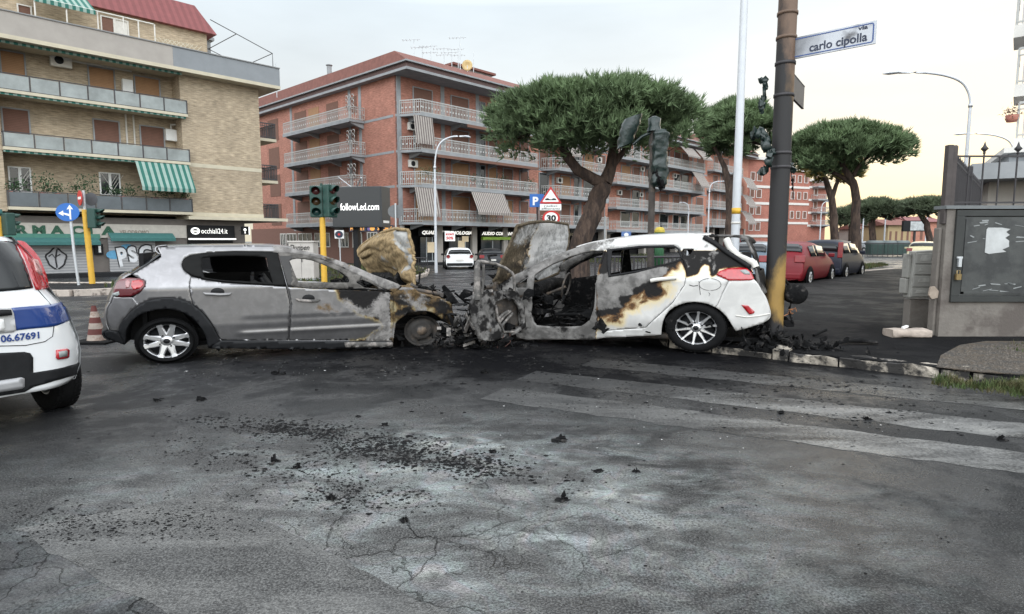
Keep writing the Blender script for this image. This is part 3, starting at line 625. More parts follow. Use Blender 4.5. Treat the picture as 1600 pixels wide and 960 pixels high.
for ch, px_ in zip('FARMACIA', xs_):
    s0 = F1.x(px_, 360, .25); s1 = F1.x(px_+21, 360, .25); zz = F1.z(150, 366.5, .25)
    text(ch, hgt*1.35, grn, sg, front(s0, 0, zz), sx=min(1.9, (s1-s0)/hgt*.98), bold=.035, name='letter', ext=.02)
sg = thing('shop_lettering', 'small brown outlined letters VELODROMO beside the pharmacy name', 'sign', F1.world(F1.x(187, 363, .25), .25, F1.z(187, 366, .25)), F1.rz)
text('VELODROMO', .34, pm('brass_letter', (.16, .13, .10), .5), sg, front(0, 0, 0), sx=(F1.x(238, 363, .25)-F1.x(187, 363, .25))/2.35, name='lettering', ext=.01)
wl = pm('lit_white_letters', (.8, .8, .78), .4, emit=(1, .97, .9), est=.75)
s0, s1, z0, z1 = rect1(292.5, 353, 366.5, 372, .2)
sg = sign_on(F1, 'shop_sign', 'black lit shop sign reading occhiali24.it with a round logo', 'sign', s0, F1.z(292, 372, .2), .24, s1-s0, F1.z(292, 352, .2)-F1.z(292, 372, .2), .12, M['black'])
hh = F1.z(292, 352, .2)-F1.z(292, 372, .2)
text('occhiali24.it', hh*.58, wl, sg, front((s1-s0)*.27, -.125, hh*.36), sx=(s1-s0)*.70/(hh*.58*5.9), bold=.0, name='lettering')
q = MB(); q.lathe([(hh*.16, -.13), (hh*.28, -.13)], 24, 'y', ((s1-s0)*.15, 0, hh*.55), sx=1.25); q.box((s1-s0)*.10, (s1-s0)*.2, -.132, -.126, hh*.5, hh*.58); q.build('logo', wl, sg)
q = MB(); q.box(0, s1-s0, -.3, -.1, -.12, -.02); q.build('light_bar', wl, sg)
s0, s1, z0, z1 = rect1(377, 354.5, 388.5, 367, -.5)
sg = sign_on(F1, 'projecting_sign', 'small black projecting box sign with a pale symbol, by the block corner', 'sign', s0, F1.z(377, 367, -.5), -.4, s1-s0, F1.z(377, 354, -.5)-F1.z(377, 367, -.5), .15, M['black'])
q = MB(); q.box(s1-s0, s1-s0+.06, -.15, 0, 0, z1-z0); q.build('edge_light', wl, sg); q = MB(); q.lathe([(0, -.16), (.1, -.16)], 14, 'y', ((s1-s0)*.45, 0, (z1-z0)*.62)); q.box((s1-s0)*.38, (s1-s0)*.52, -.16, -.155, .08, .2); q.build('symbol', wl, sg)
q = MB(); q.obox(((s1-s0)*.4, .3, .3), (.02, 0, 0), (0, .35, 0), (0, 0, .02)); q.build('bracket', M['iron'], sg)
# graffiti on the shutters
gw = pm('graffiti_white', (.62, .63, .65), .6); gb = pm('graffiti_black', (.015, .015, .017), .6); gl = pm('graffiti_blue', (.10, .30, .48), .6, var=.3)
s0, s1, z0, z1 = rect1(176, 379, 244, 420, .2)
sg = thing('graffiti', 'white bubble letters PSC outlined in black over pale blue on a shop shutter', 'graffiti', F1.world(s0, .235, z0), F1.rz); ww, hh = s1-s0, z1-z0
for k, (mt, bo, off) in enumerate(((gb, .15, 0), (gw, .06, -.006))):
    for ch, fx, fz, sc in (('P', .12, .14, .9), ('S', .38, .28, .74), ('C', .64, .36, .66)):
        text(ch, hh*sc, mt, sg, front(ww*fx, off-.004, hh*fz) @ Matrix.Rotation(R(8), 4, 'Z'), sx=ww*.30/(hh*sc*.7), bold=bo, name='letter', ext=.002)
for cx_, cz_, r_ in ((.02, .55, .16), (.33, .8, .14), (.88, .35, .17)):
    q = MB(); q.lathe([(0, .0), (r_*hh, .0)], 12, 'y', (ww*cx_, 0, hh*cz_), sx=1.6); q.build('colour_patch', gl, sg)
s0, s1, z0, z1 = rect1(70, 388, 106, 420, .2)
sg = thing('graffiti', 'dark outlined rounded tag on the grey shutter behind the blue arrow sign', 'graffiti', F1.world(s0, .232, z0), F1.rz); ww, hh = s1-s0, z1-z0
q = MB(); q.prism([(ww*(.5+.46*math.cos(a)*(1+.1*math.sin(5*a))), hh*(.5+.46*math.sin(a)*(1+.12*math.cos(4*a)))) for a in [k*math.pi/16 for k in range(32)]], 0, .004, lambda p, c, o: (p, o, c)); q.build('fill', pm('graffiti_grey', (.36, .36, .37), .6), sg)
q = MB(); q.tube([(ww*(.5+.46*math.cos(a)*(1+.1*math.sin(5*a))), -.004, hh*(.5+.46*math.sin(a)*(1+.12*math.cos(4*a)))) for a in [k*math.pi/16 for k in range(33)]], .045, 6)
q.tube([(ww*.5, -.004, hh*.06), (ww*.46, -.004, hh*.5), (ww*.56, -.004, hh*.94)], .04, 6); q.tube([(ww*.15, -.004, hh*.6), (ww*.32, -.004, hh*.72), (ww*.42, -.004, hh*.55), (ww*.7, -.004, hh*.7)], .035, 6); q.build('outline', gb, sg)
for k, (px_, py_) in enumerate(((16, 296), (30, 297), (62, 296), (72, 294), (86, 297), (121, 301), (135, 302), (172, 303), (187, 304), (204, 303), (240, 310), (262, 311), (285, 312))):
    s0 = F1.x(px_, py_, .5)
    potted(F1, s0, .0+.35*(k % 2), zC+.55, (.35, .5, .75, .4)[k % 4], 'potted greenery lined up on the lowest balcony of the tan block', 'plants along the lowest tan balcony', k)

# ---- long brick blocks across the street
F2 = Face((-9.3, 51), (.936, 1), -.5)
PJ = 1.8
z2 = [F2.z(625, y, 0)-1.05 for y in (158, 214.5, 269, 327)][::-1]      # balcony floors, bottom up
zEv = F2.z(637, 108, -PJ-.3); zEt = F2.z(637, 95, -PJ-.3)
def block(name, label, F_, s0, s1, dep, floors, brick, ztop, shop_h, groups, windows, eave=True, cols=True, awn=(), roofh=.9, acs=(), roofc='roof_tile', railh=1.05, fl_h=3.0, proj=PJ):
    B = thing(name, label, 'building', F_.O, F_.rz)
    w = MB(); w.box(s0, s1, 0, dep, floors[0]-.25, ztop); part('wall', w, M[brick], B)
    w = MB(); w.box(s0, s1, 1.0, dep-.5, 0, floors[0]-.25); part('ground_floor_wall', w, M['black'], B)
    b = MB()
    for z in floors[1:]: b.box(s0-.01, s1+.01, -.015, .2, z-.2, z-.0)
    if cols:
        for q in cols: b.box(q, q+.42, -.03, .2, floors[0]-.25, ztop)
    part('concrete_frame', b, M['concrete'], B)
    b = MB(); n = max(2, int((s1-s0)/4.2))
    for i in range(n+1): q = s0+(s1-s0-.6)*i/n; b = MB(); b.box(q, q+.6, .05, .9, 0, floors[0]-.25); part('pillar', b, M['concrete_w'], B)
    None; 
    for (a, c) in groups:
        for z in floors: lattice_balcony(B, a, c, z, proj, step=.16+.05*(s0 > 10), splay=.8)
    for k, z in enumerate(floors):
        for (a, c, mt) in windows:
            mm = mt if isinstance(mt, str) else mt[k % len(mt)]
            if mm == 'none': continue
            if mm == 'glassw': window(B, a, c, z+.5, z+2.3, -.075, 'glass', shut=False, frame='white')
            else: window(B, a, c, z+.06, min(z+2.35, ztop-.3), -.075, mm, frame='concrete', shut=mm != 'glass')
    if eave:
        b = MB(); e = proj+.35
        b.box(s0-.6, s1+.6, -e, dep+e, ztop, ztop+.2); part('eave', b, M['concrete'], B)
        b = MB(); b.box(s0-.5, s1+.5, -e+.1, dep+e-.1, ztop+.202, ztop+.58); part('frieze', b, pm('brown_frieze', (.10, .06, .055), .8, var=.2), B)
        b = MB(); b.box(s0-.7, s1+.7, -e-.1, dep+e+.1, ztop+.582, ztop+.70); part('gutter', b, M['concrete'], B)
        zr = ztop+.71; b = MB(); i = -.4; b.add([(s0-.6, -e, zr), (s1+.6, -e, zr), (s1+.6, dep+e, zr), (s0-.6, dep+e, zr), (s0+i, i, zr+roofh), (s1-i, i, zr+roofh), (s1-i, dep-i, zr+roofh), (s0+i, dep-i, zr+roofh)], [(0,1,5,4),(1,2,6,5),(2,3,7,6),(3,0,4,7),(4,5,6,7)])
        part('roof', b, M[roofc], B)
    for (a, c, z, dr, ou, y) in awn: awning(B, a, c, z, dr, ou, 'awn_b', y)
    for (a, z) in acs: ac_unit(B, a, -.0, z)
    return B
sB = F2.x(840, 300, -PJ)
X2 = lambda px, t=0: F2.x(px, 300, t)
wins = [(X2(648), X2(676), ('shut_o', 'shut_o', 'shut_b', 'shut_b')), (X2(706), X2(732), ('shut_o', 'shut_o', 'shut_b', 'shut_b')), (X2(750), X2(757), 'glass'), (X2(763), X2(775), ('shut_o', 'shut_o', 'shut_b', 'shut_b')), (X2(786), X2(800), ('shut_o', 'shut_b')), (X2(812), X2(824), 'shut_b')]
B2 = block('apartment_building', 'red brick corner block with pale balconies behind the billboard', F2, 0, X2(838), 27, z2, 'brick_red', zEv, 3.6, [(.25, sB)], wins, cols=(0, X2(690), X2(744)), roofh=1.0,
    awn=((.3, 2.6, z2[1]-.25, 2.1, .5, -PJ), (6.5, 10.6, z2[1]-.25, 1.8, .9, -PJ), (.3, 2.2, z2[2]+2.6, 2.0, .3, -PJ)), acs=((1.0, z2[2]+1.7), (1.0, z2[1]+1.5), (11.9, z2[0]+1.8)))
b = MB(); b.box(2.6, sB, -PJ-.14, -PJ-.02, z2[2]-.5, z2[2]-.26); b.box(6, sB, -PJ-.14, -PJ-.02, z2[3]-.5, z2[3]-.26); part('awning', b, M['shut_b'], B2, 'rolled up awning box')
# left flank of the corner block: recedes to the left
FL = Face((-9.3, 51), (.73, -.683), -.5)                   # runs from far left to the corner; wall faces the camera side
L2 = B2; rel = Matrix.Rotation(FL.rz-F2.rz, 4, 'Z')
def flank(mb): mb.xf(rel); return mb
xl = FL.x(443, 230, -1.5); xr = FL.x(547, 230, -1.5); xw = FL.x(413, 230, 0)
for k, z in enumerate(z2):
    b = MB(); b.prism([(xl, 0), (xl, -1.5), (xr, -1.5), (xr, 0)], z-.2, z, lambda p, q, o: (p, q, o)); b.box(xl, xr, -1.55, -1.5, z-.25, z+.05)
    for i in range(4): q = xl+.2+(xr-xl-.6)*i/3; b.prism([(0, z-.202), (-1.3, z-.202), (-1.3, z-.3), (0, z-.65)], q, q+.25, lambda p, c, o: (o, p, c))
    bo = part('balcony', flank(b), M['concrete'], B2); r = MB(); lattice_rail(r, (xl, -1.45), (xr, -1.45), z, 1.05, .18); lattice_rail(r, (xr, -1.45), (xr, 0), z, 1.05, .18); flank(r).build('railing', M['rail_w'], bo)
    for a, c, mt in ((462, 480, 'shut_b'), (484, 500, 'shut_o'), (512, 530, 'shut_b'), (420, 436, 'shut_b')):
        s0, s1 = FL.x(a, 230), FL.x(c, 230); f = MB(); f.box(s0, s1, -.03, .1, z+.1, z+2.3); part('shutter', flank(f), M[mt], B2)
    s0, s1 = FL.x(551, 230), FL.x(559, 230); f = MB(); f.box(s0, s1, -.03, .1, z+.9, z+2.3); part('window', flank(f), M['shut_b'], B2)
    f = MB(); sq = xr+.15
    for i in range(3):
        for j in range(3):
            if (i, j) != (1, 1): f.tube([(sq-.5+i*.45+.19*math.cos(w_), -1.5, z+.9+j*.42+.19*math.sin(w_)) for w_ in [q*math.pi/3 for q in range(7)]], .03, 5)
    part('ornamental_screen', flank(f), M['rail_w'], B2)
b = MB()
for q in (562, 546, 455): s0 = FL.x(q, 230); b = MB(); b.box(s0, s0+.4, -.035, .1, 3.0, zEv); part('pilaster', flank(b), M['concrete'], B2)
for z in z2[1:]: b = MB(); b.box(FL.x(562, 230)+.42, -.45, -.02, .1, z-.2, z); part('string_course', flank(b), M['concrete'], B2)
b = MB()
for a_, c_ in ((439, 447), (449, 464), (467, 488), (493, 516), (530, 545), (552, 566), (575, 590)):
    s0, s1 = FL.x(a_, 365), FL.x(c_, 365); b = MB(); b.box(s0, s1, -.06, -.03, 1.5, 2.7); o = part('ground_window', flank(b), M['glass'], B2); b = MB()
    for k_ in range(4): q = s0+(s1-s0)*k_/3; b.box(q-.05, q+.05, -.09, -.061, 1.45, 2.75)
    b.box(s0-.05, s1+.05, -.088, -.061, 2.7, 2.78); b.box(s0-.05, s1+.05, -.088, -.061, 1.42, 1.5); flank(b).build('frame', M['offwhite'], o)
b = MB(); b.box(xw-4, -.03, -.025, .1, 0, z2[0]-.25); part('ground_floor_wall', flank(b), pm('brown_plinth', (.16, .08, .06), .8), B2)
# roof clutter: aerials and dish
def aerial(px, py0, py1, d, sty, label):
    p = at(px, py0, d); t = thing('roof_aerial', label, 'aerial', (p.x, p.y, p.z-1.2)); h = at(px, py1, d).z-p.z+1.2; m = MB(); m.tube([(0, 0, 0), (0, 0, h)], .035, 6); m.build('mast', M['galv'], t)
    b = MB(); L = .9
    for k in range(sty):
        zz = h-.15-.5*k; b.tube([(-L*(1-.3*k), 0, zz), (L*.6, 0, zz+.05)], .02, 5)
        for i in range(5): b.tube([(-L*(1-.3*k)+.3*i, -.3+.03*i, zz), (-L*(1-.3*k)+.3*i, .3-.03*i, zz)], .014, 5)
    b.build('antenna', M['galv'], t)
for a in ((647, 92, 60, 52, 1, 'lone thin aerial over the left end of the red roof ridge'), (660, 94, 72, 53, 1, 'aerial with one short boom on the red roof, second from left'), (673, 95, 70, 53, 2, 'aerial with two booms on the red roof'), (694, 100, 74, 54, 2, 'aerial in the thick of the roof cluster with crossed booms'), (706, 100, 80, 55, 1, 'short aerial in the middle of the roof cluster'), (719, 102, 57, 55, 1, 'tallest leaning aerial on the red roof'), (716, 102, 75, 56, 2, 'twin boom aerial close beside the tallest mast'), (740, 106, 82, 57, 0, 'bare mast at the right end of the roof cluster'), (432, 130, 98, 54, 0, 'bare thin pole above the far left chimney')): aerial(*a)
p = at(730, 104, 55.5); dt = thing('satellite_dish', 'round satellite dish, golden sunlight painted into its colour, on the red tiled roof', 'dish', (p.x, p.y, p.z-.9)); q = MB(); q.lathe([(0, .12), (.25, .09), (.45, .0), (.46, .02)], 20, 'y', (0, 0, 1.0)); q.build('reflector', pm('sunlit_dish', (.55, .40, .18), .5), dt); q = MB(); q.tube([(0, .1, 0), (0, .12, 1.)], .04, 6); q.build('mast', M['galv'], dt)  # dish colour carries the low golden sunlight
p = at(515, 125, 58); ch = thing('roof_flue', 'thin round flue on the left slope of the red roof', 'chimney', (p.x, p.y, p.z-.8)); q = MB(); q.tube([(0, 0, 0), (0, 0, 2.)], .22, 12); q.build('pipe', M['concrete'], ch); q = MB(); q.lathe([(.0, 2.2), (.3, 2.1), (.3, 2.05), (0, 2.05)], 12); q.build('cap', M['concrete'], ch)
b = MB(); s0 = X2(745); b.box(s0, s0+5, 3, 8, zEv+1.2, zEv+3.1); part('roof_hut', b, M['frost'], B2); b = MB(); b.box(s0-.3, s0+5.3, 2.7, 8.3, zEv+3.1, zEv+3.3); part('roof_hut_top', b, M['roof_tile'], B2)
# second and third block in the row
c0, c1 = X2(858), X2(950); bal0, bal1 = F2.x(866, 300, -PJ), F2.x(952, 300, -PJ)
block('apartment_building', 'pink brick block with pale balconies half hidden by the big pine', F2, X2(838)+.02, c1, 14, z2, 'brick_pink', zEv-.3, 3.6, [(bal0, bal1)], [(X2(842), X2(856), ('shut_b', 'glass', 'shut_b', 'shut_b')), (X2(876), X2(890), ('shut_b', 'shut_o')), (X2(897), X2(903), 'glass'), (X2(912), X2(926), ('shut_b', 'glass', 'shut_o', 'shut_b')), (X2(935), X2(944), 'shut_b')], cols=(X2(862), X2(905)), acs=((X2(868), z2[1]+1.5), (X2(930), z2[2]+1.5)),
    awn=((bal0+1, bal0+3.5, z2[3]-.25, 1.2, .9, -PJ),), roofh=.8)
F3 = Face(F2.world(X2(962), 1.0, 0)[:2], (.936, 1), -.5); X3 = lambda px, t=0: F3.x(px, 300, t)
z3 = [F3.z(1030, y, -PJ)-1.0 for y in (243, 280, 316, 349)][::-1]
block('apartment_building', 'pink brick block with white framed windows between the two nearest pines', F3, 0, X3(1104), 14, z3, 'brick_pink', z3[3]+3.1, 3.6, [(F3.x(958, 300, -PJ), F3.x(1030, 300, -PJ)), (F3.x(1032, 300, -PJ), F3.x(1101, 300, -PJ))],
    [(X3(970), X3(984), ('glassw', 'shut_b', 'shut_o', 'shut_b')), (X3(988), X3(998), ('glassw', 'glass', 'shut_b')), (X3(1008), X3(1020), 'shut_b'), (X3(1031), X3(1044), ('glassw', 'shut_b', 'shut_o', 'shut_b')), (X3(1052), X3(1061), ('glassw', 'shut_b')), (X3(1064), X3(1074), ('glassw', 'shut_b', 'glass', 'shut_b')), (X3(1088), X3(1098), 'shut_b')], cols=(X3(1002), X3(1080)),
    awn=((X3(1062), X3(1078), z3[3]-.3, 2.0, 1.4, -PJ), (X3(1042), X3(1062), z3[3]+2.8, 1.3, 1.2, -PJ), (X3(1066), X3(1082), z3[3]+2.8, 1.3, 1.2, -PJ)), acs=((X3(997), z3[1]+1.6), (X3(963), z3[1]+1.6), (X3(998), z3[3]-1.0), (X3(1049), z3[3]-1.2)))
F4 = Face(F2.world(X2(1108), 3., 0)[:2], (.936, 1), -.5); X4 = lambda px, t=0: F4.x(px, 300, t)
z4 = [F4.z(1150, y, -1.2)-1.0 for y in (262, 291, 318, 345)][::-1]
block('apartment_building', 'pink brick block glimpsed between the pale lamp post and the burnt pole', F4, 0, X4(1168), 14, z4, 'brick_pink', z4[3]+3.2, 3.6, [(F4.x(1112, 300, -1.2), F4.x(1160, 300, -1.2))], [(X4(1114), X4(1120), 'shut_b'), (X4(1128), X4(1136), 'shut_b'), (X4(1148), X4(1156), 'shut_o')], cols=(0, X4(1124)), awn=((X4(1150), X4(1163), z4[2]-.3, 1.9, 1.2, -1.2), (X4(1149), X4(1163), z4[3]-.3, 1.9, 1.2, -1.2), (X4(1150), X4(1163), z4[1]-.3, 1.9, 1.2, -1.2)), proj=1.2)
def banded(name, label, F_, s0, s1, dep, floors, top, wins, bal=None):
    B = thing(name, label, 'building', F_.O, F_.rz); w = MB(); w.box(s0, s1, 0, dep, 0, top); part('wall', w, M['brick_far'], B)
    b = MB()
    for z in floors: b.box(s0-.05, s1+.05, -.12, dep+.05, z-.35, z+.1)
    b.box(s0-.3, s1+.3, -.5, dep+.3, top, top+.5); part('band', b, M['white_band'], B)
    for z in floors:
        for a, c in wins: window(B, a, c, z+.9, z+2.3, -.075, 'shut_b', frame='white')
        if bal: lattice_balcony(B, bal[0], bal[1], z, 1.5, step=.3, splay=.3)
    return B
F5 = Face(F2.world(X2(1170), 6., 0)[:2], (.92, .39), -.3)
X5 = lambda px, t=0: F5.x(px, 300, t)
f5 = [F5.z(1190, y, 0) for y in (368, 343, 317, 291, 265)]
banded('apartment_building', 'deep red block with white floor bands, left of the burnt pole', F5, 0, X5(1212), 16, f5[:4], f5[4]+1.6, [(X5(1172), X5(1178)), (X5(1182), X5(1189))])
F6 = Face(F5.world(X5(1216), 12, 0)[:2], (.92, .39), -.2); X6 = lambda px, t=0: F6.x(px, 300, t)
f6 = [F6.z(1240, y, 0) for y in (348, 318, 292)]
banded('apartment_building', 'lower deep red block with rows of small windows, right of the burnt pole', F6, 0, X6(1264), 16, f6, F6.z(1240, 268, 0), [(X6(1226), X6(1231)), (X6(1236), X6(1241)), (X6(1246), X6(1251)), (X6(1256), X6(1261))])
F7 = Face(F6.world(X6(1266), 4, 0)[:2], (.92, .39), -.2); X7 = lambda px, t=0: F7.x(px, 300, t)
banded('apartment_building', 'red block end with deep grey balconies behind the leaning pine trunk', F7, 0, X7(1292), 14, [F7.z(1270, y, 0) for y in (352, 332, 312, 292)], F7.z(1270, 284, 0), [(X7(1272), X7(1277))], (X7(1268), X7(1290)))
# shop signs under the red block
def label_board(F_, s0, s1, z0, z1, y, body, lab, mat, tmat, sh=0., bold=.02, fs=.62, grp=None):
    t = sign_on(F_, 'shop_sign', lab, 'sign', s0, z0, y, s1-s0, z1-z0, .1, mat); w = s1-s0; h = z1-z0
    o = text(body, h*fs, tmat, t, None, bold=bold, shear=sh); xs0 = [v.co.x for v in o.data.vertices]; tw = max(xs0)-min(xs0)
    o.data.transform(front(w*.05, -.105, h*.24) @ Matrix.Diagonal((w*.9/tw, 1, 1, 1))); return t
def bz(y, px=690, t=.3): return F2.z(px, y, t)
X2g = lambda px: F2.x(px, 365, .3)
label_board(F2, X2g(653), X2g(740), bz(369), bz(357.5), .3, "QUALITA' TECNOLOGIA", "black shop sign QUALITA' TECNOLOGIA above the parked white car", M['black'], wl, .25)
label_board(F2, X2g(749), X2g(806), F2.z(775, 370, .3), F2.z(775, 359.5, .3), .3, 'AUDIO COMPANY', 'black shop sign AUDIO COMPANY above a lime strip', M['black'], wl, .25)
label_board(F2, X2g(886), X2g(918), F2.z(900, 370, .3), F2.z(900, 362, .3), .3, 'AUDIO COMPANY', 'small shop sign AUDIO COMPANY just left of the big pine trunk', M['black'], pm('warm_letters', (.5, .42, .3), .5), .2)
q = MB(); q.box(X2g(751), X2g(803), -.05, .25, F2.z(775, 375, .3), F2.z(775, 370.5, .3)); part('awning', q, pm('lime_strip', (.30, .48, .06), .5), B2, 'lime green strip over the shop window')
for a, c in ((657, 684), (704, 738), (752, 803), (808, 835)):
    q = MB(); q.box(X2g(a), X2g(c), .32, .4, .3, bz(371)); o = part('shop_window', q, M['glass'], B2); r = MB()
    for i in range(1, 3): s0 = X2g(a)+(X2g(c)-X2g(a))*i/3; r.box(s0-.03, s0+.03, .28, .33, .3, bz(371))
    r.box(X2g(a), X2g(c), .27, .325, .2, .3); r.build('frame', M['galv'], o)
for px_, py_ in ((668, 395), (722, 378), (716, 392)):
    q = MB(); s0, zz = F2.hit(px_, py_, .25); q.box(s0, s0+.8, .24, .26, zz, zz+.9); part('window_display', q, pm('warm_display', (.5, .42, .3), .5, emit=(1, .8, .5), est=.25), B2)
for px_, z_, k in ((683, z2[1], 0), (743, z2[1], 1), (787, z2[1], 2), (668, z2[1], 3), (831, z2[1], 0), (777, z2[2], 1)):
    s0 = F2.x(px_, 290, -PJ); potted(F2, s0, -PJ+.3, z_+.3, (.6, .5, .7)[k % 3], ('bushy plant on the red block balcony in front of the street lamp' if px_ == 683 else 'bushy plant spilling over a pale balcony of the red corner block'), 'plants on the red block balconies' , k+20)
# ---- right edge: block whose balcony ends show, low house with a flat roof
FR = Face((20.2, 17), (1, -.82), 0); BR = thing('apartment_building', 'pale block at the right edge showing only its balcony ends', 'building', FR.O, FR.rz)
w = MB(); w.box(4, 14, 0, 4, 0, 16); part('wall', w, M['concrete_w'], BR)
for k, y in enumerate((25, 117, 200)):
    s0, zz = FR.hit(1585, y+18, -1.4); b = MB(); b.box(s0, s0+8, -1.6, 0, zz-.35, zz); bo = part('balcony', b, M['white_band'], BR); r = MB(); lattice_rail(r, (s0+.05, -1.55), (s0+8, -1.55), zz, 1.05, .14, False); lattice_rail(r, (s0+.05, -1.5), (s0+.05, -.0), zz, 1.05, .14, False); r.build('railing', M['rail_w'], bo)
    if k == 2:
        q = thing('potted_plant', 'brownish flowering plant hanging off the lowest balcony at the right edge', 'plant', FR.world(s0-.1, -1.6, zz+.6)); rr = random.Random(5); f = MB()
        for _ in range(120):
            v = Vector((rr.gauss(-.02, .11), rr.gauss(0, .1), rr.gauss(.2, .1))); a = Vector((rr.gauss(0, 1), rr.gauss(0, 1), rr.gauss(0, 1))).normalized()*.06; f.add([v-a, v+a.cross(Vector((0, .3, 1)))*.6, v+a], [(0, 1, 2)])
        f.build('foliage', pm('brown_leaf', (.16, .10, .07), .8, var=.4, scale=9), q, fix=False); m = MB(); m.lathe([(0, -.1), (.13, -.1), (.17, .1), (0, .08)], 10); m.build('pot', M['brick_far'], q)
FH = Face((13.5, 16.5), (1, -.6), .1); BH = thing('garden_building', 'low flat roofed grey outbuilding behind the iron fence', 'building', FH.O, FH.rz)
s0, z1 = FH.hit(1528, 283, 0); w = MB(); w.box(s0+.3, s0+9, .5, 6, 0, z1); part('wall', w, M['concrete_w'], BH)
w = MB(); w.box(s0-.2, s0+9.4, -.5, 6.4, z1, z1+.42); part('roof_slab', w, M['concrete'], BH)
s1, zz = FH.hit(1577, 243, 1); w = MB(); w.box(s1, s1+6, 1, 5, z1+.42, zz+.05); part('upper_wall', w, M['concrete_b'], BH); w = MB(); w.box(s1+.4, s1+6, .9, 1.0, z1+.75, zz-.35); part('window', w, M['black'], BH); w = MB(); w.box(s1-.15, s1+6, .8, 5.2, zz+.05, zz+.2); part('coping', w, M['white_band'], BH)
# far low buildings at the end of the street
for px0, px1, y0, y1, Y, mt, rf, lab in ((1388, 1424, 352, 376, 105, 'ochre', 'roof_tile', 'low ochre house far off at the end of the street'), (1424, 1470, 347, 376, 112, 'brick_pink', 'roof_red', 'low pink building with a red roof far down the street'), (1345, 1392, 358, 377, 120, 'concrete_w', 'roof_tile', 'low grey house behind the far parked cars')):
    if mt == 'ochre': M['ochre'] = pm('ochre_render', (.36, .27, .15), .9)
    a = at(px0, y0, Y); c = at(px1, y0, Y); t = thing('low_house', lab, 'house', (a.x, Y, 0)); L = c.x-a.x; h = a.z
    w = MB(); w.box(0, L, 0, 8, 0, h); part('wall', w, M[mt], t); w = MB(); w.prism([(-.6, h), (4, h+1.1), (8.6, h)], -.5, L+.5, lambda p, q, o: (o, p, q)); part('roof', w, M[rf], t)
    for i in range(4): w = MB(); w.box(L*(i+.3)/4, L*(i+.65)/4, -.03, .05, h*.35, h*.75); part('window', w, M['shut_b'], t)
# ------------------------------------------------------------ umbrella pines
leafmats = {}
def leafmat(key, c):
    m = pm('pine_needles_'+key, c, .7, var=.55, scale=.9, spec=.25, detail=3)
    p = m.node_tree.nodes['Principled BSDF']; p.inputs['Subsurface Weight'].default_value = 0
    leafmats[key] = m; return m
leafmat('deep', (.125, .178, .088)); leafmat('sunlit', (.20, .16, .05)); leafmat('far', (.10, .125, .075))  # second tone puts golden sunlight into the needle colour
def crown(mb, c, rx, ry, up, down, clumps, tufts, needle, rnd, wid=.10, rag=.25, sag=.0):
    c = Vector(c); cl = []
    while len(cl) < clumps:
        x, y = rnd.uniform(-1, 1), rnd.uniform(-1, 1); r = math.hypot(x, y)
        if r > 1: continue
        an = math.atan2(y, x); lim = 1-rag*.5*(1+fbm((math.cos(an)*2+c.x, math.sin(an)*2, c.y), 2))
        if r > lim+.12: continue
        top = up*math.sqrt(max(0, 1-(r/1.06)**2))*(.86+.28*rnd.random())
        bot = -down*(1-r**2*.5)+sag*(r**3)
        lay = rnd.random()
        z = top if lay < .55 else bot+(top-bot)*rnd.random()**.8
        cl.append((Vector((c.x+x*rx, c.y+y*ry, c.z+z-(1-r)*0)), r, lay))
    for p, r, lay in cl:
        cr_ = rx*rnd.uniform(.09, .17)
        for _ in range(tufts):
            d = Vector((rnd.gauss(0, 1), rnd.gauss(0, 1), rnd.gauss(.45, .8))).normalized()
            q = p+Vector((d.x*cr_*1.25, d.y*cr_*1.25, d.z*cr_*.75))*rnd.uniform(.55, 1.05)
            ax = (d*.55+Vector((0, 0, .75))+(p-c).normalized()*.5).normalized()
            for k in range(6):
                e = (ax+Vector((rnd.gauss(0, 1), rnd.gauss(0, 1), rnd.gauss(0, 1)))*.42).normalized(); s = e.cross(Vector((rnd.gauss(0, 1), rnd.gauss(0, 1), rnd.gauss(0, 1)))).normalized()*needle*wid*rnd.uniform(.7, 1.2)
                t = q+e*needle*rnd.uniform(.7, 1.25)
                mb.v += [tuple(q-s), tuple(q+s), tuple(t)]; n = len(mb.v); mb.f.append([n-3, n-2, n-1]); mb.m.append(0); mb.sm.append(False)
    return cl
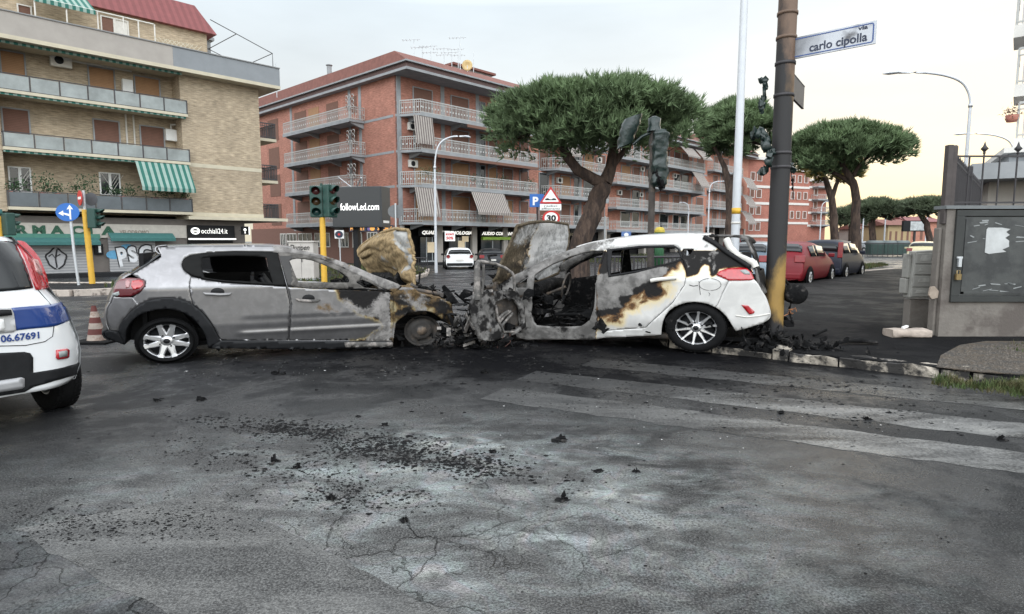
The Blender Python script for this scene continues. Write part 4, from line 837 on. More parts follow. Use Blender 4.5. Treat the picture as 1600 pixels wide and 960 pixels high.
def pine(label, Y, limbs, cx, top, bot, pxl, pxr, clumps=150, tufts=30, needle=.34, mat='deep', seed=1, twigs=40, grp='umbrella pines along the street', ry=None, up=.72, wid=.10, rag=.25):
    """limbs: lists of (px, py, radius, depth offset); the crown spans pxl..pxr and top..bot at depth Y"""
    r = random.Random(seed); b0 = limbs[0][0]; base = at(b0[0], b0[1], Y+b0[3]); base.z = gz(base.x, base.y)-.1
    t = thing('pine_tree', label, 'tree', base, 0, grp)
    m = MB()
    for li in limbs:
        pts = [at(p[0], p[1], Y+p[3])-base for p in li]; rd = [p[2] for p in li]
        fp, fr = [], []
        for i in range(len(pts)-1):
            for k in range(5):
                u = k/5; q = pts[i].lerp(pts[i+1], u)+Vector((fbm(pts[i]*.7+Vector((u, 0, 0)), 2), fbm(pts[i]+Vector((0, u, 0)), 2), 0))*rd[i]*.22; fp.append(q); fr.append(rd[i]+(rd[i+1]-rd[i])*u)
        fp.append(pts[-1]); fr.append(rd[-1])
        if li is limbs[0]: fp[0] = Vector((fp[0].x, fp[0].y, -.1)); fr[0] *= 1.15
        m.tube(fp, fr, 12)
    m.build('trunk', M['bark'], t)
    zt, zb = at(cx, top, Y).z, at(cx, bot, Y).z; c = at(cx, (top+bot)/2, Y); rx = (pxr-pxl)/2*Y/F; xc = ((pxl+pxr)/2-CX)*Y/F*1.0
    hh = zt-zb; cc = Vector((xc, Y, zb+hh*(1-up)))-base
    mg = .13*rx*.75+needle*.75; rx2 = rx*.86-needle*.3; cc = Vector((xc, Y, zb+mg*.35+(hh-mg*1.5)*(1-up)))-base; hh -= mg*1.5
    f = MB(); cl = crown(f, cc, rx2, ry or rx2*.9, hh*up, hh*(1-up), clumps, tufts, needle, r, wid, rag)
    f.build('crown', leafmats[mat], t, fix=False)
    tips = [at(li[-1][0], li[-1][1], Y+li[-1][3])-base for li in limbs]; b = MB()
    for p, rr_, lay in r.sample(cl, min(twigs, len(cl))):
        a = min(tips, key=lambda q: (q-p).length); mid = a.lerp(p, .5)+Vector((0, 0, -.12*(a-p).length)); b.tube([a, mid, p], [.07*needle/.34, .045*needle/.34, .015], 5, cap=False)
    b.build('branches', M['bark'], t); return t
pine('largest umbrella pine, forked trunk rising behind the opened white hood, broad dense crown', 26,
     [[(905, 392, .43, 0), (912, 365, .42, 0), (926, 330, .40, 0), (938, 300, .38, 0), (945, 284, .33, 0)],
      [(944, 288, .26, 0), (925, 279, .24, -.1), (903, 266, .22, -.2), (886, 245, .19, -.2), (877, 222, .17, -.1), (864, 205, .14, 0), (852, 190, .08, 0)],
      [(945, 286, .30, 0), (955, 262, .24, .2), (959, 235, .21, .3), (966, 205, .18, .4), (970, 180, .10, .5)],
      [(958, 258, .15, .2), (972, 240, .13, .2), (986, 222, .11, 0), (1003, 203, .07, -.1)]], 922, 120, 256, 736, 1108, clumps=330, tufts=44, needle=.33, seed=3, twigs=70, wid=.085, up=.64, rag=.3)
pine('second umbrella pine, dark crown behind the pale lamp post', 46,
     [[(1140, 385, .42, 0), (1142, 340, .36, 0), (1140, 290, .32, 0), (1132, 262, .2, 0), (1122, 240, .14, 0), (1110, 222, .1, 0)], [(1141, 300, .24, 0), (1152, 265, .2, 0), (1160, 240, .13, 0), (1172, 222, .08, 0)]], 1145, 150, 250, 1078, 1215, clumps=170, tufts=34, needle=.5, seed=5, up=.66)
pine('right hand umbrella pine, open crown against the pale sky with a bare leaning trunk', 40,
     [[(1338, 395, .32, 0), (1337, 350, .28, 0), (1338, 310, .25, 0), (1333, 285, .23, 0), (1318, 262, .17, 0), (1312, 240, .11, 0), (1322, 222, .06, 0)], [(1336, 292, .17, 0), (1318, 278, .14, .2), (1298, 268, .11, .4), (1278, 250, .07, .5)], [(1333, 275, .13, 0), (1345, 255, .1, 0), (1365, 240, .06, 0), (1385, 228, .04, 0)]], 1310, 184, 280, 1204, 1408, clumps=210, tufts=38, needle=.42, seed=8, up=.66, twigs=60, rag=.2)
pine('smaller pine with golden sunlight painted into its crown, between the burnt pole and the right hand pine', 52,
     [[(1305, 388, .35, 0), (1303, 340, .3, 0), (1298, 305, .26, 0), (1290, 280, .2, 0), (1275, 262, .12, 0)], [(1300, 310, .2, 0), (1308, 285, .15, 0), (1315, 265, .09, 0)]], 1272, 238, 290, 1238, 1345, clumps=80, tufts=32, needle=.5, mat='sunlit', seed=11, up=.6)
pine('far pine with a warm lit trunk, left of the far street lamps', 80, [[(1364, 385, .42, 0), (1363, 350, .36, 0), (1362, 335, .3, 0)]], 1362, 306, 350, 1322, 1408, clumps=70, tufts=30, needle=.8, mat='far', seed=13, twigs=14, up=.6)
pine('far pine leaning right beside the iron fence post', 75, [[(1455, 385, .4, 0), (1448, 350, .32, 0), (1436, 333, .26, 0), (1425, 325, .2, 0)]], 1440, 303, 342, 1396, 1492, clumps=70, tufts=30, needle=.75, mat='far', seed=14, twigs=14, up=.6)
pine('low distant pine filling the gap under the right hand pine', 95, [[(1330, 380, .4, 0), (1330, 352, .36, 0)]], 1328, 318, 358, 1288, 1362, clumps=50, tufts=26, needle=.9, mat='far', seed=15, twigs=8, up=.6)
pine('faint low pine at the far end of the road', 130, [[(1402, 380, .4, 0), (1402, 360, .36, 0)]], 1402, 338, 366, 1370, 1440, clumps=44, tufts=26, needle=1.1, mat='far', seed=16, twigs=8, up=.6)
# ------------------------------------------------------------ vehicle kit: sheet-metal panels traced in side view, folded to the body's real curvature
def inpoly(p, poly):
    x, y = p; c = False; n = len(poly); j = n-1
    for i in range(n):
        xi, yi = poly[i]; xj, yj = poly[j]
        if (yi > y) != (yj > y) and x < (xj-xi)*(y-yi)/(yj-yi)+xi: c = not c
        j = i
    return c
def inset_poly(poly, d):
    n = len(poly); A = sum(poly[i][0]*poly[(i+1) % n][1]-poly[(i+1) % n][0]*poly[i][1] for i in range(n)); s = 1 if A > 0 else -1; out = []
    for i in range(n):
        a, b, c = Vector(poly[i-1]), Vector(poly[i]), Vector(poly[(i+1) % n])
        e1 = (b-a); e2 = (c-b)
        if e1.length < 1e-6 or e2.length < 1e-6: out.append(tuple(b)); continue
        e1.normalize(); e2.normalize(); n1 = Vector((-e1.y, e1.x))*s; n2 = Vector((-e2.y, e2.x))*s; m = n1+n2
        if m.length < .3: out.append(tuple(b)); continue
        m.normalize(); k = d/max(.45, m.dot(n1)); out.append(tuple(b+m*k))
    return out
def resample(poly, step):
    out = []; n = len(poly)
    for i in range(n):
        a, b = Vector(poly[i]), Vector(poly[(i+1) % n]); L = (b-a).length; k = max(1, int(L/step+.5))
        out += [tuple(a.lerp(b, j/k)) for j in range(k)]
    return out
def spline(pts, k=4):                                      # Catmull-Rom through an open list
    P = [Vector(p) for p in pts]; out = []
    for i in range(len(P)-1):
        a, b, c, d = P[max(i-1, 0)], P[i], P[i+1], P[min(i+2, len(P)-1)]
        for j in range(k):
            t = j/k; out.append(tuple(.5*((2*b)+(c-a)*t+(2*a-5*b+4*c-d)*t*t+(3*b-a-3*c+d)*t**3)))
    return out+[tuple(P[-1])]
class Shell:
    """x runs to the picture's right along the car's near side, y across the car (away), z up"""
    def __init__(s, O, ang, W, f): s.O = Vector(O); s.a = ang; s.ex = Vector((math.cos(ang), math.sin(ang), 0)); s.ey = Vector((-math.sin(ang), math.cos(ang), 0)); s.W = W; s.f = f; s.burn = lambda px, py: (0, 0, 0); s.crump = lambda px, py: 0.
    def wd(s, u, v, z): return s.O+s.ex*u+s.ey*v+Vector((0, 0, z))
    def tr(s, px, py, off=0.):
        r = ray(px, py); c = Vector((0, 0, H)); fv = 0.
        for _ in range(25):
            k = ((s.O+s.ey*(fv+off))-c).dot(s.ey)/r.dot(s.ey); q = c+r*k-s.O; u, z = q.dot(s.ex), q.z; fv = .5*fv+.5*s.f(u, z)
        return (u, z)
    def T(s, pts, off=0.): return [s.tr(p[0], p[1], off) for p in pts]
    def side(s, name, px, mat, parent, holes=(), res=.035, gap=.0, thick=.02, off=0., mirror=False, both=False, traced=False, hgap=0., crump=1., label=None, smooth=True):
        if both:
            k_ = dict(holes=holes, res=res, gap=gap, thick=thick, off=off, traced=traced, hgap=hgap, crump=crump, label=label, smooth=smooth); o = s.side(name, px, mat, parent, **k_); k_['res'] = res*1.6; s.side(name, px, mat, parent, mirror=True, **k_); return o
        poly = px if traced else s.T(px); hs = [h if traced else s.T(h) for h in holes]
        if gap: poly = inset_poly(poly, gap)
        hs = [inset_poly(h, -hgap) if hgap else h for h in hs]
        loops = [resample(poly, res)]+[resample(h, res) for h in hs]; V = []; E = []
        for L in loops: b = len(V); V += L; E += [(b+i, b+(i+1) % len(L)) for i in range(len(L))]
        xs_ = [p[0] for p in poly]; zs_ = [p[1] for p in poly]; seg = []
        nb = len(V); B = [Vector(v) for v in V]; cell = {}
        for v in B: cell.setdefault((int(v.x//res), int(v.y//res)), []).append(v)
        j = 0; z = min(zs_)
        while z < max(zs_):
            x = min(xs_)+(res/2 if j % 2 else 0)
            while x < max(xs_):
                p = Vector((x, z)); ok = inpoly((x, z), loops[0]) and not any(inpoly((x, z), h) for h in loops[1:])
                if ok:
                    ci, cj = int(x//res), int(z//res)
                    ok = all((q-p).length > res*.45 for a in (-1, 0, 1) for c in (-1, 0, 1) for q in cell.get((ci+a, cj+c), ()))
                if ok: V.append((x, z))
                x += res
            z += res*.87; j += 1
        r = geometry.delaunay_2d_cdt([Vector(v) for v in V], E, [], 0, 1e-6); vs, fs = r[0], r[2]; tri = []
        for f in fs:
            c = sum((vs[i] for i in f), Vector((0, 0)))/len(f)
            if inpoly(c, loops[0]) and not any(inpoly(c, h) for h in loops[1:]):
                a = (vs[f[1]]-vs[f[0]]).cross(vs[f[2]]-vs[f[0]]); tri.append(tuple(f) if a > 0 else tuple(f)[::-1])
        mb = MB(); at_ = []
        def put(m):
            pv = []
            for q in vs:
                u, z = q; fv = s.f(u, z)+off; px_, py_ = proj(s.wd(u, fv, z)); cr = s.crump(px_, py_)*crump
                if cr: n1 = fbm((u*3.2+7, z*3.2, 1), 4); n2 = fbm((u*8, z*8, 5), 3); fv += cr*(n1*.7+n2*.3+.15); dz = cr*.4*fbm((u*4, z*4, 9), 2); u += cr*.4*fbm((u*4, z*4, 13), 2); z += dz
                pv.append((u, s.W-fv if m else fv, z)); at_.append(s.burn(px_, py_))
            mb.add(pv, [t[::-1] for t in tri] if m else tri, 0, smooth)
        if not mirror or both: put(False)
        if mirror or both: put(True)
        o = mb.build(name, mat, parent, fix=False); s.attr(o, at_)
        if thick: solid(o, thick)
        if label: o['label'] = label
        return o
    def attr(s, o, vals):
        a = o.data.color_attributes.new('burn', 'FLOAT_COLOR', 'POINT')
        for i, v in enumerate(vals): a.data[i].color = (v[0], v[1], v[2], 1)
    def strip(s, name, px, mat, parent, n=14, crown=.0, bulge=0., thick=.015, traced=False, off=0., keep=None, warp=None, burn=None, sub=3, flip=False, label=None):
        """sheet across the car between its two sides; bulge moves the middle lengthwise, crown lifts it"""
        pts = px if traced else s.T(px)
        pts = spline(pts, sub) if sub > 1 else pts; m = len(pts); vs = []; at_ = []
        for u, z in pts:
            f0 = s.f(u, z)+off
            for j in range(n+1):
                t = j/n; k = 1-(2*t-1)**2; k4 = 1-(2*t-1)**4; v = f0+(s.W-2*f0)*t
                p = Vector((u+bulge*k, v, z+crown*k4))
                if warp: p = warp(p, t)
                vs.append(tuple(p)); q = proj(s.wd(u, s.f(u, z), z)); at_.append(burn(p, t) if burn else s.burn(*q))
        fs = [(i*(n+1)+j, (i+1)*(n+1)+j, (i+1)*(n+1)+j+1, i*(n+1)+j+1) for i in range(m-1) for j in range(n) if keep is None or keep(i/(m-1), (j+.5)/n)]
        if flip: fs = [f[::-1] for f in fs]
        mb = MB(); mb.add(vs, fs, 0, True); o = mb.build(name, mat, parent, fix=False); s.attr(o, at_)
        if thick: solid(o, thick)
        if label: o['label'] = label
        return o
def field(blobs):
    def fn(px, py):
        a = 0.
        for x, y, rx, ry, k in blobs:
            d = ((px-x)/rx)**2+((py-y)/ry)**2
            if d < 6: a = max(a, k*math.exp(-d*1.1)) if k > 0 else a
        for x, y, rx, ry, k in blobs:
            if k < 0:
                d = ((px-x)/rx)**2+((py-y)/ry)**2; a += k*math.exp(-d*1.1)
        return max(0., a)
    return fn
def burntpaint(name, col, metal, rough, scorch1, scorch2, ashc, rustc, coat=.6, nscale=9.):
    """car paint that blisters: attribute R soot, G ash, B rust, each broken up by noise"""
    m = bpy.data.materials.new(name); m.use_nodes = True; t = m.node_tree; p = t.nodes['Principled BSDF']
    at_ = N(t, 'ShaderNodeAttribute', attribute_name='burn'); sp = N(t, 'ShaderNodeSeparateColor'); lk(t, at_.outputs['Color'], sp.inputs[0])
    tc = N(t, 'ShaderNodeTexCoord'); n = N(t, 'ShaderNodeTexNoise'); n.inputs['Scale'].default_value = nscale; n.inputs['Detail'].default_value = 8; n.inputs['Roughness'].default_value = .62; n.inputs['Distortion'].default_value = .5; lk(t, tc.outputs['Object'], n.inputs[0])
    n2 = N(t, 'ShaderNodeTexNoise'); n2.inputs['Scale'].default_value = nscale*2.7; n2.inputs['Detail'].default_value = 7; n2.inputs['Roughness'].default_value = .7; lk(t, tc.outputs['Object'], n2.inputs[0])
    def ma(op, a, b):
        q = N(t, 'ShaderNodeMath', operation=op)
        for i, v in enumerate((a, b)):
            if isinstance(v, (int, float)): q.inputs[i].default_value = v
            else: lk(t, v, q.inputs[i])
        return q.outputs[0]
    def rng(s_, a, b, c=0, d=1):
        q = N(t, 'ShaderNodeMapRange'); q.interpolation_type = 'SMOOTHSTEP'
        for i, v in enumerate((a, b, c, d)): q.inputs[i+1].default_value = v
        lk(t, s_, q.inputs[0]); return q.outputs[0]
    def mixc(f, a, b):
        q = N(t, 'ShaderNodeMix', data_type='RGBA'); lk(t, f, q.inputs[0])
        for i, v in ((6, a), (7, b)):
            if isinstance(v, tuple): q.inputs[i].default_value = (*v, 1)
            else: lk(t, v, q.inputs[i])
        return q.outputs[2]
    nn = ma('MULTIPLY', ma('SUBTRACT', n.outputs[0], .5), .55); nn2 = ma('MULTIPLY', ma('SUBTRACT', n2.outputs[0], .5), .55)
    r = ma('ADD', sp.outputs[0], ma('MULTIPLY', nn, rng(sp.outputs[0], .02, .2))); a = ma('ADD', sp.outputs[1], ma('MULTIPLY', nn2, rng(sp.outputs[1], .05, .3))); b = ma('ADD', sp.outputs[2], ma('MULTIPLY', nn, rng(sp.outputs[2], .02, .3)))
    dust = rng(n.outputs[0], .35, .75, .86, 1.06)
    q = N(t, 'ShaderNodeMix', data_type='RGBA', blend_type='MULTIPLY'); q.inputs[0].default_value = 1; q.inputs[6].default_value = (*col, 1); lk(t, dust, q.inputs[7])
    c = mixc(rng(r, .26, .42), q.outputs[2], scorch1); c = mixc(rng(r, .40, .50), c, scorch2); c = mixc(rng(r, .47, .56), c, (.016, .015, .015))
    rusty = mixc(rng(n2.outputs[0], .35, .65), rustc, tuple(x*.45 for x in rustc)); c = mixc(rng(b, .35, .6), c, rusty)
    ash = mixc(rng(n.outputs[0], .36, .66), ashc, tuple(x*.45 for x in ashc)); ash = mixc(rng(n2.outputs[0], .56, .74, 0, .6), ash, tuple(x*.3 for x in ashc)); c = mixc(rng(a, .42, .58), c, ash)
    lk(t, c, p.inputs['Base Color'])
    dull = ma('MAXIMUM', ma('MAXIMUM', rng(r, .3, .5), rng(b, .3, .55)), rng(a, .4, .56))
    lk(t, rng(dull, 0, 1, rough, .78), p.inputs['Roughness']); lk(t, rng(dull, 0, 1, metal, 0), p.inputs['Metallic']); lk(t, rng(dull, 0, 1, coat, 0), p.inputs['Coat Weight']); lk(t, rng(dull, 0, 1, .5, .14), p.inputs['Specular IOR Level']); p.inputs['Coat Roughness'].default_value = .06
    bp = N(t, 'ShaderNodeBump'); bp.inputs['Distance'].default_value = .012; lk(t, dull, bp.inputs['Strength']); lk(t, n2.outputs[0], bp.inputs['Height']); lk(t, bp.outputs[0], p.inputs['Normal'])
    return m
def wheel(P, u, v, z, Rt, rr, w, style='ten', sx=1., tyre=True, mats=('alloy', 'rubber'), rot=.1, flip=False):
    b = MB(); k = -1 if not flip else 1
    b.lathe([(0, .0), (rr*.86, .0), (rr*.86, .02), (0, .02)], 24, 'y', sx=sx); b.lathe([(0, -.05*-k), (.06, -.05*-k), (.075, .0)], 16, 'y', sx=sx)
    o = b.build('wheel', M['steel'] if not tyre else M['plastic'], P, (u, v, z))
    if tyre:
        t = MB(); t.lathe([(rr-.01, -w*.38), (rr+.008, -w*.47), (rr+.03, -w*.5), (Rt-.035, -w*.5), (Rt-.008, -w*.40), (Rt, -w*.3), (Rt, w*.3), (Rt-.008, w*.4), (Rt-.035, w*.5), (rr+.02, w*.5), (rr-.01, w*.4)], 48, 'y', sx=sx)
        for i in range(44):                                # tread blocks
            a = 2*math.pi*i/44
            for q, s_ in ((-.22, .12), (.22, -.12), (-.36, .0), (.36, .0)):
                e = Vector((math.cos(a)*sx, 0, math.sin(a))); tg = Vector((-math.sin(a)*sx, 0, math.cos(a))); t.obox(Vector((0, q*w, 0))+e*(Rt+.001), tg*.016+Vector((0, s_*.03, 0)), Vector((0, .055*w, 0)), e*.004)
        t.build('tyre', M[mats[1]], o)
    r = MB(); y = k*w*.44
    r.lathe([(rr+.012, y), (rr+.012, y-k*.012), (rr-.006, y-k*.016), (rr-.018, y-k*.03), (rr-.03, -y*.8), (rr-.012, -y*.8)], 48, 'y', sx=sx)
    if style == 'steel':
        r.lathe([(0, y-k*.03), (.07, y-k*.03), (.09, y-k*.045), (rr*.55, y-k*.03), (rr*.62, y-k*.05), (rr*.86, y-k*.065), (rr-.02, y-k*.05)], 40, 'y', sx=sx)
    else:
        n, wd0, wd1, pair = {'ten': (10, .030, .021, .0), 'vee': (8, .052, .040, .19), 'five': (5, .09, .06, 0), 'nine': (9, .04, .025, 0)}[style]
        for i in range(n):
            a = rot+2*math.pi*i/n+(pair if i % 2 else -pair)*.5
            e = Vector((math.cos(a), 0, math.sin(a))); tg = Vector((-math.sin(a), 0, math.cos(a))); a0 = rot+2*math.pi*i/n; e0 = Vector((math.cos(a0), 0, math.sin(a0))); vs = []
            for q, hw, yy in ((.045, wd0*.9, y-k*.03), (rr*.5, wd0*.62, y-k*.022), (rr*.8, wd1*.62, y-k*.014), (rr-.005, wd1, y-k*.006)):
                c = e0*q*(1-q/rr)+e*q*(q/rr)
                for s_, dy in ((-1, .012), (-.6, 0), (.6, 0), (1, .012), (1, .045), (-1, .045)): pp = c+tg*hw*s_; vs.append((pp.x*sx, yy-k*dy, pp.z))
            r.add(vs, [(j*6+m, j*6+(m+1) % 6, (j+1)*6+(m+1) % 6, (j+1)*6+m) for j in range(3) for m in range(6)], 0)
        r.lathe([(0, y-k*.012), (.045, y-k*.012), (.062, y-k*.03), (.062, y-k*.06)], 24, 'y', sx=sx)
    ro = r.build('rim', M[mats[0]], o)
    if style in ('ten', 'vee'):
        c = MB(); c.lathe([(0, y-k*.008), (.03, y-k*.009), (.034, y-k*.02)], 20, 'y', sx=sx); c.build('hub_cap', M['plastic'], ro)
        nb = 4 if style == 'vee' else 5; c = MB()
        for i in range(nb): a = .5+2*math.pi*i/nb; c.lathe([(0, y-k*.014), (.010, y-k*.016), (.012, y-k*.04)], 8, 'y', (.058*math.cos(a)*sx*1.25, 0, .058*math.sin(a)*1.25))
        c.build('wheel_nuts', M['black'], ro)
    return o
def arch_well(P, S, px, depth, name='wheel_well', mat='black'):
    pts = S.T(px); b = MB(); n = len(pts)
    vs = [(u, S.f(u, z)+.015, z) for u, z in pts]+[(u, depth, z) for u, z in pts]
    b.add(vs, [(i, i+1, i+1+n, i+n) for i in range(n-1)], 0, True); b.add(vs[n:], [tuple(range(n))]); return b.build(name, M[mat], P)
def sheet(S, name, grid_px, mat, parent, nu=40, nv=30, crease=.03, seed=1, thick=.012, burn=None, label=None, crownf=None):
    """crumpled sheet through a coarse grid of (px, py, depth) control points"""
    G = [[S.O*0+at(*c)-S.O for c in row] for row in grid_px]; G = [[Vector((p.dot(S.ex), p.dot(S.ey), p.z)) for p in row] for row in G]
    R_, C_ = len(G), len(G[0])
    def cr(P, t):
        n = len(P)-1; x = min(t*n, n-1e-6); i = int(x); t = x-i; a, b, c, d = P[max(i-1, 0)], P[i], P[i+1], P[min(i+2, n)]
        return .5*((2*b)+(c-a)*t+(2*a-5*b+4*c-d)*t*t+(3*b-a-3*c+d)*t**3)
    vs = []; at_ = []
    for i in range(nu+1):
        for j in range(nv+1):
            u, v = i/nu, j/nv; p = cr([cr(row, v) for row in G], u); nn = (cr(G[0], v)-cr(G[-1], v)).cross(cr(G[0], min(v+.02, 1))-cr(G[0], max(v-.02, 0)))
            nn = nn.normalized() if nn.length > 1e-9 else Vector((0, 1, 0)); ridge = min(abs(fbm((u*1.6+seed, v*1.6, seed), 2)), abs(fbm((u*2.3-v*1.2+seed, v*2.0+u, 3+seed), 2)))*2.6-.4; fine = fbm((u*7, v*7+seed, 2), 2)*.12
            p = p+nn*crease*(ridge+fine); vs.append(tuple(p)); at_.append(burn(u, v))
    mb = MB(); mb.add(vs, [(i*(nv+1)+j, (i+1)*(nv+1)+j, (i+1)*(nv+1)+j+1, i*(nv+1)+j+1) for i in range(nu) for j in range(nv)], 0, True)
    n1 = nv+1; rim = [vs[i*n1] for i in range(nu+1)]+[vs[nu*n1+j] for j in range(1, n1)]+[vs[i*n1+nv] for i in range(nu-1, -1, -1)]+[vs[j] for j in range(nv-1, 0, -1)]; mb.tube(rim+[rim[0]], .014, 6, cap=False)
    at_ += [burn(.5, .1)]*(len(mb.v)-len(at_))
    o = mb.build(name, mat, parent, fix=False); S.attr(o, at_); solid(o, thick)
    if label: o['label'] = label
    return o
def rubble(mb, c, rx, ry, rz, n, smin, smax, rnd, sticks=.2):
    for _ in range(n):
        p = Vector((c[0]+rnd.gauss(0, .45)*rx, c[1]+rnd.gauss(0, .45)*ry, c[2]+abs(rnd.gauss(0, .5))*rz)); s_ = rnd.uniform(smin, smax)
        if rnd.random() > sticks:
            q = [Vector((rnd.gauss(0, 1), rnd.gauss(0, 1), rnd.gauss(0, .7))).normalized()*s_*rnd.uniform(.35, 1.2) for _ in range(8)]; sq_ = rnd.choice((0, 1, 2)); kq = rnd.uniform(.15, .6); q = [Vector([c_*(kq if i_ == sq_ else 1.25) for i_, c_ in enumerate(v)]) for v in q]
            bm = bmesh.new(); [bm.verts.new(p+v) for v in q]; bmesh.ops.convex_hull(bm, input=bm.verts); bm.verts.index_update(); bm.verts.ensure_lookup_table()
            mb.add([v.co.copy() for v in bm.verts], [[v.index for v in f.verts] for f in bm.faces]); bm.free()
        else:
            d = Vector((rnd.gauss(0, 1), rnd.gauss(0, 1), rnd.gauss(0, .6))).normalized()*s_*rnd.uniform(1.5, 3.5); m_ = p+d*.5+Vector((rnd.gauss(0, 1), rnd.gauss(0, 1), rnd.gauss(0, .6)))*s_*.5
            mb.tube([p, m_, p+d], rnd.uniform(.06, .16)*s_, 6, smooth=False)
# ------------------------------------------------------------ the white hatchback, nose burnt out, tail against the pole
def Z4(*p): return [(920+x/4.1735, 340+y/4.1735) for x, y in p]
def Z3(*p): return [(720+x/4.3636, 340+y/4.3636) for x, y in p]
def Z6(*p): return [(750+x/3.5556, 280+y/3.5556) for x, y in p]
def Z1(*p): return [(140+x/4.3647, 370+y/4.3647) for x, y in p]
def Z2(*p): return [(420+x/4.3647, 340+y/4.3647) for x, y in p]
def sdf(poly):
    def fn(px, py):
        best = 1e9; n = len(poly); p = Vector((px, py))
        for i in range(n):
            a, b = Vector(poly[i]), Vector(poly[(i+1) % n]); e = b-a; t = max(0, min(1, (p-a).dot(e)/max(e.length_squared, 1e-9))); best = min(best, (p-a-e*t).length)
        return best if inpoly((px, py), poly) else -best
    return fn
aw = -R(21); pw = at(1090, 549, 8.05)
def fW(u, z):
    f = .02
    if z > .98: f += .25*((z-.98)/.52)**1.1
    if z < .42: f += .05*((.42-z)/.25)
    if u > .1: f += .20*((u-.1)/.85)**2.3
    if u < -2.7: f += .2*((-2.7-u)/.9)**2
    return f
SW = Shell((pw.x, pw.y, 0), aw, 1.78, fW)
door_soot = sdf(Z4((40,690),(65,655),(195,660),(210,600),(285,582),(295,535),(440,525),(490,495),(500,470),(470,440),(490,405),(540,375),(600,300),(640,250),(560,150),(40,150)))
quart_soot = sdf(Z4((560,180),(600,275),(620,330),(640,385),(712,372),(722,330),(752,300),(785,318),(796,390),(830,375),(850,335),(940,325),(1060,330),(1050,290),(960,270),(860,220),(770,150),(640,185)))
door_ash = sdf(Z4((40,380),(200,345),(520,320),(500,372),(400,410),(280,470),(285,500),(190,520),(215,590),(60,600)))
def burnW(px, py):
    r = max(.47+door_soot(px, py)/85 if px < 1082 else 0, .5+quart_soot(px, py)/16); g = .5+door_ash(px, py)/22; b = 0.
    if px > 1062: g = .36+.34*fbm((px*.05, py*.06, 12), 3) if quart_soot(px, py) > 3 else 0.
    r = max(0, min(1, r)); g = max(0, min(.72, g))
    if px < 932: r = max(r, .62); g = max(g, .60+.3*fbm((px*.03, py*.05, 2), 3)); b = .24+.3*fbm((px*.02+4, py*.04, 7), 3)
    if py < 392 and px < 1120: r = min(r, .2); g = max(g, .50 if px < 960 else .38+.15*fbm((px*.05, py*.1, 3), 3)); b = .22+.25*fbm((px*.06, py*.1, 9), 3)
    return (max(0, r), max(0, g), max(0, b))
SW.burn = burnW
SW.crump = lambda px, py: .035 if px < 830 else (.012 if px < 1000 and py > 395 else 0.)
M['paint_white'] = burntpaint('scorched_white_paint', (.57, .56, .545), 0., .28, (.60, .50, .31), (.17, .09, .04), (.23, .22, .212), (.16, .10, .06), nscale=5)
CW = thing('burnt_car', 'white hatchback with burnt out nose and scorched rear door, backed against the signal pole', 'car', SW.O, aw)
arch = Z4((472,765),(474,725),(482,680),(498,642),(522,610),(558,583),(600,565),(645,554),(690,550),(735,555),(780,565),(824,585),(862,612),(895,645),(922,685),(940,715),(952,740))
seam = Z4((830,375),(915,418),(870,500),(835,570))
top = [(774, 449), (802, 431.5), (834.6, 414), (862, 401), (889, 391), (918, 381), (947, 375.4), (989, 370.4), (1031, 367.6), (1073, 366.6), (1098, 368)]
outer = top+[(1112, 379), (1135, 395), (1155, 408), (1166, 417.8)]+[(1138, 418.5), (1119, 429)]+[(1138.5, 438.5)]+[(1128, 460), (1121, 477)]+arch[-6::-1]+Z4((430,770),(100,785),(0,800))+[(880, 531), (823, 531), (806, 528), (803, 480), (785, 458), (774, 453)]
f_open = [(943.4, 391.4), (930, 391.5), (914.8, 394), (890, 401), (862, 413), (842, 424), (835, 430), (832, 454.6), (829.5, 489), (832, 503), (838, 509.6), (870, 511.5), (907.9, 510.7), (921.7, 500.4), (928, 480), (931.5, 440), (936, 415)]
r_open = Z4((112,205),(330,180),(560,177),(596,200),(612,270),(640,370),(625,440),(545,560),(432,662),(372,720),(100,742),(52,620),(46,420),(70,330))
q_hole = Z4((612,203),(690,203),(655,248),(622,246)); a_hole = [(803, 447.5), (824, 432), (822, 449.5), (806, 451)]
SW.side('body', outer, M['paint_white'], CW, holes=[f_open, r_open, q_hole, a_hole], both=True, thick=.035, res=.032)
# rear door with its burnt-through window
rd = SW.side('door', r_open, M['paint_white'], CW, holes=[Z4((150,213),(350,194),(556,192),(585,225),(602,268),(470,312),(300,350),(138,376))], gap=.006, thick=.03, res=.03, label='rear door, top half burnt bare and bottom edge scorched yellow')
SW.side('window_frame', Z4((118,208),(330,184),(556,180),(592,202),(612,268),(606,275),(578,210),(556,194),(350,197),(152,216),(140,374),(280,352),(470,314),(604,272),(600,284),(300,362),(128,388),(120,330)), M['black'], rd, thick=.01, off=-.006, res=.03, crump=0)
h = MB(); hp = [SW.tr(*p) for p in Z4((405,413),(450,404),(520,398),(570,394))]
h.tube([(u, SW.f(u, z)-.035-(.0 if 0 < i < 3 else -.02), z) for i, (u, z) in enumerate(hp)], .022, 8, flat=1.2); h.build('handle', M['offwhite'], rd)
SW.side('door', r_open, M['char'], CW, holes=[Z4((150,213),(350,194),(556,192),(585,225),(602,268),(470,312),(300,350),(138,376))], gap=.006, thick=.03, mirror=True, res=.06, label='far side rear door')
SW.side('door', f_open, M['char'], CW, holes=[[(940, 395), (915, 398), (890, 405), (862, 417), (842, 429), (840, 447), (934, 433)]], gap=.006, thick=.03, mirror=True, res=.06, label='far side front door')
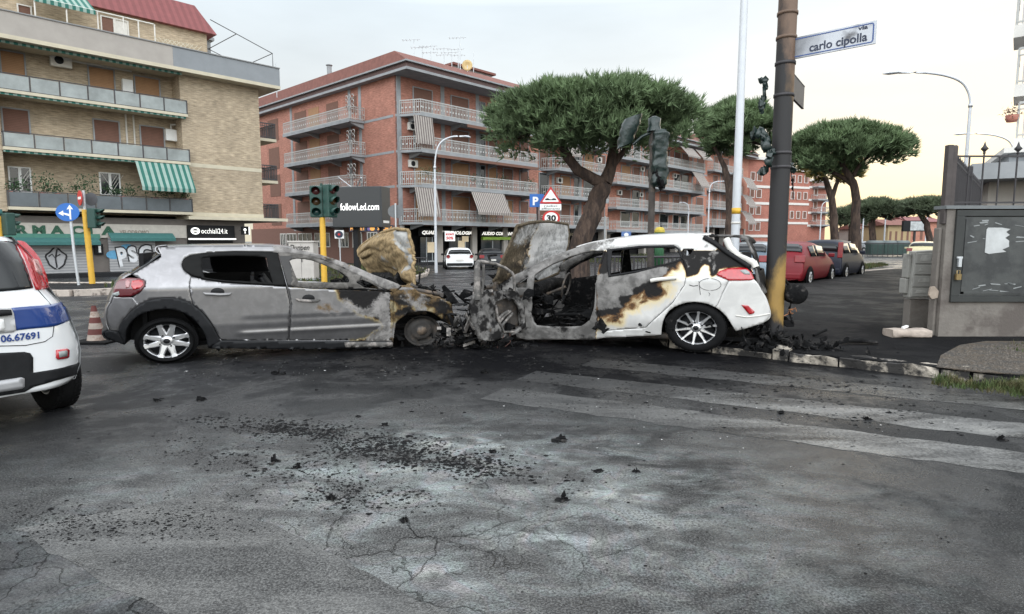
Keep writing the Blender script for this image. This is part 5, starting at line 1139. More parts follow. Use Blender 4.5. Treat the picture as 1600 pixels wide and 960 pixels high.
# roof, tailgate, bumper
rust = lambda p, t: (.0, .34+.3*fbm((p.x*2, p.y*2, 1), 3), .26+.3*fbm((p.x*4, p.y*4, 5), 3))
SW.strip('roof', [(900, 386), (918, 381), (947, 375.4), (989, 370.4), (1031, 367.6), (1073, 366.6), (1110, 367)], M['paint_white'], CW, crown=.03, burn=rust, n=18)
hatch_burn = lambda p, t: (.75, (.50 if t < .2 else .34)+.3*fbm((p.x*5, p.y*3, 2), 3), .05)
tg = SW.strip('tailgate', [(1108, 367), (1143, 367), (1163, 371), (1172, 383), (1180, 402), (1183, 424), (1186, 440), (1192, 460)], M['paint_white'], CW, bulge=.10, burn=hatch_burn, n=18, thick=.03, sub=4, keep=lambda a, t: not (.36 < a < .70 and .09 < t < .91), label='burnt tailgate with its window gone')
tub = lambda pts, r, nm, mt, par: (lambda b: (b.tube(pts, r, 8), b.build(nm, M[mt], par)))(MB())[1]
e3 = lambda pts, off=0.: [Vector((u, SW.f(u, z)+off, z)) for u, z in SW.T(pts)]
tub(e3([(1100, 371), (1116, 380), (1136, 395), (1156, 408), (1170, 417)], -.01), .035, 'spoiler_edge', 'black', tg)
tub([Vector((p.x+.04, p.y+.06, p.z)) for p in e3([(1130, 374), (1136, 388), (1146, 399), (1160, 405), (1172, 411), (1176, 419)])], .05, 'window_rim', 'offwhite', tg)
bp = SW.side('rear_bumper', [(1138.8, 438.5), (1177.5, 436), (1184.5, 443), (1191, 455), (1198, 467), (1203.5, 484), (1204.5, 494), (1199, 501), (1184, 508), (1166, 514), (1149.5, 518)]+arch[-2:-7:-1]+[(1121, 477), (1128, 460)], M['paint_white'], CW, both=True, gap=.004, thick=.03, res=.03, crump=0)
SW.strip('bumper_face', [(1178, 437), (1185, 444), (1191, 455), (1198, 467), (1203.5, 484), (1204.5, 494), (1199, 501), (1184, 508)], M['paint_white'], bp, bulge=.04, burn=lambda p, t: (.25 if t < .2 else .6, .3, .1), n=16, warp=lambda p, t: p-Vector((.28*math.exp(-((t-.38)/.17)**2), 0, 0)))
tub(e3(Z4((958,640),(1030,650),(1110,642),(1180,628)), -.004), .008, 'crease', 'offwhite', bp)
tm = pm('tail_red', (.34, .005, .010), .08, var=.3, scale=18, coat=1.)
SW.side('tail_light', Z4((832,375),(850,350),(905,332),(980,326),(1030,330),(1060,358),(1078,398),(1060,408),(990,411),(915,410)), tm, CW, both=True, thick=.03, off=-.012, res=.03, crump=0)
SW.side('reverse_lens', Z4((985,345),(1020,338),(1048,355),(1052,372),(1015,370)), M['frost'], CW, thick=.01, off=-.016, res=.03, crump=0)
SW.side('rear_reflector', Z4((995,570),(1040,574),(1082,614),(1076,626),(1046,633)), tm, CW, thick=.02, off=-.01, res=.03, crump=0)
c = SW.tr(*Z4((790,437))[0]); c2 = SW.tr(*Z4((862,437))[0]); c3 = SW.tr(*Z4((790,397))[0]); ra, rb = c2[0]-c[0], c3[1]-c[1]
b = MB(); b.tube([(c[0]+ra*math.cos(a), SW.f(c[0], c[1])-.001, c[1]+rb*math.sin(a)) for a in [k*math.pi/18 for k in range(37)]], .0028, 5, cap=False); b.build('fuel_flap', M['black'], CW)
b = MB(); b.tube([p for p in e3(Z4((718,415),(722,460),(728,505)), -.001)], .0035, 5); b.tube(e3(Z4((655,440),(680,448),(712,444)), -.001), .005, 5); b.tube(e3(Z4((782,490),(790,500),(784,512)), -.001), .003, 4); b.build('paint_crack', M['black'], CW)
for s_ in (0, 1):
    u, z = SW.tr(1090, 511); zc = z-.00
uz = SW.tr(*Z4((697,722))[0]); RtW = uz[1]-SW.tr(1090, 549.5)[1]
for vv, fl in ((.13, False), (1.65, True)): wheel(CW, uz[0], vv, uz[1], RtW, .228, .2, 'ten', 1.2, rot=.2, flip=fl)
arch_well(CW, SW, arch, .45); 
b = MB(); b.box(-3.3, .75, .25, 1.53, .17, .22); b.build('floor_pan', M['char'], CW)
# burnt interior
it = MB(); rnI = random.Random(21)
for v in (.5, 1.25):
    for u0, hgt in ((-1.55, .98), (-.35, .92)):
        for du in (-.24, .24):
            it.tube([(u0, v+du, .28), (u0+.05, v+du, .55), (u0+.2, v+du*.95, .8), (u0+.3, v+du*.8, hgt)], .022, 6)
        for q in range(6): it.tube([(u0+.04+.045*q, v-.24, .5+.08*q), (u0+.04+.045*q, v+.24, .5+.08*q)], .010, 5)
        it.tube([(u0-.5, v-.22, .42), (u0+.05, v-.22, .45)], .025, 6); it.tube([(u0-.5, v+.22, .42), (u0+.05, v+.22, .45)], .025, 6); it.tube([(u0-.5, v-.22, .42), (u0-.5, v+.22, .42)], .022, 6)
        for q in range(4): it.tube([(u0-.4+.12*q, v-.22, .43), (u0-.4+.12*q, v+.22, .43)], .012, 5)
it.build('seat_frames', M['char'], CW)
it = MB(); it.tube([(-2.35, .2, .78), (-2.3, .9, .84), (-2.35, 1.6, .78)], .1, 10); it.tube([(-2.2, .25, .62), (-2.2, 1.5, .62)], .03, 8); rubble(it, (-2.3, .8, .62), .35, .9, .2, 60, .04, .12, rnI); it.build('dashboard', M['char'], CW)
b = MB(); b.box(.32, .36, .25, 1.55, .3, 1.38); b.box(-.1, .32, .25, 1.55, .3, .62); b.box(.365, .62, .22, 1.58, .5, 1.34); b.build('boot_dark_fill', M['black'], CW)  # black boxes added behind the tailgate opening to darken it
it = MB(); it.tube([(-1.95+.04*math.sin(a), .48+.19*math.cos(a), .84+.18*math.sin(a)) for a in [k*math.pi/12 for k in range(25)]], .016, 6, cap=False); it.tube([(-1.96, .48, .82), (-2.25, .48, .7)], .025, 6); it.build('steering_wheel', M['steel'], CW)
it = MB(); rubble(it, (-1.6, .8, .22), 1.0, .8, .25, 170, .04, .14, rnI); rubble(it, (-.3, .8, .25), .8, .8, .3, 90, .04, .14, rnI); it.build('cabin_debris', M['char'], CW)['kind'] = 'stuff'
it = MB()
for u in (-1.45, -.5, .1): it.tube([(u, .3, 1.40), (u, 1.48, 1.40)], .02, 6)
it.build('roof_bow', M['steel'], CW)
# nose: stripped to metal
it = MB(); it.tube([(-2.5, .3, .5), (-3.45, .32, .48)], .06, 6); it.tube([(-2.5, 1.45, .5), (-3.45, 1.4, .48)], .06, 6); it.tube([(-3.4, .22, .46), (-3.52, .85, .5), (-3.4, 1.52, .46)], .06, 6)
for v in (.25, 1.5): it.tube([(-3.0, v, .3), (-2.95, v+.06, .62), (-2.9, v+.12, .88)], .07, 8); it.tube([(-2.5, v, .85), (-3.0, v+.03, .83), (-3.4, v+.1, .72)], .04, 6)
it.build('front_frame', M['steel'], CW)
it = MB(); rubble(it, (-2.95, .75, .40), .5, .65, .5, 150, .05, .18, rnI); it.build('engine', M['char'], CW)['kind'] = 'stuff'
it = MB(); it.grid(16, 10, lambda u, v: (-2.42-.95*u, .12+.05*fbm((u*3, v*3, 1), 3)+.1*u, .28+(.62-.18*u)*v+.05*fbm((u*4, v*4, 6), 3))); solid(it.build('front_wing', M['ashbar'], CW), .012)
wheel(CW, -3.0, .16, .26, .28, .20, .16, 'steel', 1.2, tyre=False, mats=('steel', 'rubber')); wheel(CW, -3.0, 1.6, .26, .28, .20, .16, 'steel', 1.2, tyre=False, mats=('steel', 'rubber'), flip=True)
b = MB()
for v0, v1, zz in ((.1, .35, .30), (1.4, 1.65, .30)): b.tube([(-2.4, v0+.1, .2), (.1, v0+.1, .2)], .05, 6)
b.build('sill_beam', M['steel'], CW)
# hood thrown open against the windscreen
hb = lambda u, v: (.55 if v < .35+.2*fbm((u*3, v*3, 2), 3) else .2, .30+.32*v+.25*fbm((u*3, v*4, 6), 3), .62-.75*v+.3*fbm((u*2.5, v*2.5, 4), 3))
sheet(SW, 'hood', [[(772, 440, 9.0), (800, 447, 9.45), (838, 440, 10.0), (872, 427, 10.5)], [(780, 421, 9.0), (818, 420, 9.5), (848, 412, 10.1), (881, 404, 10.6)], [(796, 386, 9.05), (826, 385, 9.6), (856, 381, 10.2), (888, 378, 10.7)], [(808, 353, 9.1), (838, 347, 9.65), (862, 347, 10.25), (888, 351, 10.75)]],
      burntpaint('ash_hood_paint', (.52, .51, .50), 0, .6, (.45, .36, .24), (.2, .15, .1), (.44, .435, .425), (.12, .095, .065), coat=0), CW, crease=.03, burn=lambda u, v: hb(u, v), label='hood standing open, rust brown towards the hinge and ash white at the far edge')
b = MB(); b.tube([Vector((p.dot(SW.ex), p.dot(SW.ey), p.z)) for p in (at(775, 441, 9.0)-SW.O, at(772, 452, 9.0)-SW.O, at(776, 456, 9.05)-SW.O)], .03, 6); b.build('hinge', M['steel'], CW)
# front door flung wide open, only its shell left
dl = [at(*q)-SW.O for q in ((819, 519, 8.93), (743, 531, 8.22))]
A_, B_ = [Vector((p.dot(SW.ex), p.dot(SW.ey), 0)) for p in dl]; ed = (B_-A_).normalized(); nd = Vector((-ed.y, ed.x, 0))
if nd.y > 0: nd = -nd
Lq = (B_-A_).length
def dpt(px, py):                                           # on the plane of the open door
    r = ray(px, py); c = Vector((0, 0, H)); n = SW.ex*nd.x+SW.ey*nd.y; a = SW.wd(A_.x, A_.y, 0); k = (a-c).dot(n)/r.dot(n); q = c+r*k-a
    return (q.dot(SW.ex*ed.x+SW.ey*ed.y), q.z)
class Flat(Shell):
    pass
SD = Shell(SW.wd(A_.x, A_.y, 0), 0, 0, lambda u, z: 0.); exd = SW.ex*ed.x+SW.ey*ed.y; SD.ex = -exd; SD.ey = Vector((exd.y, -exd.x, 0)); 
if SD.ey.y < 0: SD.ey = -SD.ey
SD.a = math.atan2(SD.ex.y, SD.ex.x)
SD.burn = lambda px, py: (.66, .50+.25*fbm((px*.06, py*.06, 2), 3), .18+.35*fbm((px*.05, py*.05, 8), 3)); SD.crump = lambda px, py: .03
dE = bpy.data.objects.new('door', bpy.data.meshes.new('door')); COL.objects.link(dE); dE.parent = CW
dE.location = (A_.x, A_.y, 0); dE.rotation_euler.z = SD.a-aw; dE['label'] = 'front door flung wide open, burnt to a bare shell'
panel = Z3((150,512),(250,500),(380,490),(405,540),(440,620),(446,700),(444,745),(390,790),(320,815),(200,850),(140,832),(105,745),(80,640),(78,580),(100,520))
shell = SD.side('door_shell', panel, M['paint_white'], dE, holes=[Z3((240,575),(300,555),(370,560),(400,610),(428,690),(420,740),(380,775),(320,790),(280,770),(240,690))], thick=.05, res=.02)
SD.side('outer_skin', Z3((120,560),(380,510),(430,640),(435,740),(300,800),(170,830),(120,720)), M['steel'], dE, thick=.01, off=.10, res=.04)
b = MB(); F3 = lambda *p: [Vector((u, -.01, z)) for u, z in SD.T(Z3(*p))]
b.tube(F3((112,560),(108,460),(106,380),(112,310),(122,298)), [.045, .045, .042, .036, .03], 8); b.tube(F3((116,300),(160,304),(230,316),(300,345),(345,378),(358,400),(361,450),(364,500)), .022, 8); b.tube(F3((140,520),(150,430),(150,320)), .02, 8); b.build('window_frame', M['ashbar'], dE)
b = MB()
for q in (((270,720),(310,670),(350,640)), ((285,745),(330,690),(362,655)), ((262,700),(300,660),(335,640))): b.tube([p+Vector((0, .04, 0)) for p in F3(*q)], .022, 6)
b.tube(F3((235,600),(250,690),(290,780),(360,780)), .018, 6); b.build('window_mechanism', M['ashbar'], dE)
b = MB(); b.tube(F3((330,780),(335,850),(300,880),(250,900),(245,880)), .006, 5); b.tube(F3((290,800),(270,870),(320,900),(345,860)), .005, 5); b.build('loose_wire', pm('reddish_wire', (.09, .04, .03), .7), dE)
# ------------------------------------------------------------ the silver hatchback, engine bay burnt, hood folded up
as_ = R(22.4); ps = gnd(259, 570)
def fS(u, z):
    f = .02
    if z > .93: f += .26*((z-.93)/.5)**1.15
    if z < .45: f += .04*((.45-z)/.25)
    if u < -.1: f += .22*((-.1-u)/.85)**2.2
    if u > 3.3: f += .25*((u-3.3)/.7)**2
    return f
SS = Shell(ps-Vector((math.sin(as_)*-.0, .02, 0)), as_, 1.78, fS)
s_black = sdf(Z2((450,480),(470,520),(480,560),(540,590),(610,660),(690,690),(770,720),(775,760),(700,800),(600,840),(560,845),(700,860),(860,860),(860,480),(760,470),(600,470)))
s_ash = sdf(Z2((490,560),(540,555),(600,600),(640,620),(690,610),(720,560),(760,520),(860,490),(855,850),(640,850),(700,790),(770,740),(740,680),(640,680),(560,640),(500,600)))
s_ochre = sdf(Z2((280,620),(330,565),(420,560),(480,580),(520,620),(480,670),(400,670),(330,655)))
def burnS(px, py):
    r = .40+s_black(px, py)/34; g = .47+s_ash(px, py)/40; b = .34+s_ochre(px, py)/70
    if px > 610 and py > 440: b = max(b, .44+.35*fbm((px*.03, py*.03, 3), 3)); g = .42+.35*fbm((px*.04+5, py*.03, 6), 3); r = .56+.35*fbm((px*.03+2, py*.04, 1), 3)
    if py < 402 and px > 425: g = max(g, .6); r = max(r, .3)
    if px > 455 and py < 452: g = max(g, .62+.25*fbm((px*.04, py*.06, 6), 3)); r = max(r, .5)
    return tuple(max(0, min(.9, q)) for q in (r, g, b))
SS.burn = burnS
SS.crump = lambda px, py: .05*sm((px-590)/40) if py > 445 else 0.
M['paint_silver'] = burntpaint('silver_metallic_paint', (.235, .23, .235), .78, .28, (.28, .23, .13), (.11, .07, .03), (.28, .265, .255), (.17, .115, .06), coat=.7)
CS = thing('burnt_car', 'silver grey hatchback with a charred front wing and rust yellow hood folded up', 'car', SS.O, as_)
fl_out = Z1((195,650),(208,605),(228,572),(250,548),(290,505),(340,467),(395,440),(450,425),(505,418),(560,418),(610,426),(660,442),(705,466),(752,502),(792,542),(822,582),(847,622),(866,662),(882,690),(896,712))
fl_in = Z1((240,735),(240,690),(248,640),(268,600),(300,562),(345,532),(400,510),(460,497),(520,492),(585,500),(640,516),(690,545),(730,580),(765,628),(790,672),(802,715),(806,756))
roofS = [(246, 386.6), (280, 385.4), (320, 384.6), (370, 384), (400, 383.8), (425, 384.3), (445, 386.5), (460, 389), (480, 393), (500, 398), (520, 404), (540, 411), (560, 419), (580, 428), (600, 435.5), (615, 441), (626, 446.5)]
r_ap = Z1((627,190),(640,152),(682,128),(800,108),(1000,98),(1240,103),(1285,108))+[(448, 447.6), (454, 475), (452.6, 498), (450.6, 532.6), (346, 532.2)]+fl_out[-2:-9:-1]+Z1((700,455),(688,400),(680,340),(692,268),(640,225))
f_ap = [(434.5, 394.9), (452, 395.6), (470, 397.5), (490, 401.5), (506, 405.5), (520, 411), (534, 417), (548, 424), (562, 430.5), (575, 436.5), (594, 448.5), (614, 456.6), (616.6, 477.5), (615, 500), (613.5, 532.6), (451.4, 532.6), (453.5, 498), (455, 475), (449, 447.6)]
outer = roofS+[(622, 452), (617, 457), (618, 478), (616, 500), (615, 536), (480, 536), (346, 535)]+fl_out[-2:3:-1]+Z1((290,412),(330,388),(376,338),(378,300),(342,284))+[(212, 432), (206, 428.5), (228, 415), (252, 402), (250, 395)]
SS.side('body', outer, M['paint_silver'], CS, holes=[r_ap, f_ap], both=True, thick=.03, res=.032)
rlow = [(298, 430.9), (318.7, 436.6), (346, 440.8), (399, 444.7), (447.5, 447.8), (454, 475), (452.6, 498), (450.6, 532.6), (346, 532.2)]+fl_out[-2:-9:-1]+Z1((700,455),(688,400),(680,340))
def scallop(u, z):                                         # pressed recess along the door bottoms
    return 0
def door(nm, px, lab=None, **k): return SS.side('door', px, M['paint_silver'], CS, gap=.006, thick=.03, res=.028, label=lab, **k)
base_f = SS.f
zr = [SS.tr(400, y)[1] for y in (495, 505, 515, 521)]; us = SS.tr(372, 510)[0]
def f_door(u, z):
    k = sm((u-us)/.12)*(sm((zr[0]-z)/.03)*sm((z-zr[3])/.035)); rid = .012*math.exp(-((z-zr[3]-.012)/.02)**2)*sm((u-us+.1)/.2)
    return base_f(u, z)+.007*k-rid
SS.f = f_door
d1 = door('r', rlow, 'rear door, clean silver paint'); d2 = door('f', [(449, 448), (500, 451.5), (560, 453.5), (590, 455), (614, 457), (616.6, 477.5), (615, 500), (613.5, 532.6), (451.4, 532.6), (453.5, 498), (455, 475)], 'front door, blistered black and ash white towards the wing')
SS.f = base_f
door('r', rlow, 'far side rear door', mirror=True); door('f', [(449, 448), (500, 451.5), (560, 453.5), (590, 455), (614, 457), (616.6, 477.5), (615, 500), (613.5, 532.6), (451.4, 532.6), (453.5, 498), (455, 475)], 'far side front door', mirror=True)
sblk = pm('sooty_black_trim', (.007, .007, .007), .6, spec=.12, var=.4, scale=12)
rfr = Z1((630,190),(642,155),(683,131),(800,111),(1000,101),(1240,106),(1283,111))+[(447, 447), (399, 444), (346, 440), (318.7, 436), (298, 430), (286.8, 421.5)]
rhole = [(315, 404), (318, 401.8), (345, 400.2), (369, 399.6), (400, 400.4), (416, 402), (421, 424), (426.5, 442.4), (418, 441.6), (404, 440.8), (398, 437.5), (392, 440.2), (378, 439.2), (362, 439), (345, 437.5), (330, 435.6), (319.5, 433.6), (316, 420)]
SS.side('window_frame', rfr, sblk, d1, holes=[rhole], thick=.02, off=-.004, res=.03)
ffr = [(435, 395.4), (452, 396), (470, 398), (490, 402), (520, 411.6), (548, 424.6), (575, 437), (594, 449), (606, 455), (560, 452.4), (500, 450.6), (450, 447)]
fhole = [(452, 407), (457, 404.6), (464, 403.4), (476, 404.2), (489, 406.8), (500, 410.8), (512, 416), (524, 421), (535, 426.4), (543, 432.5), (546, 438), (544.5, 441.6), (505, 441.6), (466, 441)]
SS.side('window_frame', ffr, burntpaint('sooty_frame', (.028, .026, .025), 0, .6, (.03, .027, .025), (.02, .02, .02), (.15, .14, .13), (.08, .06, .05), coat=0), d2, holes=[fhole, [(556, 441), (566, 437), (578, 441.5), (590, 449), (591, 452), (570, 450)]], thick=.02, off=-.004, res=.03)
sg = M['black']
SS.side('window_dark_fill', rhole, sg, CS, mirror=True, thick=.01, res=.08)  # black sheet added across the far window so the opening looks dark
for d, q in ((d1, ((318.5, 458), (322, 459.5), (345, 460.6), (358, 460), (361, 458.6))), (d2, ((462, 467.6), (468, 469.5), (485, 470.6), (496, 470), (500, 468.6)))):
    hp = SS.T(q); b = MB(); b.tube([(u, SS.f(u, z)-(.03 if 0 < i < 4 else .004), z) for i, (u, z) in enumerate(hp)], [.012, .02, .022, .02, .012], 8); b.build('handle', M['ashbar'] if d is d2 else pm('silver_handle', (.25, .245, .245), .35, .5), d)
    u, z = SS.tr((q[1][0]+q[3][0])/2, q[2][1]-4); b = MB(); b.lathe([(0, -.001), (.05, -.001), (.055, .004)], 16, 'y', (u, SS.f(u, z)-.002, z), sx=1.5); b.build('handle_cup', M['black'], d)
# black arch and sill plastic
SS.side('wheel_arch_trim', fl_out+fl_in[::-1], M['plastic'], CS, both=True, thick=.05, off=-.012, res=.03)
SS.side('sill_trim', [(324.5, 544)]+[(345.5, 532.4), (480, 533.2), (614.6, 533.2), (613.6, 543), (560, 545), (420, 545.5)], M['plastic'], CS, both=True, thick=.05, off=-.016, res=.04)
SS.side('sill_plate', Z2((515,850),(680,850),(846,850),(845,880),(700,882),(520,884)), M['ashbar'], CS, thick=.02, off=-.02, res=.04)
arch_well(CS, SS, fl_in, .45)
# roof, rear glass, tail
SS.strip('roof', [(247, 386.6), (280, 385.4), (320, 384.6), (370, 384), (400, 383.8), (425, 384.3), (445, 386.5), (458, 388.6)], M['paint_silver'], CS, crown=.025, burn=lambda p, t: (.1, (.44 if p.x > 1.3 else .12)+.2*fbm((p.x*3, p.y*3, 2), 3), .1), n=16)
SS.strip('rear_window', [(252, 398), (240, 407), (226, 417), (206, 429.5)], M['carglass'], CS, bulge=-.14, n=16, thick=.01)
SS.strip('spoiler', [(262, 384.6), (247, 386.2), (244, 391), (251, 397.5)], M['paint_silver'], CS, bulge=-.05, n=16, burn=lambda p, t: (0, 0, 0))
SS.strip('tailgate', [(206, 429.5), (197, 434), (190, 442), (184, 452), (178, 463), (174, 474)], M['paint_silver'], CS, bulge=-.15, n=16, burn=lambda p, t: (0, 0, 0))
bm_ = SS.side('rear_bumper', Z1((160,402),(270,410),(292,412),(340,465),(290,505),(250,548),(228,572),(208,605),(195,650))+[(172, 517), (166, 500), (166, 484), (170, 474)], M['paint_silver'], CS, both=True, gap=.003, res=.03)
SS.strip('bumper_face', [(174.5, 472), (169, 482), (167, 492), (167, 505), (172, 517)], M['paint_silver'], bm_, bulge=-.12, n=16, burn=lambda p, t: (0, 0, 0))
SS.side('bumper_trim', [(170, 516)]+Z1((195,652))+[(184, 519)]+Z1((242,690),(238,738))+[(172, 531), (165, 528), (163, 519)], M['plastic'], bm_, both=True, thick=.04, off=-.006, res=.03); SS.strip('lower_trim', [(170, 516), (163, 520), (164, 527), (172, 531)], M['plastic'], bm_, bulge=-.11, n=14)
tl = pm('wine_red_lens', (.10, .006, .010), .1, var=.2, coat=1.)
o = SS.side('tail_light', Z1((160,400),(166,360),(182,312),(215,288),(270,280),(340,284),(376,298),(379,332),(356,366),(328,388),(280,408),(215,412)), tl, CS, both=True, thick=.03, off=-.015, res=.03)
SS.side('bright_lens', Z1((290,300),(340,293),(368,302),(370,330),(345,352),(300,362),(284,335)), tm, o, thick=.008, off=-.021, res=.02); SS.side('centre_lens', Z1((248,300),(270,292),(282,310),(272,345),(250,352),(244,325)), pm('pink_lens', (.3, .12, .12), .1, coat=1), o, thick=.008, off=-.021, res=.02); SS.side('reverse_lens', Z1((162,385),(200,372),(206,395),(190,405),(162,400)), M['frost'], o, thick=.008, off=-.019, res=.02)
uz = SS.tr(*Z1((525,714))[0]); RtS = uz[1]-.005
for vv, fl in ((.14, False), (1.64, True)): wheel(CS, uz[0], vv, uz[1], RtS, .213, .2, 'vee', 1.22, rot=.39, flip=fl)
uz = SS.tr(*Z2((1050,775))[0]); M['dark_steel'] = pm('scorched_wheel_steel', (.028, .025, .023), .7, .2, var=.5, scale=9, col2=(.07, .055, .045), c2amt=.35, c2scale=7)
for vv, fl in ((.16, False), (1.62, True)): wheel(CS, uz[0], vv, max(uz[1], .21), .21, .205, .17, 'steel', 1.2, tyre=False, mats=('dark_steel', 'rubber'), flip=fl)
# burnt front wing and what is left ahead of the screen
farch = Z2((858,760),(870,720),(900,690),(930,668),(962,652),(1005,642),(1050,638),(1090,643),(1125,655),(1160,675),(1192,700),(1225,728))
wing = [(617, 457), (628, 449), (645, 449), (655, 458), (672, 463), (690, 467.5), (705, 473.5), (706.5, 488), (711, 497), (716, 507), (708, 510)]+farch[::-1]+[(616, 520), (616, 534), (614.5, 520), (617, 480)]
SS.side('front_wing', wing, M['paint_silver'], CS, thick=.015, res=.025, label='front wing burnt ochre and grey, its edge torn')
SS.side('front_wing', wing, M['paint_silver'], CS, thick=.015, res=.05, mirror=True, label='far side front wing')
arch_well(CS, SS, farch, .5)
wt = [SS.tr(*q) for q in ((628, 449), (645, 449), (655, 458), (672, 463), (690, 467.5), (705, 473.5))]
b = MB(); b.grid(20, 6, lambda a, c: (lambda q: (q[0]+.02*fbm((a*6, c*3, 1), 2), SS.f(*q)+.26*c, q[1]+.05*math.sin(c*1.6)-.05*c+.03*fbm((a*7, c*4, 3), 3)))(Vector(wt[0]).lerp(Vector(wt[-1]), a) if False else Vector(wt[min(int(a*5), 4)]).lerp(Vector(wt[min(int(a*5), 4)+1]), a*5-min(int(a*5), 4))))
o = b.build('wing_top', M['paint_silver'], CS, fix=False); SS.attr(o, [(.45, .3, .6)]*len(o.data.vertices)); solid(o, .01)
rnS = random.Random(31); bl_ = MB(); bl_.box(-.25, -.2, .3, 1.5, .3, 1.35); bl_.box(-.3, 1.6, 1.58, 1.63, .4, 1.04); bl_.box(1.0, 1.04, .3, 1.5, .3, 1.05); bl_.build('cabin_dark_fill', M['black'], CS); uF = SS.tr(705, 490)[0]; uA = SS.tr(626, 447)[0]  # black panels added inside to keep the cabin view dark
b = MB(); rubble(b, ((uF+uA)/2, .9, .42), .55, .75, .42, 150, .05, .17, rnS); b.build('engine', M['char'], CS)['kind'] = 'stuff'
b = MB()
for v in (.35, 1.43): b.tube([(uA-.2, v, .5), (uF+.05, v+.03, .46)], .06, 6); b.tube([(uA, v-.1, .86), (uF-.1, v-.06, .72)], .035, 6)
b.tube([(uF, .25, .46), (uF+.12, .9, .47), (uF, 1.5, .46)], .06, 6); b.tube([(uF-.1, .22, .72), (uF-.02, .9, .74), (uF-.1, 1.5, .72)], .03, 6); b.build('front_frame', M['steel'], CS)
b = MB(); b.tube([(uA-.12, .2, .93), (uA+.02, .9, .96), (uA-.12, 1.58, .93)], .07, 8); rubble(b, (uA-.35, .9, .86), .2, .6, .1, 50, .03, .1, rnS); b.build('scuttle', M['char'], CS)
b = MB(); b.box(-.3, 3.2, .25, 1.53, .18, .23); b.build('floor_pan', M['char'], CS)
b = MB()
for v in (.5, 1.28):
    for u0 in (1.35, .25):
        b.tube([(u0+.3, v, .35), (u0+.1, v, .5), (u0-.12, v, .8), (u0-.22, v, 1.02)], [.2, .24, .22, .13], 10, flat=.4); b.tube([(u0+.7, v, .42), (u0+.2, v, .42)], .2, 10, flat=.5)
b.build('seat_frames', M['black'], CS)
b = MB(); b.tube([(uA-.55, .22, .80), (uA-.5, .9, .85), (uA-.55, 1.56, .80)], .11, 10); rubble(b, (uA-.6, .8, .8), .25, .7, .15, 50, .03, .1, rnS); b.build('dashboard', M['char'], CS)
hbS = lambda u, v: (.25+.4*fbm((u*2.5, v*2.5, 4), 3), .22+.40*sm((v-.5)/.35)*(.55+.45*sm((u-.3)/.5))+.4*fbm((u*4, v*4, 1), 3), .66+.25*fbm((u*3, v*3, 2), 3))
sheet(SS, 'hood', [[(617, 424, 10.0), (628, 437, 9.5), (636, 447, 9.05), (644, 446, 8.85)], [(588, 424, 10.25), (612, 421, 9.6), (631, 424, 9.15), (645.5, 424, 8.88)], [(567, 410, 10.4), (592, 400, 9.7), (622, 396, 9.05), (645, 403, 8.9)], [(558.5, 395, 10.5), (582, 383, 9.85), (606, 374, 9.3), (641, 383, 8.9)], [(568, 381, 10.5), (592, 367, 9.9), (616, 358, 9.35), (634, 360, 8.95)]],
      burntpaint('rusted_hood_steel', (.27, .22, .14), 0, .6, (.32, .24, .13), (.17, .105, .05), (.40, .395, .38), (.37, .27, .15), coat=0, nscale=5), CS, crease=.085, seed=4, burn=hbS, label='hood folded up and buckled, rusted to mustard yellow')
b = MB(); b.tube([Vector((p.dot(SS.ex), p.dot(SS.ey), p.z)) for p in (at(643, 444, 8.86)-SS.O, at(650, 449, 8.83)-SS.O, at(646, 456, 8.9)-SS.O)], .03, 6); b.build('hinge', M['steel'], CS)
# heap between the two noses
SP = at(726, 515, 8.9); hp_ = thing('wreckage_heap', 'black heap of burnt engine parts on the road between the two wrecks', 'debris', (SP.x, SP.y, 0)); b = MB(); rnH = random.Random(5)
rubble(b, (0, .1, .05), .45, .5, .42, 150, .03, .13, rnH); rubble(b, (0, -.2, 0), .9, .35, .12, 120, .02, .08, rnH); b.build('charred_parts', M['char'], hp_)['kind'] = 'stuff'
b = MB()
for q in range(16): p = Vector((rnH.uniform(-.4, .3), rnH.uniform(-.4, .1), rnH.uniform(.05, .4))); d = Vector((rnH.gauss(0, 1), rnH.gauss(0, .6), rnH.gauss(0, .6))).normalized()*rnH.uniform(.05, .16); b.obox(p, d, d.cross(Vector((0, .3, 1))).normalized()*.03, (0, .003, .02))
b.build('melted_scraps', M['ashbar'], hp_)['kind'] = 'stuff'
b = MB(); b.grid(6, 6, lambda u, v: (.02+.25*u, -.1+.12*v, .36+.32*u-.18*v*(1-u)+.03*fbm((u*4, v*4, 1), 2))); solid(b.build('bent_plate', M['steel'], hp_), .01)
# ------------------------------------------------------------ municipal police car, only its right rear corner in the picture
pa = R(58); PO = (-3.61, 5.15, 0)
cont = [(28, 370), (36, 376), (48, 390), (61.8, 405.6), (69, 424), (73.9, 440), (76.5, 450), (85, 460), (96, 470.8), (105, 484), (110, 498), (116, 511), (120, 522), (125, 536), (126, 552), (125, 567), (122, 584), (117, 592)]
SPc = Shell(PO, pa, 4.0, lambda u, z: .28)
CT = sorted([SPc.tr(*q) for q in cont], key=lambda q: q[1])
UC = -.66
def ueP(z):
    if z <= CT[0][1]: return CT[0][0]
    for (u0, z0), (u1, z1) in zip(CT[:-1], CT[1:]):
        if z <= z1: return u0+(u1-u0)*(z-z0)/max(z1-z0, 1e-6)
    return CT[-1][0]
def fP(u, z):
    d = max(0, min(ueP(z)-u, u-(2*UC-ueP(z)))); r = .34
    return .02+(.28*((r-d)/r)**2 if d < r else 0)+(.30*(z-1.0) if z > 1.0 else 0)
SPc.f = fP
CP = thing('police_car', 'white police hatchback with blue side stripe at the left edge of the picture', 'car', PO, pa)
pw_ = pm('police_white', (.72, .73, .74), .22, var=.05, coat=.8, scale=2); pb_ = pm('police_blue', (.012, .045, .20), .25, var=.06, coat=.8)
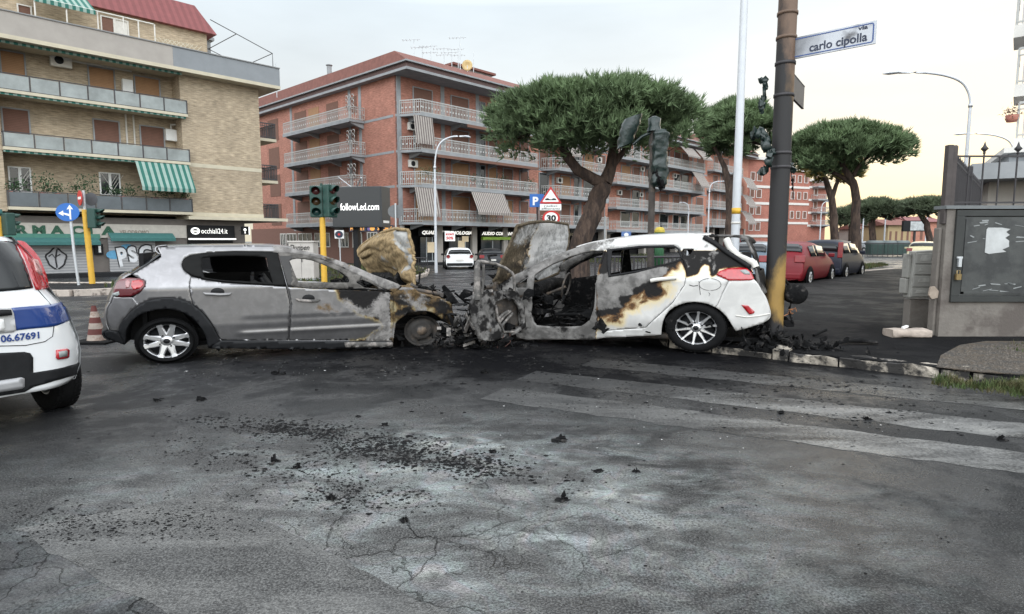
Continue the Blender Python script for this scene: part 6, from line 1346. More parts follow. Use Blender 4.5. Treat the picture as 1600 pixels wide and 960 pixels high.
RC = [(ueP(z)-.004, z) for z in [CT[0][1]+(CT[-1][1]-CT[0][1])*i/40 for i in range(41)]]; LC = [(2*UC-u, z) for u, z in RC]
SPc.side('body', RC+LC[::-1], pw_, CP, traced=True, thick=.03, res=.035, crump=0)
# hull forward of the tail
b = MB(); loop = [(ueP(z), z) for _, z in RC[::4]]; st = (.27, .32, .6, 1.2, 1.9, 2.6, 3.0, 3.6, 3.9); zl = (9, 9, 9, 9, 1.62, 1.2, 1.02, .9, .72); ins = (0, .0, -.03, -.04, -.04, -.03, -.02, .05, .25); vs = []
zt_ = loop[-1][1]
for y, zz, i_ in zip(st, zl, ins):
    rowR = [(u-i_, y+(.22*(z-1.0) if z > 1 and y < 1 else 0), min(z, zz)) for u, z in loop]; rowL = [(2*UC-u, y2, z) for u, y2, z in rowR[::-1]]; vs += rowR+rowL
n = len(loop)*2; b.add(vs, [(i*n+j, i*n+(j+1) % n, (i+1)*n+(j+1) % n, (i+1)*n+j) for i in range(len(st)-1) for j in range(n)], 0, True); b.add(vs[-n:], [tuple(range(n))]); b.build('body_shell', pw_, CP)
P_ = lambda nm, px, mt, off=-.008, par=None, th=.012, res=.03, lab=None: SPc.side(nm, px, mt, par or CP, thick=th, off=off, res=res, crump=0, label=lab)
P_('rear_window', [(-260, 398), (-120, 386), (0, 376), (22, 378), (33, 400), (44.7, 428), (51.5, 450), (0, 455.5), (-120, 468), (-260, 484)], M['carglass'])
tlp = pm('police_tail_red', (.40, .012, .02), .1, var=.25, scale=14, coat=1.)
o = P_('tail_light', [(25.8, 376), (32, 376.5), (38, 378.5), (50, 390), (61, 404), (69, 424), (74, 440), (74.5, 450), (56.7, 452.6), (48, 429.6), (37.8, 402)], tlp, off=-.02, th=.03)
P_('clear_lens', [(49, 404), (57, 406), (64, 422), (64, 431), (55, 424)], pm('pink_clear_lens', (.55, .30, .28), .1, coat=1), off=-.026, par=o)
P_('stripe', [(17, 481.3), (50, 478.6), (79, 475.9), (96, 471.5), (104, 484), (109.5, 500), (97, 506), (84, 510.3), (50, 513.6), (24, 516.6)], pb_, off=-.004, th=.004)
P_('plate_recess', [(-110, 492), (-40, 486), (0, 481.5), (17, 482), (21, 490), (24.5, 516), (20, 519), (0, 521), (-110, 533)], pm('recess_grey', (.42, .42, .42), .5), off=-.01)
P_('handle', [(-110, 494), (0, 484), (15, 484), (17, 492), (0, 494), (-110, 504)], M['plastic'], off=-.03, th=.02)
P_('number_plate', [(-105, 508), (-20, 500), (4, 498), (6, 517), (-20, 519), (-105, 529)], M['sign_w'], off=-.022)
P_('rear_bumper', [(-110, 566), (0, 551.8), (38, 550), (47, 552), (51.5, 559), (51.5, 582.5), (68, 580), (86, 577), (108, 571.5), (125, 566.5), (122.5, 584), (104, 590), (86, 595), (52, 605), (38, 613), (0, 619), (-110, 634)], M['plastic'], off=-.006, th=.05)
P_('skid_plate', [(-90, 604), (0, 594.5), (32, 589.5), (36, 591), (36, 604), (32, 607), (0, 612), (-90, 623)], pm('satin_silver', (.36, .36, .37), .4, .4), off=-.03, th=.03)
o = P_('rear_fog_light', [(88, 547), (104, 544.5), (108, 547), (107.5, 558), (104, 560), (90, 562), (87.6, 559)], tlp, off=-.012); P_('clear_lens', [(91, 549.5), (103, 547.5), (104.5, 550), (104, 556.5), (92, 558.5)], M['frost'], off=-.018, par=o)
tb = thing('x', '', '') if False else None
u0, z0 = SPc.tr(-8, 536); u1, z1 = SPc.tr(61, 528.5); yy = fP(.5*(u0+u1), z0)
ang = math.atan2(z1-z0, u1-u0); hh = SPc.tr(20, 522.5)[1]-SPc.tr(20, 533)[1]
lt = text('. 06.67691', hh*1.42, pb_, CP, None, bold=.002, ext=.002); xs0 = [v.co.x for v in lt.data.vertices]; k_ = (u1-u0)/(max(xs0)-min(xs0))
lt.data.transform(Matrix.Translation((u0, 0, z0+.0)) @ Matrix.Rotation(-ang*0, 4, 'Y') @ Matrix.Rotation(R(90), 4, 'X') @ Matrix.Diagonal((k_, 1, 1, 1)))
for v in lt.data.vertices:                                 # wrap the numerals on the tailgate
    t_ = (v.co.x-u0)/(u1-u0); v.co.z += (z1-z0)*t_; v.co.y = fP(v.co.x, v.co.z)-.006+v.co.y
b = MB(); g0 = SPc.T([(-60, 545), (0, 541), (40, 540), (70, 534), (82, 526), (84, 512), (79, 476), (58, 452)]); b.tube([(u, fP(u, z)-.001, z) for u, z in g0], .0035, 5); b.build('tailgate_seam', M['black'], CP)
b = MB(); b.tube([(ueP(1.5)-.12, .5, CT[-1][1]+.02), (ueP(1.5)-.1, .7, CT[-1][1]+.06), (ueP(1.5)-.1, 1.8, CT[-1][1]+.06)], .02, 6); b.build('roof_rail', M['plastic'], CP)
b = MB(); b.box(2*UC-ueP(.6)+.2, ueP(.6)-.2, .42, 3.6, .24, .45); b.build('underbody', M['black'], CP)
b = MB(); b.box(2*UC-ueP(.6)+.12, ueP(.6)-.10, .42, .95, .35, .62); b.build('wheel_well', M['black'], CP)
for u, y, fl in ((-.02, .62, 0), (2*UC+.02, .62, 1), (-.02, 3.0, 0), (2*UC+.02, 3.0, 1)):
    w_ = wheel(CP, u, y, .315, .315, .19, .21, 'five', 1.05); w_.rotation_euler.z = R(90 if not fl else -90)
# ------------------------------------------------------------ parked cars
def gen_car(label, loc, rz, L, Wd, Ht, paint, tail='hatch', lamp='corner', low=None, grp=None, plate=True, glassc='carglass', bump=None):
    t = thing('parked_car', label, 'car', loc, rz, grp); w = Wd/2; B = .62*Ht
    if tail == 'van': st = [(0, .3, .32, .93), (.004, B, B+.05, .97), (.02, B+.02, Ht-.12, .97), (.06, B, Ht-.03, .98), (.4, B, Ht, 1), (.7, B, Ht-.05, 1), (.84, B-.02, B+.04, .98), (.96, B-.2, B-.16, .92), (1, .4, .44, .84)]
    elif tail == 'upright': st = [(0, .3, .34, .9), (.006, .62, .66, .97), (.02, B, B+.04, .97), (.055, B+.02, Ht-.1, .96), (.11, B, Ht-.02, .97), (.38, B, Ht, 1), (.6, B, Ht-.06, 1), (.75, B-.03, B+.05, .98), (.95, B-.22, B-.18, .92), (1, .4, .44, .82)]
    else: st = [(0, .34, .38, .88), (.008, .6, .64, .96), (.025, B-.02, B+.03, .96), (.06, B+.03, B+.14, .96), (.15, B+.01, Ht-.06, .97), (.36, B, Ht, 1), (.56, B, Ht-.05, 1), (.74, B-.04, B+.04, .98), (.94, B-.24, B-.2, .92), (1, .4, .44, .8)]
    def sec(k):
        x, b_, tp, q = st[k]; x *= L; ww = w*q; hi = tp > b_+.2; wr = ww*(.78 if hi else .93)
        return [(x, ww*.9, .2), (x, ww*.99, min(.36, b_-.05)), (x, ww, min(.62, b_-.02)), (x, ww*.965, b_), (x, wr, tp-(.1 if hi else .02)), (x, wr*.8, tp-.015), (x, 0, tp)]
    S_ = [sec(k) for k in range(len(st))]; vs = []
    for s_ in S_: vs += s_+[(x, -y, z) for x, y, z in s_[-2::-1]]
    n = 13; b = MB(); b.add(vs, [(i*n+j, (i+1)*n+j, (i+1)*n+j+1, i*n+j+1) for i in range(len(st)-1) for j in range(n-1)], 0, True); b.add(vs[:n], [tuple(range(n))]); b.add(vs[-n:], [tuple(range(n))[::-1]])
    bo = b.build('body', paint, t); m = bo.modifiers.new('s', 'SUBSURF'); m.levels = m.render_levels = 1
    lp = lambda a, c, q: tuple(a[i]+(c[i]-a[i])*q for i in range(3))
    kr = next(k for k in range(len(st)) if st[k][2] > st[k][1]+.3); kf = max(k for k in range(len(st)) if st[k][2] > st[k][1]+.3)
    mid = (kr+kf)//2 if kf > kr else kr
    def sidewin(x0, x1, s):
        q = []
        def at_(x, h):
            k = max(i for i in range(len(st)-1) if st[i][0]*L <= x+1e-6); f = (x-st[k][0]*L)/((st[k+1][0]-st[k][0])*L); p = lp(lp(S_[k][3], S_[k+1][3], f), lp(S_[k][4], S_[k+1][4], f), h); return (p[0], s*(p[1]+.012), p[2])
        m_ = 6; pts = [at_(x0+(x1-x0)*i/m_, .1) for i in range(m_+1)]+[at_(x0+(x1-x0)*i/m_+(.0), .88) for i in range(m_+1)]
        g_ = MB(); g_.add(pts, [(i, i+1, i+m_+2, i+m_+1) for i in range(m_)], 0, True); o = g_.build('side_window', M[glassc], t); solid(o, .008, 0)
    xr, xf = st[kr][0]*L, st[kf][0]*L
    for s in (1, -1):
        sidewin(xr+.10*L*.6, xr+(xf-xr)*.46, s); sidewin(xr+(xf-xr)*.5, xf+.04*L, s)
    a, c = S_[kr-1], S_[kr]; g_ = MB()                     # rear screen
    k0, k1 = (.22, .86); r0 = [lp(a[i], c[i], k0) for i in (4, 5, 6)]; r1 = [lp(a[i], c[i], k1) for i in (4, 5, 6)]; up = .03
    row = lambda r: [(p[0]-.03, p[1]*.93, p[2]+.01) for p in r]+[(p[0]-.03, -p[1]*.93, p[2]+.01) for p in r[-2::-1]]
    v0, v1 = row(r0), row(r1); g_.add(v0+v1, [(i, i+1, i+6, i+5) for i in range(4)], 0, True); solid(g_.build('rear_window', M[glassc], t), .012, 0)
    x0 = st[1][0]*L
    for s in (1, -1):
        q = MB()
        if lamp == 'tall': q.obox((st[2][0]*L+.02, s*w*.86, B+.18), (.035, 0, 0), (0, .09, 0), (.03, 0, .30))
        elif lamp == 'round': q.lathe([(0, .0), (.12, .0), (.13, .04)], 18, 'z'); q.xf(Matrix.Translation((st[2][0]*L-.04, s*w*.80, B-.05)) @ Matrix.Rotation(R(-90), 4, 'Y'))
        else: q.obox((st[2][0]*L+.01, s*w*.80, B-.03), (.06, s*-.015, 0), (0, .17, 0), (.02, 0, .11))
        o = q.build('tail_light', tm2, t); bevel(o, .02)
        q = MB(); q.obox((L*.66, s*(w+.08), B+.06), (.05, 0, 0), (0, .1, 0), (0, 0, .07)); bevel(q.build('mirror', paint if low is None else M['plastic'], t), .03)
    q = MB(); q.box(-.03, .22, -w*.9, w*.9, .24, .46); bevel(q.build('rear_bumper', bump or (M['plastic'] if low else paint), t), .05)
    if plate: q = MB(); q.box(x0-.03, x0+.05, -.26, .26, .60, .72); q.build('number_plate', M['offwhite'], t)
    rw = .31
    for x in (.17*L, .80*L):
        for s in (1, -1):
            q = MB(); q.lathe([(0, 0), (rw+.05, 0)], 24, 'y', (x, s*(w*.985-.012), rw), sx=1.15); q.build('wheel_arch', M['black'], t)
            wheel(t, x, s*(w-.08), rw, rw, .2, .19, 'nine', 1.12, flip=s > 0)
    return t
tm2 = pm('car_lamp_red', (.20, .006, .008), .3, var=.2, coat=.2)
red_p = pm('red_car_paint', (.16, .005, .011), .5, var=.08, coat=.12, spec=.35); dkb = pm('deep_blue_paint', (.006, .009, .022), .5, var=.1, coat=.12, spec=.35); crm = pm('cream_paint', (.62, .55, .33), .3, var=.06, coat=.6)
whp = pm('white_car_paint', (.74, .74, .74), .25, var=.04, coat=.8); blk = pm('black_car_paint', (.012, .013, .016), .4, var=.1, coat=.12, spec=.35); blg = pm('blue_grey_paint', (.11, .15, .19), .25, .3, var=.08, coat=.8); slv = pm('far_silver_paint', (.36, .38, .40), .3, .4, var=.08); drd = pm('dark_red_paint', (.15, .012, .02), .4, var=.15)
def park(label, px, py, hd, L, Wd, Ht, paint, side=1, **k):    # the ground pixel is the near rear wheel; side +1 = right wheel
    p = gnd(px, py, .0); h = Vector((math.cos(R(hd)), math.sin(R(hd)), 0)); r = Vector((h.y, -h.x, 0)); c = p-h*(.17*L)-r*side*(Wd/2-.08); return gen_car(label, (c.x, c.y, gz(c.x, c.y)), R(hd), L, Wd, Ht, paint, **k)
park('red hatchback parked along the right kerb just behind the burnt pole', 1262, 447, 49, 4.4, 1.9, 1.52, red_p)
park('deep blue boxy small car with tall red tail lights, ahead of the red hatchback', 1319, 437, 48, 4.0, 1.8, 1.58, dkb, tail='upright', lamp='tall')
park('blue grey car almost hidden behind the tail of the white wreck', 1206, 446, 50, 4.3, 1.8, 1.52, blg)
park('white two seat city car with a black lower tail, parked by the shops', 697, 421, 100, 3.0, 2.05, 1.56, whp, side=-1, tail='upright', lamp='round', low=1)
park('black estate car parked beside the white city car', 750, 420.5, 96, 5.0, 1.85, 1.5, blk, side=-1)
park('pale yellow car driving away on the far lane, partly behind the meter boxes', 1417, 409.5, 56, 4.3, 2.0, 1.5, crm, side=-1)
for k, (px, py, hd, pt, lab) in enumerate(((1349, 394, 20, slv, 'first far silver car in the row beyond the right hand road'), (1363, 392, 24, blg, 'far blue grey car second in the row beyond the right hand road'), (1377, 391, 20, slv, 'far silver car third in the row, left of the green bins'), (1340, 392.5, 150, slv, 'far pale car half hidden behind the pine trunk'))): park(lab, px, py, hd, 4.6, 1.9, 1.5, pt, grp='distant parked cars')
park('dark red van parked in front of the row of shops, above the white wreck roof', 1150, 392, 30, 5.4, 2.0, 2.1, drd, tail='van')
park('dark red car parked just left of the burnt pole', 1186, 396, 36, 4.4, 1.9, 1.6, drd)
park('dark car parked at the shops behind the umbrella pine trunk', 890, 405, 40, 4.3, 1.8, 1.5, blk)
# ------------------------------------------------------------ street furniture
def V2(px, Y): return (px-CX)*Y/F
def post(mb, h, r0, r1=None, n=14, z0=0.): mb.tube([(0, 0, z0), (0, 0, z0+h*.5), (0, 0, z0+h)], [r0, (r0+(r1 or r0))/2, r1 or r0], n); return mb
def disc(mb, r, y, t=.02, sx=1., c=(0, 0, 0), n=40): mb.lathe([(0, y), (r, y), (r, y+t), (0, y+t)], n, 'y', c, sx, smooth=False); return mb
def ztop(px, py, Y): return at(px, py, Y).z
def pxs(n, Y): return n*Y/F
# the burnt signal pole
PX, PY = V2(1212, 8.15), 8.15
def polemat():
    m = pm('sooted_yellow_pole', (.28, .172, .045), .65, var=.18, scale=4); t = m.node_tree; p = t.nodes['Principled BSDF']; src = p.inputs['Base Color'].links[0].from_socket
    tc = N(t, 'ShaderNodeTexCoord'); sp = N(t, 'ShaderNodeSeparateXYZ'); lk(t, tc.outputs['Object'], sp.inputs[0]); n = N(t, 'ShaderNodeTexNoise'); n.inputs['Scale'].default_value = 5; n.inputs['Detail'].default_value = 8; n.inputs['Roughness'].default_value = .7
    mp = N(t, 'ShaderNodeMapping'); mp.inputs['Scale'].default_value = (1, 1, .45); lk(t, tc.outputs['Object'], mp.inputs[0]); lk(t, mp.outputs[0], n.inputs[0])
    r = N(t, 'ShaderNodeValToRGB'); cr = r.color_ramp; H_ = 6.0
    ks = ((0, .98), (.2, .92), (.36, .50), (.55, .27), (.8, .28), (1.0, .40), (1.25, .8), (1.6, .9), (2.6, .88), (3.0, .8), (3.5, .56), (4.1, .32), (6, .25))
    cr.elements[0].position = 0; cr.elements[0].color = (.95, .95, .95, 1); cr.elements[1].position = 1; cr.elements[1].color = (.25, .25, .25, 1)
    for z, v in ks[1:-1]: e = cr.elements.new(z/H_); e.color = (v, v, v, 1)
    d = N(t, 'ShaderNodeMath', operation='MULTIPLY'); d.inputs[1].default_value = 1/H_; lk(t, sp.outputs[2], d.inputs[0]); lk(t, d.outputs[0], r.inputs[0])
    # soot is thicker on the side that faced the fire
    xo = N(t, 'ShaderNodeMath', operation='MULTIPLY'); xo.inputs[1].default_value = -2.2; lk(t, sp.outputs[0], xo.inputs[0])
    a = N(t, 'ShaderNodeMath', operation='ADD'); lk(t, r.outputs[0], a.inputs[0]); nm = N(t, 'ShaderNodeMath', operation='MULTIPLY_ADD'); nm.inputs[1].default_value = .9; nm.inputs[2].default_value = -.45; lk(t, n.outputs[0], nm.inputs[0]); lk(t, nm.outputs[0], a.inputs[1])
    a2 = N(t, 'ShaderNodeMath', operation='ADD'); lk(t, a.outputs[0], a2.inputs[0]); lk(t, xo.outputs[0], a2.inputs[1])
    q = N(t, 'ShaderNodeMapRange'); q.inputs[1].default_value = .36; q.inputs[2].default_value = .66; lk(t, a2.outputs[0], q.inputs[0])
    hi = N(t, 'ShaderNodeMapRange'); hi.inputs[1].default_value = 2.6; hi.inputs[2].default_value = 3.6; lk(t, sp.outputs[2], hi.inputs[0])
    mb_ = N(t, 'ShaderNodeMix', data_type='RGBA'); lk(t, hi.outputs[0], mb_.inputs[0]); lk(t, src, mb_.inputs[6]); mb_.inputs[7].default_value = (.15, .095, .065, 1)
    x = N(t, 'ShaderNodeMix', data_type='RGBA'); lk(t, q.outputs[0], x.inputs[0]); lk(t, mb_.outputs[2], x.inputs[6]); x.inputs[7].default_value = (.016, .015, .016, 1); lk(t, x.outputs[2], p.inputs['Base Color']); return m
pole = thing('signal_pole', 'thick yellow signal pole blackened by soot, struck by the tail of the white car', 'pole', (PX, PY, .12)); b = MB(); post(b, 5.6, .122, .112, 28); b.build('shaft', polemat(), pole)
b = MB(); b.lathe([(.12, 0), (.19, .02), (.19, .05), (.13, .09)], 24); b.build('base_flange', M['char'], pole)
for py in (22, 60, 100, 150, 240, 262):
    z = ztop(1212, py, PY)-.12; q = MB(); q.lathe([(.114, -.02), (.127, -.018), (.127, .018), (.114, .02)], 24, 'z', (0, 0, z)); q.build('clamp', M['iron'] if py > 90 else pm('brown_clamp', (.12, .075, .05), .6), pole)
# nameplates
def plate_at(name, label, p0, p1, h, z0, z1, mat, th=.02):
    d = Vector((p1[0]-p0[0], p1[1]-p0[1], 0)); t = thing(name, label, 'sign', (p0[0], p0[1], z0), math.atan2(d.y, d.x)); return t, d.length, (z1-z0)/d.length
A_, B_ = at(1229, 95, PY-.0), at(1368, 68.5, 7.42); hS = ztop(1229, 62, PY)-A_.z
st, Ls, sl = plate_at('street_sign', 'white street nameplate reading via carlo cipolla with a thin blue border', (A_.x, A_.y), (B_.x, B_.y), hS, A_.z, B_.z, None)
shr = Matrix(((1, 0, 0, 0), (0, 1, 0, 0), (sl, 0, 1, 0), (0, 0, 0, 1)))
q = MB(); q.box(0, Ls, -.012, .012, 0, hS); q.xf(shr); q.build('panel', pm('enamel_grey_white', (.50, .52, .56), .4, var=.08, scale=3, col2=(.10, .10, .11), c2amt=.14, c2scale=2.2), st)
t_ = bpy.data.materials['enamel_grey_white'].node_tree; p_ = t_.nodes['Principled BSDF']; src = p_.inputs['Base Color'].links[0].from_socket; tc_ = N(t_, 'ShaderNodeTexCoord'); sx_ = N(t_, 'ShaderNodeSeparateXYZ'); lk(t_, tc_.outputs['Object'], sx_.inputs[0]); nz_ = N(t_, 'ShaderNodeTexNoise'); nz_.inputs['Scale'].default_value = 7; lk(t_, tc_.outputs['Object'], nz_.inputs[0])
ad_ = N(t_, 'ShaderNodeMath', operation='MULTIPLY_ADD'); ad_.inputs[1].default_value = .3; lk(t_, nz_.outputs[0], ad_.inputs[0]); lk(t_, sx_.outputs[0], ad_.inputs[2]); mr_ = N(t_, 'ShaderNodeMapRange'); lk(t_, ad_.outputs[0], mr_.inputs[0])
for i_, v_ in enumerate((.16, .62, .95, 0)): mr_.inputs[i_+1].default_value = v_
mx_ = N(t_, 'ShaderNodeMix', data_type='RGBA'); lk(t_, mr_.outputs[0], mx_.inputs[0]); lk(t_, src, mx_.inputs[6]); mx_.inputs[7].default_value = (.05, .05, .06, 1); lk(t_, mx_.outputs[2], p_.inputs['Base Color'])
q = MB(); e = .022
for x0, x1, z0, z1 in ((.03, Ls-.05, .018, .030), (.03, Ls-.05, hS-.030, hS-.018), (Ls-.034, Ls-.020, .045, hS-.045)): q.box(x0, x1, -.0145, -.012, z0, z1)
for cz, sg in ((.046, -1), (hS-.046, 1)):
    for i in range(4):
        a0, a1 = R(90*i/4), R(90*(i+1)/4); c = (Ls-.05, cz); pts = [(c[0]+r*math.sin(a), c[1]+sg*r*math.cos(a)) for r, a in ((.016, a0), (.029, a0), (.029, a1), (.016, a1))]; q.prism(pts, -.0145, -.012, lambda p, c_, o: (p, o, c_))
q.xf(shr); q.build('border', pm('border_blue', (.02, .06, .22), .4), st)
dk = pm('street_letter', (.012, .02, .05), .5)
def fit(o, x0, x1, z, y, h):
    xs0 = [v.co.x for v in o.data.vertices]; ys0 = [v.co.y for v in o.data.vertices]; k = (x1-x0)/(max(xs0)-min(xs0)); o.data.transform(Matrix.Translation((-min(xs0), 0, 0))); o.data.transform(front(x0, y, z) @ Matrix.Diagonal((k, h, 1, 1)))
o = text('carlo cipolla', .14, dk, st, bold=.003, ext=.0015); fit(o, Ls*.275, Ls*.915, hS*.20, -.0135, 1.0); o.data.transform(shr)
o = text('via', .065, dk, st, bold=.002, ext=.0015); fit(o, Ls*.81, Ls*.915, hS*.72, -.0135, 1.0); o.data.transform(shr)
q = MB(); q.box(-.10, .02, -.02, .02, .02, hS-.02); q.xf(shr); q.build('bracket', M['iron'], st)
C_, D_ = at(1226, 141, PY+.05), at(1255, 153, 9.3)
s2, L2_, sl2 = plate_at('street_sign', 'soot blackened nameplate turned away below the readable one', (C_.x, C_.y), (D_.x, D_.y), .3, C_.z, D_.z, None); q = MB(); q.box(-.03, L2_, -.012, .012, 0, .30); q.build('panel', pm('blackened_panel', (.03, .032, .04), .5, var=.3), s2); q = MB(); q.box(-.06, L2_+.005, -.016, .016, -.012, .0); q.box(-.06, L2_+.005, -.016, .016, .30, .312); q.build('frame', M['iron'], s2)
# melted lamps on the pole
gm = pm('melted_green_plastic', (.008, .019, .017), .3, var=.5, scale=12, bump=.6, bscale=14)
def melt(mb, pts, r, seed, rag=.5):                        # torn, drooping shards strung along a path
    rr = random.Random(seed); P = [Vector(p) for p in pts]
    for i in range(len(P)-1):
        for k in range(5):
            c = P[i].lerp(P[i+1], (k+.5)/5)+Vector((rr.uniform(-1, 1), rr.uniform(-1, 1), rr.uniform(-.5, .5)))*r*.35; e = r*rr.uniform(.45, 1.25); bm = bmesh.new()
            for _ in range(9): v = Vector((rr.gauss(0, 1), rr.gauss(0, .7), rr.gauss(-.15, 1.1))).normalized(); bm.verts.new(c+Vector((v.x*e*.9, v.y*e*.7, v.z*e*rr.uniform(.6, 1.5))))
            bmesh.ops.convex_hull(bm, input=bm.verts); bm.verts.index_update(); bm.verts.ensure_lookup_table(); mb.add([v.co.copy() for v in bm.verts], [[v.index for v in f.verts] for f in bm.faces], 0, rr.random() < .5); bm.free()
    mb.tube(P, [r*.35]*len(P), 7)
ml = thing('melted_signal', 'drooping melted remains of a traffic light clinging to the burnt pole', 'traffic light', (PX, PY, 0)); lp_ = lambda px, py, dy=0.: at(px, py, PY+dy)-Vector((PX, PY, 0))
q = MB(); melt(q, [lp_(1189, 122), lp_(1197, 132, -.05), lp_(1193, 150, -.05), lp_(1190, 178)], .05, 1); q.build('upper_scrap', gm, ml)
q = MB(); melt(q, [lp_(1174, 214), lp_(1186, 209, -.06), lp_(1198, 218, -.08), lp_(1199, 232, -.1), lp_(1206, 240, -.12)], .075, 2); q.build('lower_scrap', gm, ml)
q = MB(); melt(q, [lp_(1196, 226, -.1), lp_(1203, 246, -.14), lp_(1198, 268, -.12), lp_(1188, 268, -.05)], .06, 3); q.build('sagging_scrap', gm, ml)
q = MB(); melt(q, [lp_(1224, 262, -.02), lp_(1234, 258, .02), lp_(1237, 268, .02)], .055, 4); q.build('bracket_scrap', gm, ml); q = MB(); melt(q, [lp_(1228, 142, -.05), lp_(1234, 148), lp_(1233, 158)], .035, 5); q.build('bracket_scrap', gm, ml)
wr = thing('hanging_wire', 'thin burnt wire dangling down the right side of the sooty pole', 'wire', (PX, PY, 0)); q = MB(); rr = random.Random(4); q.tube([lp_(1233+rr.uniform(-1.5, 1.5)+i*.32, 150+i*9, .03) for i in range(19)], .007, 5); q.build('strand', M['iron'], wr); q = MB(); melt(q, [lp_(1233, 176), lp_(1235, 190)], .018, 8); melt(q, [lp_(1238, 280), lp_(1239, 296)], .022, 9); q.build('melted_insulation', M['char'], wr)
cl = thing('charred_lamp', 'black round lamp housing hanging low on the right of the burnt pole with orange wires', 'lamp', (PX, PY, 0)); p_ = lp_(1241, 459, -.05)
q = MB(); q.lathe([(.0, -.13), (.11, -.13), (.135, -.08), (.13, .06), (.09, .12), (0, .13)], 20, 'y', p_, sx=1.1); q.build('housing', M['char'], cl); q = MB(); q.tube([lp_(1226, 436), lp_(1234, 448, -.05), p_], .018, 6); melt(q, [lp_(1236, 473, -.05), lp_(1233, 490, -.06), lp_(1239, 506, -.05)], .022, 12); q.build('arm', M['char'], cl)
q = MB(); rr = random.Random(6)
for i in range(7): c = lp_(1231+rr.uniform(0, 10), 481+rr.uniform(0, 10), -.06); q.tube([c, c+Vector((rr.uniform(-.05, .05), 0, rr.uniform(-.04, .05))), c+Vector((rr.uniform(-.07, .07), 0, rr.uniform(-.06, .03)))], .006, 5)
q.build('loose_wire', pm('copper_orange', (.36, .15, .06), .5), cl)
hp = thing('debris_heap', 'mound of black melted debris at the foot of the burnt pole', 'debris', (PX, PY, .12)); q = MB(); rr = random.Random(12); rubble(q, (.0, -.12, 0), .6, .45, .12, 150, .025, .09, rr); rubble(q, (-.1, .0, .0), .3, .28, .4, 80, .04, .11, rr); rubble(q, (.42, -.3, 0), .5, .22, .04, 90, .02, .06, rr); q.build('charred_parts', M['char'], hp)['kind'] = 'stuff'
# pale lamp post close behind the wreck
LP = (V2(1146.5, 11.6), 11.6); t = thing('lamp_post', 'plain pale grey lamp post rising out of the picture behind the white car', 'lamp post', (LP[0], LP[1], 0)); q = MB(); post(q, 8.6, .082, .058, 24); q.build('shaft', M['lamp_grey'], t)
z = ztop(1146, 330, 11.6); q = MB(); q.lathe([(.079, -.055), (.0795, -.055), (.0795, .055), (.079, .055)], 24, 'z', (0, 0, z)); q.build('sticker', pm('yellow_sticker', (.62, .36, .03), .5), t); q = MB(); q.lathe([(.08, -.02), (.083, -.02), (.083, .02), (.08, .02)], 24, 'z', (0, 0, z-.22)); q.build('band', M['offwhite'], t); q = MB(); q.lathe([(.09, 0), (.14, .0), (.14, .04), (.09, .2)], 20); q.build('base', M['lamp_grey'], t)
q = MB(); q.tube([(0, 0, 8.5), (-.4, 0, 9.1), (-1.4, 0, 9.3)], .045, 10); q.build('arm', M['lamp_grey'], t); q = MB(); q.obox((-1.7, 0, 9.31), (.35, 0, 0), (0, .12, 0), (0, 0, .05)); bevel(q.build('luminaire', M['lamp_grey'], t), .03)
# burnt signal on its own thin post
BS = (V2(1015.5, 11), 11.); t = thing('burnt_traffic_light', 'scorched traffic light with a cracked glossy dark housing on a thin sooty post', 'traffic light', (BS[0], BS[1], 0)); zt = ztop(1015, 188, 11.)
q = MB(); post(q, zt-.05, .062, .055, 14); q.build('post', pm('sooty_post', (.05, .042, .037), .8, var=.5, scale=6, col2=(.13, .10, .08), c2amt=.3, c2scale=5), t); hx = pxs(12, 11)
q = MB(); z0, z1 = ztop(1020, 293, 11), ztop(1020, 204, 11)
def hous(u, v):
    a = 2*math.pi*u; s_ = .17*(1+.18*fbm((math.cos(a)*2, math.sin(a)*2, v*7), 4)); k = (abs(math.cos(a))**.5, abs(math.sin(a))**.5); e = 1 if .03 < v < .97 else .75
    return (hx*.75+s_*.82*math.copysign(k[0], math.cos(a))*e+.03*fbm((v*6, a, 1), 2), -.02+s_*math.copysign(k[1], math.sin(a))*e, z0+(z1-z0)*v+.02*fbm((a, v*9, 4), 2))
q.grid(28, 40, hous); q.add([hous(i/28, 0) for i in range(28)], [tuple(range(28))]); q.add([hous(i/28, 1) for i in range(28)], [tuple(range(28))]); q.build('housing', gm, t)
q = MB(); q.tube([(hx*.1, 0, z1-.02), (hx*.1, 0, z1+.08), (hx*.1, 0, z1+.2), (hx*.1, 0, z1+.24)], [.13, .10, .11, .03], 14); q.build('cap', gm, t); q = MB(); melt(q, [(hx*.2, -.15, z0+.25), (hx*.6, -.2, z0+.1), (hx*.9, -.15, z0+.02), (hx*1.1, -.1, z0-.02)], .07, 5); q.build('melted_visor', M['char'], t)
p2 = at(985, 203, 11)-Vector((BS[0], BS[1], 0)); q = MB()
q.grid(20, 16, lambda u, v: (p2.x+(.16+.03*fbm((u*4, v*4, 3), 3))*math.cos(6.283*u)*(1.1-.45*abs(v-.35))+.15*(v-.3)*-1, p2.y+.15*math.sin(6.283*u)*(1.1-.4*abs(v-.35)), p2.z+.22-.5*v+.05*math.cos(6.283*u))); q.tube([p2+Vector((.05, 0, -.25)), p2+Vector((.2, 0, -.12)), (0, 0, z1-.02)], .03, 6); q.build('warped_second_housing', gm, t)
